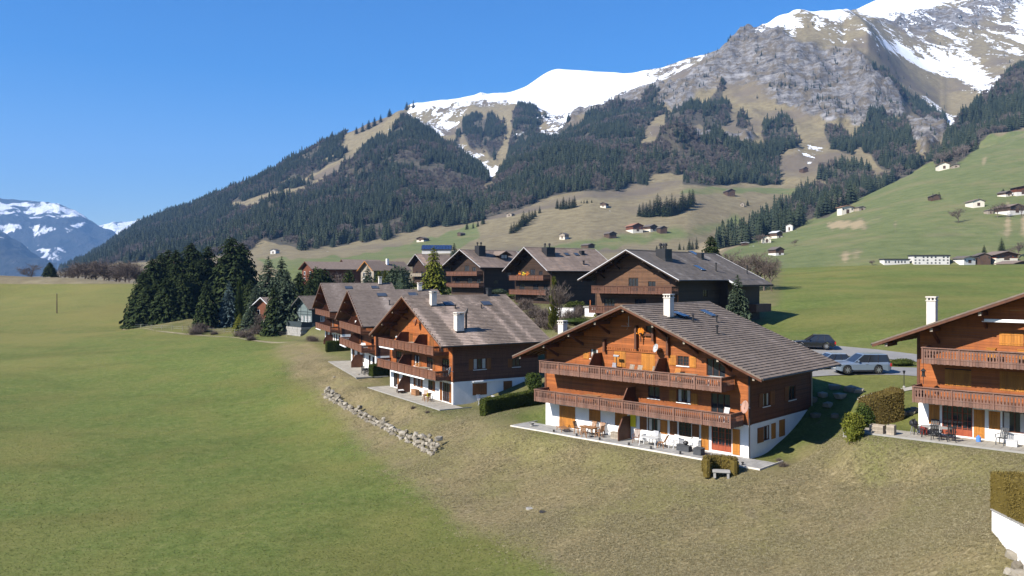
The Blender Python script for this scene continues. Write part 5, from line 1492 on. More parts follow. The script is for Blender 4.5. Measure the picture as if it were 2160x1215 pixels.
for x_, y_ in ((1190, 250), (1238, 388)): q = zz(hI, *Z7, x_, y_); skylight(rI, hI, q[0], q[1], 1.3, 1.6)
q = zz(hI, *Z7, 1248, 292); chimney(rI, q[0], q[1], q[2], q[2] + 0.8, 0.8, 0.8, hI, False, M_black)
for x_, y_ in ((1397, 415), (1692, 438)): q = zz(hI, *Z7, x_, y_); vent(rI, hI, q[0], q[1], 1.1, 0.09)
# dormer on G
q = zz(hG, *Z6, 840, 345)
x, y = q[0], q[1]; zr = roof_z(hG, x)
m = MB(); m.box(x - 3.0, x, y - 1.2, y + 1.2, zr - 0.6, zr + 1.1); dm = m.build('dormer', W_dark, rG)
m = MB()
for sg in (-1, 1):
    m.prism([(y, zr + 1.95), (y + sg * 2.0, zr + 0.95), (y + sg * 2.0, zr + 0.83), (y, zr + 1.83)], x - 3.6, x + 0.7, 'x', 0.4)
m.build('dormer_roof', T_sheet, dm)
m = MB(); m.prism([(y - 1.2, zr + 1.1), (y + 1.2, zr + 1.1), (y, zr + 1.8)], x - 0.1, x - 0.01, 'x'); m.build('dormer_gable', W_dark, dm)
for q in (-0.8, 0.1):
    m = MB(); m.box(x + 0.001, x + 0.03, y + q, y + q + 0.7, zr + 0.25, zr + 1.0); m.build('dormer_window', M_curt, dm)
# extra wing of I on the right, and its raised gallery
m = MB(); m.box(hI['w'], hI['w'] + 1.3, 11.6, hI['dep'] - 0.2, -2.0, roof_z(hI, hI['w'] + 1.3) - 0.4); m.build('side_wing', W_dark, rI)
m = MB(); m.box(hI['w'] + 1.32, hI['w'] + 2.6, hI['dep'] - 4, hI['dep'] + 1.0, 1.6, 2.75); m.build('gallery', W_bald, rI)
m = MB(); m.box(hI['w'] + 0.1, hI['w'] + 0.16, -0.12, 0.16, 1.7, 4.4); m.build('corner_board', W_orange, rI)
m = MB(); m.box(0.15, 0.3, -1.7, -1.5, 2.0, 3.5); m.build('balcony_support', W_orange, rI)
# small houses between the trees
def small_house(name, label, px, py, d, ang, W, dpt, eave, rise, tile, wood_, gz_=None, chim=False, cat='house', group=None, plaster_h=0.0, verge=None):
    """px, py is the front of the ridge"""
    p = P(px, py, d)
    a = R_(ang); Rv = Vector((math.cos(a), math.sin(a), 0)); Iv = Vector((-math.sin(a), math.cos(a), 0))
    z0 = p.z - rise - eave
    root = empty(name, (p.x, p.y, z0), a); tag(root, label, cat, group)
    o = 0.7 if W > 6 else 0.4
    w = W / 2 - o
    k = rise / (W / 2)
    m = MB(); m.prism([(-w, -3), (w, -3), (w, eave + k * o - 0.12), (0, eave + rise - 0.14), (-w, eave + k * o - 0.12)], 0.9, dpt, 'y')
    m.build('timber_wall', wood_, root)
    if plaster_h:
        m = MB(); m.box(-w - 0.03, w + 0.03, 0.87, dpt + 0.03, -3, plaster_h); m.build('plinth_wall', M_cream, root)
    for sg in (-1, 1):
        m = MB(); m.prism([(0, eave + rise), (sg * W / 2, eave), (sg * W / 2, eave - 0.16), (0, eave + rise - 0.16)], 0, dpt + 0.6, 'y', random.uniform(0.3, 0.7))
        m.build('roof_slope', tile, root)
        m = MB(); m.prism([(0, eave + rise + .03), (sg * W / 2, eave + .03), (sg * W / 2, eave - 0.2), (0, eave + rise - 0.2)], -0.05, -0.002, 'y'); m.build('verge_board', verge or W_beam, root)
    nw = max(2, int(W / 3.5))
    for q in range(nw):
        x = -w + 2 * w * (q + 0.5) / nw
        for zb in ([eave * 0.55] if eave < 4 else [1.0, eave * 0.62]):
            m = MB(); m.box(x - 0.5, x + 0.5, 0.84, 0.888, zb, zb + 1.1); f = m.build('window', M_wpaint, root)
            m = MB(); m.box(x - 0.42, x + 0.42, 0.82, 0.839, zb + 0.08, zb + 1.02); m.build('pane', M_glass, f)
    if chim:
        m = MB(); m.box(W * 0.12, W * 0.12 + 0.6, dpt * 0.5, dpt * 0.5 + 0.6, eave, eave + rise + 0.7); m.build('chimney', M_white, root)
    return root
small_house('timber_house', 'low brown house with an orange gable above the dark conifers', 642.7, 551.4, 240, -52, 9.5, 16, 4.5, 2.3, T_sheet, W_brown)
small_house('timber_house', 'house with a brown tiled roof behind a bare tree', 720, 547, 262, -56, 10, 13, 4.5, 3.2, T_sheet, W_brown, chim=False)
small_house('timber_house', 'house with pale yellow verge boards and a white chimney', 769, 550.4, 225, -45, 7.5, 13, 4.2, 2.7, T_sheet, W_grey, chim=True, verge=W_shut)
small_house('timber_house', 'house with a plain grey roof and white chimney among tall spruces', 426, 616, 228, -30, 10, 14, 4.0, 3.0, T_slate, W_dark, chim=True)
small_house('timber_house', 'small brown house with a pale verge beside the blue spruce', 549, 627, 196, -38, 9.0, 10, 3.6, 2.6, T_sheet, W_brown, plaster_h=0.8, verge=M_edge)
small_house('timber_house', 'brown roofed house behind the dormer of a dark chalet', 1062, 528, 205, -49, 11, 14, 5.5, 3.4, T_slate, W_dark)

# ------------------------------------------------------------------ ground lines of sight
def ground_hit(px, py, d0=20.0, d1=330.0):
    ds = np.geomspace(d0, d1, 700)
    zz_ = near_tps((px - 1080) / F * ds, ds)
    below = (HY - py) / F * ds <= zz_
    k = int(np.argmax(below)) if below.any() else len(ds) - 1
    d = ds[k]
    return Vector(((px - 1080) / F * d, d, float(zz_[k])))
def drape(name, poly_px, mat, lift=0.04, cell=0.3, label=None, world=False):
    """a thin sheet laid over the ground inside an outline"""
    pts = np.array([(ground_hit(*q).x, ground_hit(*q).y) for q in poly_px]) if not world else np.array(poly_px)
    x0, y0 = pts.min(0); x1, y1 = pts.max(0)
    xs, ys_ = np.arange(x0, x1 + cell, cell), np.arange(y0, y1 + cell, cell)
    gx, gy = np.meshgrid(xs, ys_, indexing='ij')
    ins = in_poly(gx, gy, pts)
    # pull the outer ring of vertices onto the outline
    gz_ = near_tps(gx, gy) + lift
    idx_ = np.arange(gx.size).reshape(gx.shape)
    q = ins[:-1, :-1].astype(int) + ins[1:, :-1] + ins[1:, 1:] + ins[:-1, 1:]
    keep = q >= 1
    seg = []
    P0, P1 = pts, np.roll(pts, -1, 0)
    out = ~ins
    ox, oy = gx[out], gy[out]
    best = np.full(ox.shape, 1e9); bx, by = ox.copy(), oy.copy()
    for a, b in zip(P0, P1):
        ab = b - a; t_ = np.clip(((ox - a[0]) * ab[0] + (oy - a[1]) * ab[1]) / (ab @ ab + 1e-9), 0, 1)
        cx, cy = a[0] + t_ * ab[0], a[1] + t_ * ab[1]
        dd = (cx - ox) ** 2 + (cy - oy) ** 2
        m_ = dd < best
        best[m_] = dd[m_]; bx[m_] = cx[m_]; by[m_] = cy[m_]
    gx[out], gy[out] = bx, by
    gz_ = near_tps(gx, gy) + lift
    fq_ = np.stack([idx_[:-1, :-1][keep], idx_[1:, :-1][keep], idx_[1:, 1:][keep], idx_[:-1, 1:][keep]], -1)
    used = np.unique(fq_); remap = np.full(gx.size, -1); remap[used] = np.arange(len(used))
    V_ = np.stack([gx, gy, gz_], -1).reshape(-1, 3)[used]
    o = link(bpy.data.objects.new(name, np_mesh(name, V_, remap[fq_], mat, True)))
    return tag(o, label, None, kind='structure')
M_asph = simple('asphalt', (0.20, 0.195, 0.185), 0.95, 0.12, 1.2, bump=0.01)
M_gravel = simple('gravel', (0.34, 0.31, 0.25), 0.95, 0.2, 3.0, bump=0.02)
drape('road', [(1680, 732), (1690, 719), (1752, 729), (1850, 739), (1925, 748), (1960, 752), (1960, 768), (1905, 761), (1850, 757), (1760, 749), (1690, 744)], M_asph, 0.05, 0.6, 'pale asphalt lane above the chalets')
drape('parking_area', [(1700, 782), (1725, 772), (1790, 771), (1930, 777), (1960, 778), (1960, 796), (1900, 793), (1830, 792), (1752, 793), (1705, 796)], M_asph, 0.05, 0.4, 'pale parking strip with the parked cars')
drape('footpath', [(1806, 845), (1830, 833), (1880, 824), (1930, 815), (1930, 823), (1885, 831), (1840, 842), (1815, 850)], M_gravel, 0.04, 0.25, 'pale footpath behind the shaded garden')

def patio(h, u0, u1, v0, v1, kerb, slab=0.5, mat=None, name='patio', label=None):
    root = empty(name, (*h['org'], h['gz']), R_(h['ang']))
    tag(root, label, None, kind='structure')
    m = MB()
    nu, nv = max(1, round((u1 - u0) / slab)), max(1, round((v1 - v0) / slab))
    for i in range(nu):
        for j in range(nv):
            m.box(u0 + (u1 - u0) * i / nu + 0.006, u0 + (u1 - u0) * (i + 1) / nu - 0.006, v0 + (v1 - v0) * j / nv + 0.006, v0 + (v1 - v0) * (j + 1) / nv - 0.006, -0.12, 0.0 + random.uniform(-.003, .003), random.random())
    o = m.build('paving_slabs', mat or M_pave, root); o['kind'] = 'stuff'
    m = MB(); m.box(u0, u1, v0 + 0.01, v1, -0.5, -0.02); m.build('slab_bed', M_conc, root)
    for a, b, c, d, nm in ((u0 - 0.05, u1 + 0.05, v0 - 0.05, v0 - 0.001, 'kerb'), (u0 - 0.05, u0 - 0.001, v0 + 0.001, min(v1, 0.0) + 1, 'kerb'), (u1 + 0.001, u1 + 0.05, v0 + 0.001, min(v1, 0.0) + 1, 'kerb')):
        m = MB(); m.box(a, b, c, d, -0.10, 0.02); m.build(nm, kerb, root)
    return root
hA, hB, hR = HOUSES['A'], HOUSES['B'], HOUSES['R']
uL = hit_y(hA, 1078, 893, -2.6)[0]; uR = hit_y(hA, 1602, 984, -2.6)[0]
patio(hA, max(uL, -3.4), uR, -2.6, -0.02, M_chim, 0.5, M_conc, label='grey paved terrace with a white kerb')
m = MB()
uL = hit_y(hB, 776, 816, -2.9)[0]; uR = hit_y(hB, 928, 866, -2.9)[0]
patio(hB, max(uL, -4.0), uR, -2.9, -0.02, M_conc, 0.6, label='beige paved terrace with a low stone edge')
patio(hR, -4.2, 20.0, -2.5, -0.02, M_conc, 0.5, label='beige paved terrace along the white wall')
patio(HOUSES['C'], -1.0, hC['w'] + 3.2, -3.4, -0.02, M_conc, 0.6, label='beige terrace seen between two hedges')
patio(HOUSES['D'], 0.0, hD['w'] + 1.0, -2.6, -0.02, M_conc, 0.6, label='small terrace under brown balconies')

# ------------------------------------------------------------------ furniture
def L2W(h, u, v, z=0.0):
    p = h['pt'](u, v); return Vector((p[0], p[1], h['gz'] + z))
def place(root, h, u, v, z, rot):
    root.location = L2W(h, u, v, z); root.rotation_euler = (0, 0, R_(h['ang'] + rot))
    return root
def chair(label, mat, group=None, arms=True, recline=0.18, name='garden_chair'):
    r = empty(name); tag(r, label, 'chair', group)
    m = MB()
    for k in range(5): m.box(-0.24, 0.24, -0.22 + k * 0.09, -0.145 + k * 0.09, 0.42, 0.445, random.random())
    m.build('seat', mat, r)
    m = MB()
    for k in range(5): m.bar((-0.20 + k * 0.10, 0.23, 0.45), (-0.20 + k * 0.10, 0.23 + recline, 1.02), 0.07, 0.02, random.random(), up=(0, 1, 0))
    m.bar((-0.26, 0.23 + recline, 1.0), (0.26, 0.23 + recline, 1.0), 0.03, 0.07)
    m.build('backrest', mat, r)
    for sx in (-1, 1):
        for sy in (-1, 1):
            m = MB(); m.bar((sx * 0.24, sy * 0.2, 0.42), (sx * 0.24, sy * 0.26, 0), 0.045); m.build('leg', mat, r)
        if arms:
            m = MB(); m.bar((sx * 0.27, -0.24, 0.64), (sx * 0.27, 0.27, 0.66), 0.06, 0.025); m.bar((sx * 0.27, -0.22, 0.44), (sx * 0.27, -0.22, 0.63), 0.04); m.build('armrest', mat, r)
    return r
def table(label, mat, L=1.5, W=0.85, H=0.74, legs=None, name='garden_table', oval=False):
    r = empty(name); tag(r, label, 'table')
    m = MB()
    if oval:
        pts = [(L / 2 * math.cos(a), W / 2 * math.sin(a)) for a in np.linspace(0, 2 * math.pi, 20, endpoint=False)]
        m.prism(pts, H - 0.04, H, 'z')
    else:
        for k in range(8): m.box(-L / 2, L / 2, -W / 2 + W * k / 8, -W / 2 + W * (k + 1) / 8 - 0.008, H - 0.04, H, random.random())
        m.box(-L / 2 + 0.1, L / 2 - 0.1, -W / 2 + 0.1, W / 2 - 0.1, H - 0.10, H - 0.041)
    m.build('table_top', mat, r)
    for sx in (-1, 1):
        for sy in (-1, 1):
            m = MB(); m.bar((sx * (L / 2 - 0.2), sy * (W / 2 - 0.15), H - 0.05), (sx * (L / 2 - 0.12), sy * (W / 2 - 0.1), 0), 0.06); m.build('leg', legs or mat, r)
    return r
def lounger(label, mat, cloth=None):
    r = empty('sun_lounger'); tag(r, label, 'lounger')
    m = MB()
    for k in range(9): m.box(-0.32, 0.32, -0.9 + k * 0.12, -0.80 + k * 0.12, 0.32, 0.35, random.random())
    m.build('bed', mat, r)
    m = MB()
    for k in range(6): m.bar((-0.32, 0.2 + k * 0.10, 0.36 + k * 0.09), (0.32, 0.2 + k * 0.10, 0.36 + k * 0.09), 0.08, 0.025)
    m.build('backrest', mat, r)
    for sx in (-1, 1):
        m = MB(); m.bar((sx * 0.34, -0.92, 0.31), (sx * 0.34, 0.75, 0.31), 0.05); m.build('rail', mat, r)
        for y in (-0.7, 0.5):
            m = MB(); m.bar((sx * 0.33, y, 0.3), (sx * 0.36, y, 0), 0.05); m.build('leg', mat, r)
    if cloth:
        m = MB(); m.box(-0.3, 0.3, -0.85, 0.15, 0.352, 0.42); m.bar((0, 0.2, 0.44), (0, 0.72, 0.9), 0.6, 0.08); m.build('cushion', cloth, r)
    return r
def planter(label, mat, L=0.9, W=0.45, H=0.5, name='storage_chest', cat='chest', lid=True):
    r = empty(name); tag(r, label, cat)
    m = MB()
    nb = 4
    for k in range(nb):
        z0, z1 = H * k / nb + 0.004, H * (k + 1) / nb - 0.004
        m.box(-L / 2, L / 2, -W / 2, -W / 2 + 0.03, z0, z1, random.random()); m.box(-L / 2, L / 2, W / 2 - 0.03, W / 2, z0, z1, random.random())
        m.box(-L / 2, -L / 2 + 0.03, -W / 2 + 0.03, W / 2 - 0.03, z0, z1); m.box(L / 2 - 0.03, L / 2, -W / 2 + 0.03, W / 2 - 0.03, z0, z1)
    m.box(-L / 2 + .03, L / 2 - .03, -W / 2 + .03, W / 2 - .03, 0.01, H - 0.08)
    m.build('box', mat, r)
    if lid:
        m = MB(); m.box(-L / 2 - 0.03, L / 2 + 0.03, -W / 2 - 0.03, W / 2 + 0.03, H, H + 0.04); m.build('lid', mat, r)
    return r
# terrace of A
def onA(zx, zy, v): return hit_y(hA, 1060 + zx / 3, 600 + zy / 3, v)[0]
u = onA(385, 890, -1.2); place(lounger('slatted wooden lounger beside the closed orange door', W_teak), hA, u, -1.3, 0.0, 60)
u = onA(545, 905, -1.4); place(table('brown wooden dining table on the grey terrace', W_teak, 1.5, 0.85), hA, u, -1.4, 0.0, 0)
for du, dv, rr_, w_ in ((-1.15, 0.0, 90, 'at the head of the brown dining table'), (-0.25, 0.75, 0, 'behind the brown dining table'), (0.35, -0.8, 180, 'in front of the brown dining table'), (1.2, -0.1, -90, 'at the far head of the brown dining table'), (0.7, 0.75, 10, 'by the white wall behind the brown table')):
    place(chair('brown slatted wooden armchair ' + w_, W_teak), hA, u + du, -1.4 + dv, 0.0, rr_)
u = onA(712, 945, -1.0); place(planter('small pale wooden chest in front of the privacy screen', W_grey, 0.8, 0.4, 0.5), hA, u, -0.9, 0, 0)
u = onA(850, 960, -1.0); place(chair('dark wooden armchair beside the terrace privacy screen', W_balc, recline=0.25), hA, u, -1.1, 0, 20)
u = onA(930, 970, -1.4); place(table('white plastic oval table on the grey terrace', M_plast, 1.7, 0.95, 0.72, oval=True), hA, u, -1.4, 0, 5)
u2 = onA(985, 965, -1.2); place(chair('folding teak chair tilted towards the white oval table', W_teak, arms=False, recline=0.3), hA, u2 + 0.4, -1.3, 0, -80)
u2 = onA(955, 935, -0.6); place(chair('grey chair between white oval table and wall', M_lmetal, arms=True), hA, u2, -0.6, 0, 0)
u = onA(1085, 1000, -0.8); place(chair('white plastic armchair beside the grey rattan boxes', M_plast, recline=0.2), hA, u, -0.9, 0, -10)
u = onA(1145, 1030, -1.2); place(planter('long dark rattan box by the white wall', M_gplast, 1.1, 0.5, 0.42), hA, u, -1.1, 0, 0)
u2 = onA(1243, 1045, -1.5); place(planter('square dark rattan box next to the orange shutter', M_gplast, 0.65, 0.6, 0.48), hA, u2, -1.5, 0, 0)
place(chair('white garden chair behind the square rattan box', M_plast, recline=0.2), hA, onA(1215, 1010, -0.7), -0.8, 0, 10)
r = empty('grill'); tag(r, 'small black grill standing on the long rattan box', 'grill'); m = MB(); m.lathe([(0.05, 0), (0.2, 0.12), (0.22, 0.2), (0.16, 0.3), (0.03, 0.34)], 12); m.build('kettle', M_black, r); m = MB(); m.tube([(0, 0, 0.33), (0, 0, 0.42)], 0.03, 6); m.build('handle', M_black, r)
place(r, hA, u + 0.15, -1.1, 0.46, 0)
r = empty('hanging_towel'); tag(r, 'yellow towel hung on the terrace wall of the orange chalet', 'towel'); x, z = hit_y(hA, 1060 + 827 / 3, 600 + 862 / 3, -0.1)
m = MB(); m.box(-0.26, 0.26, -0.03, 0.0, -0.5, 0.5); m.box(-0.27, 0.27, -0.05, 0.0, 0.46, 0.52); m.build('cloth', M_yellow, r); place(r, hA, x, -0.1, z, 0)
for zx, zy in ((325, 912), (470, 940), (615, 965), (800, 990), (940, 1022), (1125, 1048), (1520, 1118)):
    u = onA(zx, zy, -2.3); r = empty('terrace_lamp'); tag(r, 'small dark lamp along the front edge of the grey terrace', 'lamp', 'terrace edge lamps')
    m = MB(); m.lathe([(0.09, 0), (0.09, 0.05), (0.05, 0.06), (0.05, 0.12), (0.10, 0.13), (0.11, 0.18), (0.03, 0.22)], 10); m.build('lamp_body', M_black, r); place(r, hA, u, -2.3, 0, 0)
u = onA(185, 860, -1.6); r = empty('stone_planter'); tag(r, 'small stone bowl at the far end of the grey terrace', 'planter'); m = MB(); m.lathe([(0.14, 0), (0.18, 0.05), (0.16, 0.12), (0.26, 0.34), (0.28, 0.36), (0.22, 0.30), (0.05, 0.28)], 14); m.build('bowl', M_conc, r); place(r, hA, max(u, -2.9), -1.6, 0, 0)
# upper balconies of A
zA1, zA2 = 2.63, 5.23
for zx, zy, v, z, lab, mk in (
    (690, 512, -0.9, zA2, 'grey folding chair on the top balcony of the orange chalet', lambda l: chair(l, M_lmetal, arms=False)),
    (802, 530, -1.0, zA2, 'pale wooden chair beside the closed balcony door', lambda l: chair(l, W_grey, arms=False)),
    (852, 535, -1.0, zA2, 'pale slatted armchair next to the closed balcony door', lambda l: chair(l, W_grey)),
    (943, 545, -1.0, zA2, 'pale chair beside the top balcony screen', lambda l: chair(l, W_grey, arms=False)),
    (1090, 560, -1.0, zA2, 'orange wooden chair at the long top balcony table', lambda l: chair(l, W_shut, arms=False, recline=0.4)),
    (1160, 575, -1.0, zA2, 'long wooden table on the top balcony', lambda l: table(l, W_grey, 1.8, 0.7)),
    (1345, 585, -1.0, zA2, 'white plastic table at the end of the top balcony', lambda l: table(l, M_plast, 1.1, 0.7)),
    (565, 705, -1.0, zA1, 'wooden table on the left half of the lower balcony', lambda l: table(l, W_teak, 1.6, 0.8)),
    (735, 722, -1.0, zA1, 'small teak table against the lower balcony screen', lambda l: table(l, W_teak, 0.9, 0.6)),
    (1415, 800, -0.9, zA1, 'white chair in front of the dark lower balcony door', lambda l: chair(l, M_plast, arms=False))):
    u = hit_y(hA, 1060 + zx / 3, 600 + zy / 3, v)[0]
    place(mk(lab), hA, min(u, 18.6), v, z, random.uniform(-15, 15))
u, z = hit_y(hA, 1060 + 725 / 3, 600 + 445 / 3, -0.5)
r = empty('patio_heater'); tag(r, 'slim patio heater with a flat pale head on the top balcony', 'heater')
m = MB(); m.tube([(0, 0, 0), (0, 0, 1.55)], 0.03, 8); m.lathe([(0.2, 0), (0.2, 0.05), (0.03, 0.08)], 12); m.build('pole', M_black, r); m = MB(); m.box(-0.28, 0.28, -0.10, 0.10, 1.55, 1.72); m.build('heater_head', M_lmetal, r, bevel=0.03); place(r, hA, u, -0.6, zA2, 0)
x, z = hit_y(hA, 1060 + 870 / 3, 600 + 305 / 3, -0.4)
r = empty('flower_basket'); tag(r, 'hanging basket of orange flowers below the gable window', 'flowers')
m = MB()
for q in range(90):
    a = Vector((random.gauss(0, 0.13), random.gauss(0, 0.10), random.gauss(0.1, 0.13))); s_ = 0.06
    m.add([a + Vector((-s_, 0, -s_)), a + Vector((s_, 0.03, -s_)), a + Vector((0, 0, s_))], [(0, 1, 2)])
m.build('blossoms', M_orangef, r); m = MB(); m.lathe([(0.05, -0.75), (0.06, -0.2), (0.14, -0.15), (0.16, 0.0)], 10); m.build('basket', W_beam, r)
place(r, hA, x, -0.3, z, 0)
# B terrace and balconies
def onB(zx, zy, v): return hit_y(hB, 600 + zx / 3.724, 580 + zy / 3.724, v)[0]
u = onB(915, 885, -1.2); place(lounger('black and white striped lounger beside the brown screen', M_black, M_cloth), hB, u, -1.3, 0, 80)
u = onB(1015, 925, -0.8); place(planter('wooden chest behind the brown terrace screen', W_teak, 1.3, 0.5, 0.65), hB, u, -0.6, 0, 0)
u = onB(1110, 945, -1.4); place(table('small wooden bistro table on the beige terrace', W_teak, 0.75, 0.75, 0.72), hB, u, -1.4, 0, 0)
place(chair('wooden chair beside the wooden bistro table', W_teak, arms=False), hB, u - 0.7, -1.0, 0, 70)
place(chair('wooden chair with a yellow towel hung over its back', W_teak, arms=False), hB, u + 0.8, -1.5, 0, -80)
r = empty('towel'); tag(r, 'yellow towel over a chair on the beige terrace', 'towel'); m = MB(); m.box(-0.22, 0.22, -0.02, 0.02, 0, 0.4); m.box(-0.22, 0.22, -0.05, 0.05, 0.4, 0.43); m.build('cloth', M_yellow, r); place(r, hB, u + 1.12, -1.56, 0.62, -80)
wB = hB['w']
# side garden seat of B
p_ = hB['pt'](wB + 1.4, 2.2)
for du, dv, rot, lab in ((1.0, 2.9, 90, 'white metal chair by the white side wall'), (2.2, 3.6, 20, 'pale metal chair beyond the side garden table')):
    place(chair(lab, M_lmetal, arms=False), hB, wB + du, dv, -0.05, rot)
place(table('pale metal table beside the white side wall', M_lmetal, 1.2, 0.7, 0.7), hB, wB + 1.9, 2.8, -0.05, 40)
place(table('pale wooden table on the lower balcony of the cowled chalet', W_grey, 1.9, 0.8), hB, 12.6, -0.9, zl, 0)
place(chair('orange folding chair at the pale balcony table', W_shut, arms=False, recline=0.35), hB, 10.6, -0.9, zl, 70)
place(table('pale table on the top balcony of the cowled chalet', W_grey, 1.5, 0.7), hB, 9.2, -0.9, zu, 0)
r = empty('balcony_lamp'); tag(r, 'white globe lamp on a post of the brown balcony', 'lamp'); m = MB(); m.tube([(0, 0, 0), (0, 0, 0.8)], 0.04, 6); m.build('stand', W_shut, r); m = MB(); m.lathe([(0.03, 0.8), (0.12, 0.86), (0.15, 0.95), (0.12, 1.05), (0.03, 1.1)], 12); m.build('globe', M_plast, r, smooth=True); place(r, hB, 5.4, -1.4, zu + 0.2, 0)
# C: white laundry and loungers, D: table
r = empty('laundry'); tag(r, 'white laundry hanging over the top balcony rail', 'laundry')
for k in range(4):
    m = MB(); x = 0.35 * k; m.add([(x, -0.02, 0), (x + 0.33, -0.02, 0.0), (x + 0.30, -0.05, -0.7 - 0.1 * (k % 2)), (x + 0.04, -0.08, -0.65), (x, 0.02, 0), (x + 0.33, 0.02, 0), (x + 0.30, -0.02, -0.7 - 0.1 * (k % 2)), (x + 0.04, -0.05, -0.65)], [(0, 1, 2, 3), (7, 6, 5, 4), (0, 4, 5, 1), (1, 5, 6, 2), (2, 6, 7, 3), (3, 7, 4, 0)]); m.build('cloth', M_cloth, r)
place(r, hC, 9.6, -1.2, zuC + 1.35, 0)
place(lounger('white lounger on the lower balcony above the hedge', M_plast, M_cloth), hC, hC['w'] - 3.2, -1.0, zlC, 90)
place(table('dark metal table on the terrace between two hedges', M_black, 1.3, 0.8), hC, hC['w'] + 0.2, -1.6, 0, 0)
for du, rot in ((-1.0, 90), (1.0, -90)): place(chair('dark metal chair at the terrace table between two hedges', M_black, 'chairs of the dark metal table'), hC, hC['w'] + 0.2 + du, -1.6, 0, rot)
place(table('pale table on the terrace next to the small dark green house', M_plast, 1.4, 0.8), hD, hD['w'] - 2.0, -1.4, 0, 0)
# R terrace
def onR(zx, zy, v): return hit_y(hR, 1740 + zx / 2.793, 780 + zy / 2.793, v)[0]
u = onR(660, 340, -1.3); place(table('grey oval garden table before the glazed terrace door', M_conc, 1.9, 1.0, 0.74, M_black, oval=True), hR, u, -1.3, 0, 0)
for du, dv, rot, lab in ((-1.15, 0.3, 80, 'black chair at the narrow end of the grey oval table'), (0.15, -0.75, 180, 'black chair in front of the grey oval table'), (1.0, -0.6, 200, 'black chair beside the terrace barbecue'), (-0.4, 0.75, 0, 'black chair behind the grey oval table')):
    place(chair(lab, M_black), hR, u + du, -1.3 + dv, 0, rot)
u = onR(1042, 400, -0.9); place(chair('black armchair beside the white cool box', M_gplast), hR, u, -0.9, 0, -15)
u = onR(1105, 430, -0.9); place(planter('white cool box on the beige terrace', M_plast, 0.6, 0.4, 0.38, 'cool_box', 'cool box'), hR, u, -1.0, 0, 0)
u = onR(905, 400, -0.8); r = empty('water_canister'); tag(r, 'blue canister standing by the orange shutter', 'canister'); m = MB(); m.lathe([(0.14, 0), (0.15, 0.02), (0.15, 0.3), (0.06, 0.36), (0.06, 0.42)], 12); m.build('canister_body', M_blue, r); place(r, hR, u, -0.8, 0, 0)
u = onR(525, 345, -0.7); r = empty('kettle_barbecue'); tag(r, 'black kettle barbecue at the terrace corner', 'barbecue')
m = MB(); m.lathe([(0.05, 0.5), (0.24, 0.6), (0.28, 0.72), (0.25, 0.86), (0.12, 0.95), (0.03, 0.97)], 16); m.build('kettle', M_black, r, smooth=True)
for k in range(3):
    a = 2.1 * k; m = MB(); m.bar((0.12 * math.cos(a), 0.12 * math.sin(a), 0.56), (0.3 * math.cos(a), 0.3 * math.sin(a), 0), 0.03); m.build('leg', M_lmetal, r)
place(r, hR, u, -0.8, 0, 0)
u = onR(565, 355, -0.5); place(planter('red box beside the black kettle barbecue', M_redc, 0.4, 0.3, 0.5, 'red_box', 'box'), hR, u + 0.2, -0.5, 0, 0)
u = onR(310, 370, -2.0); r = place(planter('stacked grey pallet crate at the end of the beige terrace', W_grey, 0.9, 0.6, 0.55, 'pallet_crate', 'crate', False), hR, max(u, -3.6), -2.0, 0, 0)
r = place(planter('smaller pallet crate beside the stacked grey crate', W_grey, 0.5, 0.5, 0.65, 'pallet_crate', 'crate', False), hR, max(u, -3.6) + 0.9, -2.0, 0, 0)
r = empty('bird_feeder'); tag(r, 'dark lantern bird feeder hanging at the lower balcony corner', 'bird feeder'); x, z = hit_y(hR, 1700 + 1158 / 4.674, 560 + 1060 / 4.674, -1.6)
m = MB(); m.lathe([(0.04, 0.0), (0.16, 0.02), (0.16, 0.06), (0.10, 0.08), (0.10, 0.36), (0.20, 0.38), (0.03, 0.56)], 8); m.build('feeder_body', M_black, r); m = MB(); m.tube([(0, 0, 0.55), (0, 0, 1.05)], 0.012, 5); m.build('hook', M_black, r); m = MB(); m.tube([(0, 0, -0.5), (0, 0, 0.02)], 0.02, 5); m.build('stake', M_black, r); place(r, hR, x, -1.6, z - 0.25, 0)
for zx, lab in ((1830, 'orange box with a dark lantern on the upper balcony'), (2140, 'orange crate on the upper balcony')):
    x, z = hit_y(hR, 1700 + zx / 4.674, 560 + 825 / 4.674, -1.0); place(planter(lab, W_shut, 0.5, 0.4, 0.9, 'balcony_cabinet', 'cabinet'), hR, x, -1.0, zt_ - 0.83 if False else hit_y(hR, 1944, 732, -PB)[1] - 0.83, 0)
# flowers on H's balcony
for k, xx in enumerate((2.2, 3.6, 4.7)):
    r = empty('flower_pot'); tag(r, 'pot of yellow and orange flowers on the dark balcony rail', 'flowers', 'balcony flower pots')
    m = MB()
    for q in range(28):
        a = Vector((random.gauss(0, 0.22), random.gauss(0, 0.15), random.gauss(0.35, 0.18))); s_ = 0.07
        m.add([a + Vector((-s_, 0, -s_)), a + Vector((s_, 0.03, -s_)), a + Vector((0, 0, s_))], [(0, 1, 2)])
    m.build('blossoms', (M_orangef, M_yellow, M_orangef)[k], r); m = MB(); m.lathe([(0.12, 0), (0.17, 0.22), (0.15, 0.22)], 10); m.build('pot', M_redc, r)
    x0, z0 = hit_y(hH, 1100, 581, -1.6); place(r, hH, xx + 1.5, -1.55, z0 + 0.0, 0)

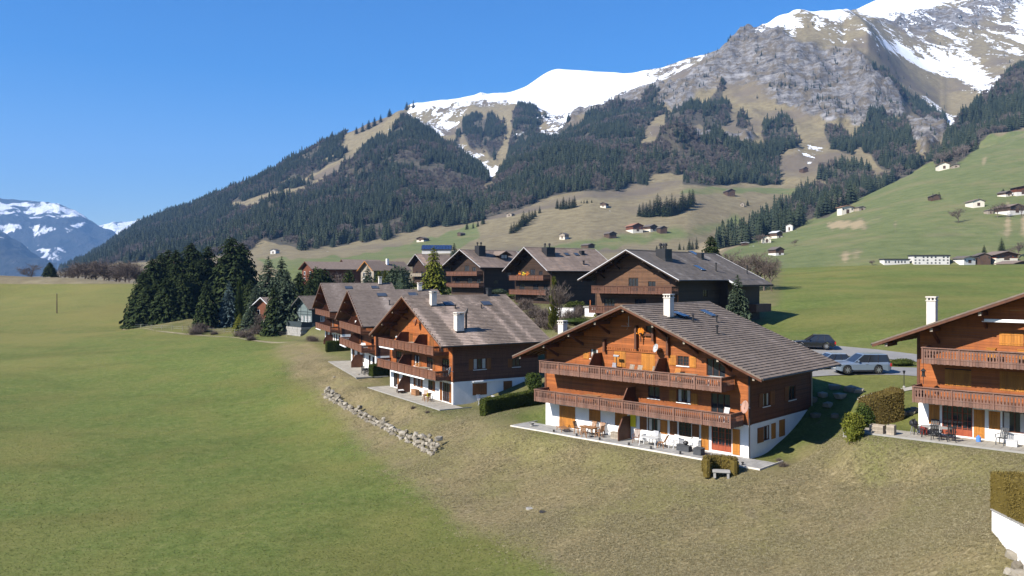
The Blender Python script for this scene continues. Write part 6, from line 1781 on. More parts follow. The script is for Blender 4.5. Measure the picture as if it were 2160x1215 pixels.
# ------------------------------------------------------------------ plants
def leaf_mat(name, a, b, c, scale=3.0):
    t = NT(name)
    n = t.noise(t.co('Object'), scale, 4, 0.7)
    f = t.math('ADD', t.math('MULTIPLY', n, 0.55), t.math('MULTIPLY', t.attr('tint'), 0.45))
    return t.out(t.ramp(f, [(0.2, a), (0.5, b), (0.8, c)]), 0.95, 0, 0.03)
M_spruce = leaf_mat('dark_spruce', (0.010, 0.017, 0.007), (0.026, 0.038, 0.014), (0.056, 0.070, 0.024))
M_bluesp = leaf_mat('blue_spruce', (0.030, 0.050, 0.050), (0.060, 0.090, 0.090), (0.110, 0.150, 0.145))
M_gold = leaf_mat('golden_conifer', (0.050, 0.060, 0.010), (0.105, 0.115, 0.018), (0.190, 0.185, 0.035))
M_fir = leaf_mat('grey_green_fir', (0.022, 0.034, 0.022), (0.045, 0.062, 0.038), (0.085, 0.105, 0.062))
M_thuja = leaf_mat('thuja_green', (0.022, 0.034, 0.010), (0.045, 0.066, 0.016), (0.085, 0.105, 0.028))
M_yew = leaf_mat('hedge_green', (0.018, 0.026, 0.007), (0.045, 0.058, 0.013), (0.095, 0.105, 0.025))
M_brownh = leaf_mat('brown_beech_hedge', (0.050, 0.034, 0.014), (0.105, 0.080, 0.026), (0.160, 0.125, 0.040))
M_olive = leaf_mat('olive_hedge', (0.072, 0.052, 0.014), (0.125, 0.094, 0.026), (0.175, 0.134, 0.042))
M_bare = leaf_mat('bare_wood', (0.070, 0.052, 0.042), (0.120, 0.094, 0.078), (0.185, 0.155, 0.132))

def conifer_mesh(seed, width=0.2, n_whorl=30, droop=0.5, mat=None, dense=8, shape=0.85, low=0.03):
    """unit tall crown of drooping sprays"""
    r = random.Random(seed)
    m = MB()
    for k in range(n_whorl):
        t = low + (0.985 - low) * (k / (n_whorl - 1)) ** 0.93
        nb = max(4, int(dense * (1 - 0.35 * t)))
        for b in range(nb):
            a = 2 * math.pi * (b + r.random() * 0.7) / nb + k * 1.3
            L = width * (1 - t) ** shape * r.uniform(0.72, 1.15) + 0.008
            up = r.uniform(0.05, 0.30) * L + (0.25 * L if t > 0.8 else 0)
            dr = droop * L * r.uniform(0.7, 1.3)
            tz = t + r.uniform(-0.012, 0.012)
            dx, dy = math.cos(a), math.sin(a)
            sp = []
            for q in range(5):
                s = q / 4
                sp.append(Vector((dx * L * s, dy * L * s, tz + up * math.sin(s * 1.6) - dr * s * s)))
            side = Vector((-dy, dx, 0))
            tint = r.random()
            for q in range(4):
                p0, p1 = sp[q], sp[q + 1]
                wd = L * 0.34 * (1 - q / 5.2) * r.uniform(0.8, 1.25)
                hang = L * r.uniform(0.10, 0.26)
                for sg in (-1, 1):
                    e = (p0 + p1) * 0.5 + side * (sg * wd) + Vector((dx, dy, 0)) * (L * 0.10) - Vector((0, 0, hang * r.uniform(0.5, 1.3)))
                    m.add([p0, p1, e], [(0, 1, 2)], tint * 0.7 + 0.3 * r.random())
                e = p1 - Vector((0, 0, hang * 1.2)) + side * r.uniform(-0.02, 0.02) * L
                m.add([p0, p1, e], [(0, 1, 2)], tint * 0.5)
            tip = sp[-1] + Vector((dx, dy, -0.2)) * L * 0.12
            m.add([sp[-1] + side * 0.04 * L, sp[-1] - side * 0.04 * L, tip], [(0, 1, 2)], 0.9)
    for q in range(5):
        a = q * 1.26
        m.add([(0.008 * math.cos(a), 0.008 * math.sin(a), 0.95), (0.008 * math.cos(a + 2), 0.008 * math.sin(a + 2), 0.95), (0, 0, 1.0)], [(0, 1, 2)], 0.7)
    return m.mesh('crown', mat)
def trunk_mesh(seed, rad=0.018, top=0.9):
    m = MB(); m.tube([(0, 0, -0.06), (0, 0, 0.25), (0, 0, top)], [rad, rad * 0.8, rad * 0.15], 7)
    return m.mesh('trunk', M_bark)
TRUNK = trunk_mesh(0)
SPR = [conifer_mesh(s, w, 38, d, M_spruce, 16, 0.58) for s, w, d in ((1, 0.27, 0.55), (2, 0.30, 0.5), (3, 0.24, 0.6), (4, 0.34, 0.45))]
FIR = [conifer_mesh(s, w, 30, d, M_fir, 14, 0.75) for s, w, d in ((11, 0.33, 0.4), (12, 0.27, 0.35))]
BLUE = conifer_mesh(21, 0.28, 28, 0.3, M_bluesp, 14)
GOLD = conifer_mesh(31, 0.30, 32, 0.4, M_gold, 15, 0.7)
COLU = conifer_mesh(41, 0.14, 34, -0.9, M_thuja, 10, 0.45, 0.02)
COLG = conifer_mesh(42, 0.13, 34, -0.9, M_gold, 10, 0.45, 0.02)
SMALLC = [conifer_mesh(s, w, 22, 0.45, M_spruce, 11, 0.7) for s, w in ((51, 0.18), (52, 0.15), (53, 0.2))]
def tree(name, label, crown, base, height, wide=1.0, group=None, trunk=None, cat='tree'):
    r = empty(name, base, random.uniform(0, 6.28)); tag(r, label, cat, group)
    for nm, me in (('trunk', trunk or TRUNK), ('crown', crown)):
        o = link(bpy.data.objects.new(nm, me), r)
        o.scale = (height * wide, height * wide, height)
    return r
def tree_px(name, label, crown, px, py, ytop, d=None, wide=1.0, group=None, **kw):
    """base pixel on the near ground; height from the top pixel"""
    b = ground_hit(px, py) if d is None else Vector(((px - 1080) / F * d, d, gz((px - 1080) / F * d, d)))
    top = (HY - ytop) / F * b.y
    return tree(name, label, crown, (b.x, b.y, b.z - 0.1), top - b.z + 0.1, wide, group, **kw)

# spruce grove at the edge of the meadow
G = 'spruces of the dark grove'
for px, yt, d, k, wd, lab in (
    (300, 575, 221, 0, 1.25, 'dark spruce at the meadow corner of the grove'), (322, 545, 226, 1, 1.1, 'dark spruce in the grove beside its meadow corner'), (340, 534, 232, 2, 1.3, 'dark spruce in the grove, slim and half hidden'),
    (355, 526, 238, 0, 1.15, 'dark spruce at the back of the grove'), (372, 527, 230, 3, 0.85, 'broad dark spruce in the middle of the grove'), (403, 512, 236, 1, 1.05, 'tall pointed spruce in the middle of the grove'),
    (420, 530, 244, 2, 1.2, 'dark spruce filling the gap behind the tall pointed one'), (439, 519, 240, 0, 1.1, 'dark spruce behind the plain grey roof'), (350, 585, 214, 3, 1.0, 'lower spruce at the front of the grove'),
    (385, 575, 216, 1, 1.1, 'lower spruce casting shade on the grassy mound'), (488, 500, 231, 3, 1.0, 'tallest broad spruce beside the grove'), (511, 512, 240, 1, 1.1, 'tall spruce leaning against the tallest broad one'), (465, 560, 246, 2, 1.4, 'dark spruce in the gap before the tallest broad one'),
    (528, 590, 224, 0, 1.2, 'lower spruce at the foot of the tallest one'), (312, 600, 216, 3, 1.1, 'bushy low spruce at the meadow side of the grove'), (332, 590, 219, 1, 1.2, 'bushy low spruce behind the grove front'),
    (368, 560, 222, 0, 1.2, 'mid height spruce inside the grove'), (408, 550, 228, 3, 0.9, 'broad mid height spruce inside the grove'), (428, 545, 232, 1, 1.1, 'mid height spruce above the grassy mound'), (450, 575, 240, 3, 0.9, 'broad low spruce behind the plain grey roof'), (475, 540, 236, 0, 1.3, 'spruce at the side of the tallest one'), (500, 555, 228, 3, 0.95, 'broad lower spruce before the tallest one')):
    tree_px('spruce_tree', lab, SPR[k], px, 0, yt, d, wd * 1.12, G)
tree_px('spruce_tree', 'brownish spruce standing alone before the plain grey roof', SPR[1], 436, 690, 591, 205, 1.0)
tree_px('blue_spruce', 'silvery blue spruce beside the small brown house', BLUE, 483, 680, 591, 207, 1.0)
tree_px('column_thuja', 'narrow dark green thuja column beside the blue spruce', COLU, 505, 662, 588, 205, 0.7)
for px, yt, d, me, wd, lab in (
    (566, 540, 214, FIR[1], 1.2, 'grey green fir with a slim top behind the small brown house'), (594, 541, 210, FIR[0], 0.95, 'grey green fir taller than its neighbour by the green house'), (605, 568, 186, FIR[0], 1.2, 'broad grey green fir in front of the small dark green house'),
    (632, 574, 200, SPR[1], 1.2, 'dark fir between the broad fir and the brown chalets'), (655, 590, 196, SPR[3], 1.1, 'low dark fir beside the brown chalet roof'),
    (776, 561, 205, FIR[0], 1.0, 'green fir in front of the house with yellow verge boards'), (797, 570, 215, SPR[0], 1.2, 'dark fir beside the yellow verge boards')):
    tree_px('fir_tree', lab, me, px, 0, yt, d, wd, 'firs between the small houses')
for px, yb, yt, d, me, lab, wd in ((736, 595, 572, 200, COLU, 'short thuja column in front of the brown tiled roof', 1.6), (801, 595, 572, 208, COLG, 'yellowish thuja by the grey roofed house', 1.2), (812, 596, 570, 210, COLG, 'second yellowish thuja by the grey roofed house', 1.2), (818, 596, 573, 209, COLG, 'third yellowish thuja by the grey roofed house', 1.2), (1168, 640, 584, 122, COLG, 'golden thuja column in front of a dark chalet', 0.8)):
    tree_px('column_thuja', lab, me, px, 0, yt, d, wd)
tree_px('golden_conifer', 'bright golden green conifer between two dark chalets', GOLD, 915, 612, 520, 165, 1.0)
tree_px('golden_conifer', 'small golden bush below the blue spruce', GOLD, 506, 690, 661, 198, 1.6)
tree_px('fir_tree', 'golden green fir behind the ridge of a dark chalet', FIR[1], 958, 0, 512, 262, 1.0)
tree_px('fir_tree', 'dark pine showing behind the grey sheet roof', SPR[3], 1500, 0, 497, 190, 1.0)
tree_px('fir_tree', 'slender grey green fir in front of the wide dark chalet', FIR[1], 1556, 0, 578, 93, 1.05)
tree_px('spruce_tree', 'lone dark conifer on the crest of the green field', SPR[3], 105, 0, 553, 345, 1.6)

# clipped and natural shrubs: a shell of many small leaves round a soft body
def bush_mesh(name, fn, n, leaf, mat, seed, core):
    """fn(i, rnd) -> point, normal on the shell"""
    r = random.Random(seed)
    m = core
    for i in range(n):
        p, nn = fn(r)
        t1 = nn.cross(Vector((r.gauss(0, 1), r.gauss(0, 1), r.gauss(0, 1)))).normalized()
        t2 = (nn * r.uniform(0.3, 1.0) + Vector((r.gauss(0, 1), r.gauss(0, 1), r.gauss(0, 1))) * 0.6).normalized()
        s = leaf * r.uniform(0.6, 1.4)
        m.add([p - t1 * s * 0.4, p + t1 * s * 0.4, p + t2 * s], [(0, 1, 2)], r.random())
    return m.mesh(name, mat)
def hedge_box(label, p0, p1, width, height, mat, name='hedge', leaf=0.10, dens=260, group=None, z=None, round_=0.12, parts=None):
    """clipped hedge between two ground points"""
    p0, p1 = Vector(p0), Vector(p1)
    d = p1 - p0; L = math.hypot(d.x, d.y)
    core = MB()
    e = 0.05
    nx = max(2, int(L / 0.5))
    zr = d.z
    for k in range(nx):
        a, b = L * k / nx, L * (k + 1) / nx
        za, zb = zr * k / nx, zr * (k + 1) / nx
        pts = []
        for x, zz_ in ((a, za), (b, zb)):
            for y, q in ((-width / 2 + e, 0), (-width / 2 + e, height - round_), (-width / 2 + e + round_, height - e), (width / 2 - e - round_, height - e), (width / 2 - e, height - round_), (width / 2 - e, 0)):
                pts.append((x, y, zz_ + q + (-0.4 if q == 0 else 0)))
        core.add(pts, [(i, i + 6, i + 7, i + 1) for i in range(5)], 0.25)
        if k == 0: core.add(pts[:6], [(0, 1, 2, 3, 4, 5)], 0.25)
        if k == nx - 1: core.add(pts[6:], [(5, 4, 3, 2, 1, 0)], 0.25)
    A = [L * height, L * height, L * width, width * height, width * height]
    def fn(r):
        f = r.choices(range(5), A)[0]
        u, v = r.random(), r.random()
        bl = lambda x_: 0.04 * math.sin(x_ * 2.3) + r.gauss(0, 0.025)
        if f < 2:
            sg = -1 if f == 0 else 1
            return Vector((u * L, sg * (width / 2 - e) + bl(u * L), u * zr + v * (height - 0.05))), Vector((0, sg, 0))
        if f == 2: return Vector((u * L, (v - 0.5) * (width - 2 * e), u * zr + height - e + bl(u * L))), Vector((0, 0, 1))
        sg = -1 if f == 3 else 1
        return Vector((0 if sg < 0 else L, (u - 0.5) * (width - 2 * e), (0 if sg < 0 else zr) + v * (height - 0.05))), Vector((sg, 0, 0))
    n = int(min(14000, sum(A) * dens))
    me = bush_mesh('foliage', fn, n, leaf, mat, int(L * 31), core)
    r = empty(name, p0, math.atan2(d.y, d.x)); tag(r, label, 'hedge', group)
    link(bpy.data.objects.new('foliage', me), r)
    st = MB()
    for k in range(max(2, int(L / 1.2))):
        x = L * (k + 0.5) / max(2, int(L / 1.2)); st.tube([(x, 0, zr * x / L - 0.3), (x, 0, zr * x / L + height * 0.6)], 0.03, 5)
    o = st.build('stems', M_bark, r); o['kind'] = 'stuff'
    return r
def blob_bush(name, label, c, rx, ry, rz, mat, n=2600, leaf=0.12, group=None, lumps=7):
    """loose shrub of several leafy lobes"""
    c = Vector(c)
    rr_ = random.Random(int(abs(c.x * 13 + c.y * 7)))
    L = [(Vector((rr_.uniform(-.45, .45) * rx, rr_.uniform(-.45, .45) * ry, rz * rr_.uniform(0.35, 1.15))), rr_.uniform(0.45, 0.8)) for _ in range(lumps)] + [(Vector((0, 0, rz * 0.8)), 0.9)]
    core = MB()
    for p, s in L: core.lathe([(0.02, p.z - rz * s * 0.75), (rx * s * 0.6, p.z - rz * s * 0.4), (rx * s * 0.75, p.z), (rx * s * 0.55, p.z + rz * s * 0.45), (0.02, p.z + rz * s * 0.75)], 9, Matrix.Translation((p.x, p.y, 0)), 0.15)
    def fn(r):
        p, s = L[r.randrange(len(L))]
        v = Vector((r.gauss(0, 1), r.gauss(0, 1), r.gauss(0.2, 1))).normalized()
        k = r.uniform(0.80, 1.08)
        return p + Vector((v.x * rx, v.y * ry, v.z * rz)) * s * k, v
    r = empty(name, c); tag(r, label, 'bush', group)
    link(bpy.data.objects.new('foliage', bush_mesh('foliage', fn, n, leaf, mat, int(c.x * 5) + 3, core)), r)
    m = MB(); m.tube([(0, 0, -0.4), (0, 0, rz * 0.7)], [0.06, 0.03], 6); m.build('stem', M_bark, r)
    return r
def gh(px, py): return ground_hit(px, py)
def hedge_px(label, a, b, width, hpx, mat, **kw):
    p, q = gh(*a), gh(*b)
    return hedge_box(label, p, q, width, hpx / F * p.y, mat, **kw)
hedge_px('long clipped hedge between the cowled chalet and the orange chalet', (1018, 878), (1152, 852), 1.0, 36, M_yew)
hedge_px('short clipped hedge beside the terrace of the cowled chalet', (782, 796), (850, 786), 1.2, 26, M_yew)
hedge_px('short clipped hedge between the two brown row chalets', (688, 744), (752, 738), 1.2, 23, M_yew)
# topiary round a pale slab on the dry bank
pT = gh(1519, 998)
rt = empty('topiary_hedge', pT, R_(-12)); tag(rt, 'horseshoe shaped clipped topiary on the dry bank below the terrace', 'hedge')
def topi(r):
    a = r.uniform(math.pi * 0.0, math.pi)           # horseshoe open to the front
    cx, cy = 0.92 * math.cos(a), 0.75 * math.sin(a) - 0.1
    leg = r.random() < 0.35
    if leg: cx = 0.92 * r.choice((-1, 1)); cy = r.uniform(-0.5, 0.1)
    v = Vector((r.gauss(0, 1), r.gauss(0, 1), r.gauss(0.3, 1))).normalized()
    hz_ = r.uniform(0.05, 1.02)
    if hz_ > 0.85: return Vector((cx + r.uniform(-.27, .27), cy + r.uniform(-.27, .27), 1.02 + r.gauss(0, 0.02))), Vector((0, 0, 1))
    w2 = Vector((v.x, v.y, 0)).normalized()
    return Vector((cx, cy, hz_)) + w2 * 0.31, w2
core = MB()
for k in range(13):
    a = math.pi * k / 12; core.lathe([(0.24, -0.25), (0.28, 0.4), (0.26, 0.95), (0.1, 1.0)], 8, Matrix.Translation((0.92 * math.cos(a), 0.75 * math.sin(a) - 0.1, 0)), 0.25)
for sx in (-1, 1):
    for y in (-0.5, -0.25): core.lathe([(0.24, -0.25), (0.28, 0.4), (0.26, 0.95), (0.1, 1.0)], 8, Matrix.Translation((0.92 * sx, y, 0)), 0.25)
link(bpy.data.objects.new('foliage', bush_mesh('foliage', topi, 5200, 0.09, M_olive, 5, core)), rt)
rb = empty('garden_bench', pT + Vector((0, -0.25, 0)), R_(-12)); tag(rb, 'pale stone slab inside the horseshoe topiary', 'bench')
m = MB(); m.box(-0.6, 0.6, -0.75, -0.1, 0.18, 0.30); m.build('seat_slab', M_conc, rb, bevel=0.02)
for sx in (-0.45, 0.45):
    m = MB(); m.box(sx - 0.08, sx + 0.08, -0.7, -0.15, -0.2, 0.179); m.build('support_block', M_conc, rb)
# garden edge on the right
pw = gh(2100, 1085)
def garden_wall():
    a, b = P(2092, 1100, 40.5), P(2200, 1135, 36.5)
    za = gz(a.x, a.y); zb = gz(b.x, b.y)
    top = (HY - 1076) / F * 40.5
    r = empty('garden_wall', (a.x, a.y, top), math.atan2(b.y - a.y, b.x - a.x)); tag(r, 'white rendered wall under the clipped brown hedge', 'wall')
    m = MB(); m.box(0, 9, 0.0, 0.3, -3.2, 0.0); m.box(0, 0.3, 0.301, 6, -3.2, -0.003); m.build('wall_face', M_white, r)
    m = MB(); m.box(-0.05, 9, -0.05, 0.36, 0.001, 0.06); m.build('coping', M_conc, r)
    d = (b - a).normalized()
    ns = Vector((-d.y, d.x, 0))
    p0 = Vector((a.x, a.y, top)) + ns * 0.75 - d * 0.2
    hedge_box('clipped olive brown hedge on top of the white garden wall', p0, p0 + Vector((d.x, d.y, 0)) * 8.0, 1.5, 82 / F * 40.5, M_olive, dens=330, leaf=0.07)
garden_wall()
hedge_px('brown clipped hedge beside the yellow green conifers', (1822, 907), (1894, 884), 1.7, 66, M_brownh)
for px, py, yt, w_, lab, mt in ((1800, 930, 862, 0.8, 'yellow green juniper at the terrace corner', M_gold), (1824, 908, 842, 0.7, 'dark olive juniper between the yellow one and the hedge', M_thuja), (1888, 880, 828, 0.7, 'dark olive conifer at the far end of the brown hedge', M_thuja)):
    b = gh(px, py); H = (py - yt) / F * b.y
    blob_bush('juniper', lab, b, w_ * 0.85, w_ * 0.85, H * 0.46, mt, 3600, 0.15, lumps=11)
b = gh(1902, 772); blob_bush('round_bush', 'rounded green bush beside the parking strip', b, 1.3, 0.9, 0.42, M_yew, 2600, 0.10)
b = gh(1126, 822); blob_bush('globe_thuja', 'bright green globe shaped thuja beside the long hedge', b, 0.95, 0.95, 1.05, M_thuja, 3600, 0.14)
b = gh(1215, 686); blob_bush('laurel_bush', 'light green bush on the bank behind the orange roof', b, 2.2, 1.4, 0.6, M_thuja, 2400, 0.16)
b = gh(1268, 672); blob_bush('laurel_bush', 'rounded yellow green bush below the wide dark chalet', b, 1.3, 1.1, 0.7, M_gold, 1800, 0.14)
for i, (px, py, w_, mt, lab) in enumerate(((930, 611, 2.4, M_thuja, 'green bush at the foot of the golden conifer'), (985, 616, 2.6, M_yew, 'dark clipped bush below the dormer chalet'), (1012, 622, 2.0, M_thuja, 'green bush beside the corner of the dormer chalet'), (1052, 622, 2.2, M_fir, 'grey green bush between two dark chalets'), (1082, 630, 2.4, M_yew, 'dark bush in front of the flowery balcony chalet'), (1212, 652, 1.8, M_yew, 'dark bush below the corner of the wide dark chalet'), (870, 606, 2.2, M_yew, 'dark bush in front of the half hidden chalet'))):
    blob_bush('garden_bush', lab, gh(px, py), w_, w_ * 0.7, 0.75, mt, 1800, 0.2)
b = gh(958, 618); blob_bush('laurel_bush', 'dark green bush below the chalet with the dormer', b, 3.0, 1.6, 0.8, M_thuja, 2600, 0.2)
for px, d, yt, w_, lab in ((680, 205, 557, 3.9, 'round dark green tree beside the orange gable'), (838, 195, 549, 3.6, 'large dark rounded fir beside the brown chalet')):
    x, y = (px - 1080) / F * d, d; z = gz(x, y); H = (HY - yt) / F * d - z
    blob_bush('round_tree', lab, (x, y, z), w_, w_, H * 0.52, M_fir if px > 700 else M_spruce, 6500, 0.5)

# leafless trees and shrubs
def bare_mesh(seed, spread=0.5, upright=0.6, depth=4, rad=0.016):
    r = random.Random(seed)
    m = MB()
    def grow(p, d, L, rd, lev):
        q = p + d * L
        if lev >= depth - 1:
            a = d.cross(Vector((r.gauss(0, 1), r.gauss(0, 1), r.gauss(0, 1)))).normalized() * max(rd, 0.0025)
            m.add([p - a, p + a, q], [(0, 1, 2)], r.random())
        else:
            m.tube([p, q], [rd, rd * 0.6], 4, False, r.random())
        if lev >= depth: return
        n = r.randint(3, 5) if lev else 6
        for k in range(n):
            t = r.uniform(0.35, 1.0) if lev else r.uniform(0.5, 1.0)
            nd = (d * upright + Vector((r.gauss(0, spread), r.gauss(0, spread), r.gauss(0.12, spread * 0.6)))).normalized()
            grow(p.lerp(q, t), nd, L * r.uniform(0.55, 0.8), rd * 0.55, lev + 1)
    grow(Vector((0, 0, -0.03)), Vector((r.gauss(0, 0.04), r.gauss(0, 0.04), 1)).normalized(), 0.34, rad, 0)
    zm = max(v[2] for v in m.v)
    m.v = [(v[0] / zm, v[1] / zm, v[2] / zm) for v in m.v]
    return m.mesh('branches', M_bare)
BARE = [bare_mesh(s, sp, up, 5) for s, sp, up in ((3, 0.5, 0.65), (8, 0.38, 0.9), (15, 0.6, 0.6))]
BSHR = []
for s in range(3):
    r_ = random.Random(90 + s); m = MB()
    for k in range(520):
        a = r_.uniform(0, 6.28); el = r_.uniform(0.35, 1.5); L = r_.uniform(0.45, 1.05)
        p = Vector((r_.gauss(0, 0.18), r_.gauss(0, 0.18), 0)); q = p + Vector((math.cos(a) * math.cos(el), math.sin(a) * math.cos(el), math.sin(el))) * L * 0.8
        w_ = Vector((-math.sin(a), math.cos(a), 0)) * 0.014
        m.add([p - w_, p + w_, q], [(0, 1, 2)], r_.random())
        for j in range(3):
            b = p.lerp(q, r_.uniform(0.4, 1)); e = b + Vector((r_.gauss(0, 1), r_.gauss(0, 1), r_.uniform(0, 1.2))).normalized() * r_.uniform(0.12, 0.25)
            m.add([b - w_ * 0.6, b + w_ * 0.6, e], [(0, 1, 2)], r_.random())
    BSHR.append(m.mesh('twigs', M_bare))
def bare_tree(label, px, yt, d, k, wide=1.0, group=None, base_z=None, name='bare_tree'):
    x, y = (px - 1080) / F * d, d
    z = gz(x, y) if base_z is None else base_z
    H = (HY - yt) / F * d - z
    r = empty(name, (x, y, z - 0.05), random.uniform(0, 6.28)); tag(r, label, 'tree', group)
    o = link(bpy.data.objects.new('branches', BARE[k % 3]), r); o.scale = (H * wide, H * wide, H)
    return r
bare_tree('leafless upright tree between two dark chalets', 1180, 588, 118, 1, 0.9)
for px, yt, d, me, wd, lab in ((540, 600, 200, FIR[1], 1.3, 'low fir between the blue spruce and the small brown house'), (578, 605, 184, SPR[0], 1.1, 'dark young fir hiding the corner of the small brown house'), (530, 640, 197, FIR[0], 1.5, 'bushy young fir on the bank before the small brown house')):
    tree_px('fir_tree', lab, me, px, 0, yt, d, wd, 'firs between the small houses')
bare_tree('small leafless tree on the bank below the small brown house', 552, 655, 188, 0, 1.1)
bare_tree('small leafless tree in front of the brown tiled roof', 705, 565, 206, 2, 1.0)
for px, yt, d, k in ((1538, 520, 170, 0), (1562, 530, 165, 2), (1580, 528, 172, 1), (1597, 523, 168, 0), (1612, 530, 166, 2), (1628, 545, 164, 1)):
    bare_tree('leafless tree in the thicket behind the grey sheet roof', px, yt, d, k, 1.0, 'thicket behind the grey sheet roof')
for px, yt, d, k in ((68, 552, 350, 0), (135, 560, 372, 2), (150, 554, 378, 2), (166, 550, 368, 1), (178, 546, 365, 0), (192, 550, 380, 2), (205, 543, 370, 1), (218, 548, 358, 0), (230, 545, 360, 2), (242, 550, 375, 1), (252, 542, 368, 0), (264, 548, 352, 2), (275, 546, 345, 1), (286, 552, 358, 0), (296, 554, 352, 2)):
    bare_tree('leafless tree in the wood on the crest of the green field', px, yt, d, k, 1.35, 'bare wood on the field crest', base_z=min(gz((px - 1080) / F * d, d), -1.0) - 1.5)
def bare_shrub(label, px, py, hpx, k, wide=1.0, group='leafless shrubs on the banks'):
    b = gh(px, py); H = hpx / F * b.y
    r = empty('bare_shrub', b - Vector((0, 0, 0.05)), random.uniform(0, 6.28)); tag(r, label, 'shrub', group)
    o = link(bpy.data.objects.new('twigs', BSHR[k % 3]), r); o.scale = (H * wide, H * wide, H)
SHR = [(1108, 652, 30), (1128, 668, 34), (1148, 676, 36), (1140, 690, 30), (1165, 694, 34), (1205, 676, 36), (1222, 664, 26), (1100, 636, 22), (1185, 700, 26), (1120, 690, 24)]
for i, (px, py, hp) in enumerate(SHR): bare_shrub('leafless brown shrub on the bank above the cowled chalet', px, py, hp, i, 1.3, 'shrubs on the bank above the cowled chalet')
for i, (px, py, hp) in enumerate([(420, 700, 26), (412, 706, 20), (452, 706, 12), (505, 710, 18), (520, 712, 22), (545, 704, 28), (568, 702, 22), (530, 718, 14), (590, 698, 18), (660, 722, 18), (655, 716, 12)]):
    bare_shrub('leafless dark shrub along the foot of the small houses', px, py, hp, i, 1.4, 'shrubs along the foot of the small houses')
for i, (px, py, hp) in enumerate([(872, 862, 9), (902, 872, 8), (1652, 985, 16), (1643, 972, 10)]):
    bare_shrub('tiny dry shrub at the edge of a terrace', px, py, hp, i, 1.2, 'tiny shrubs at terrace edges')

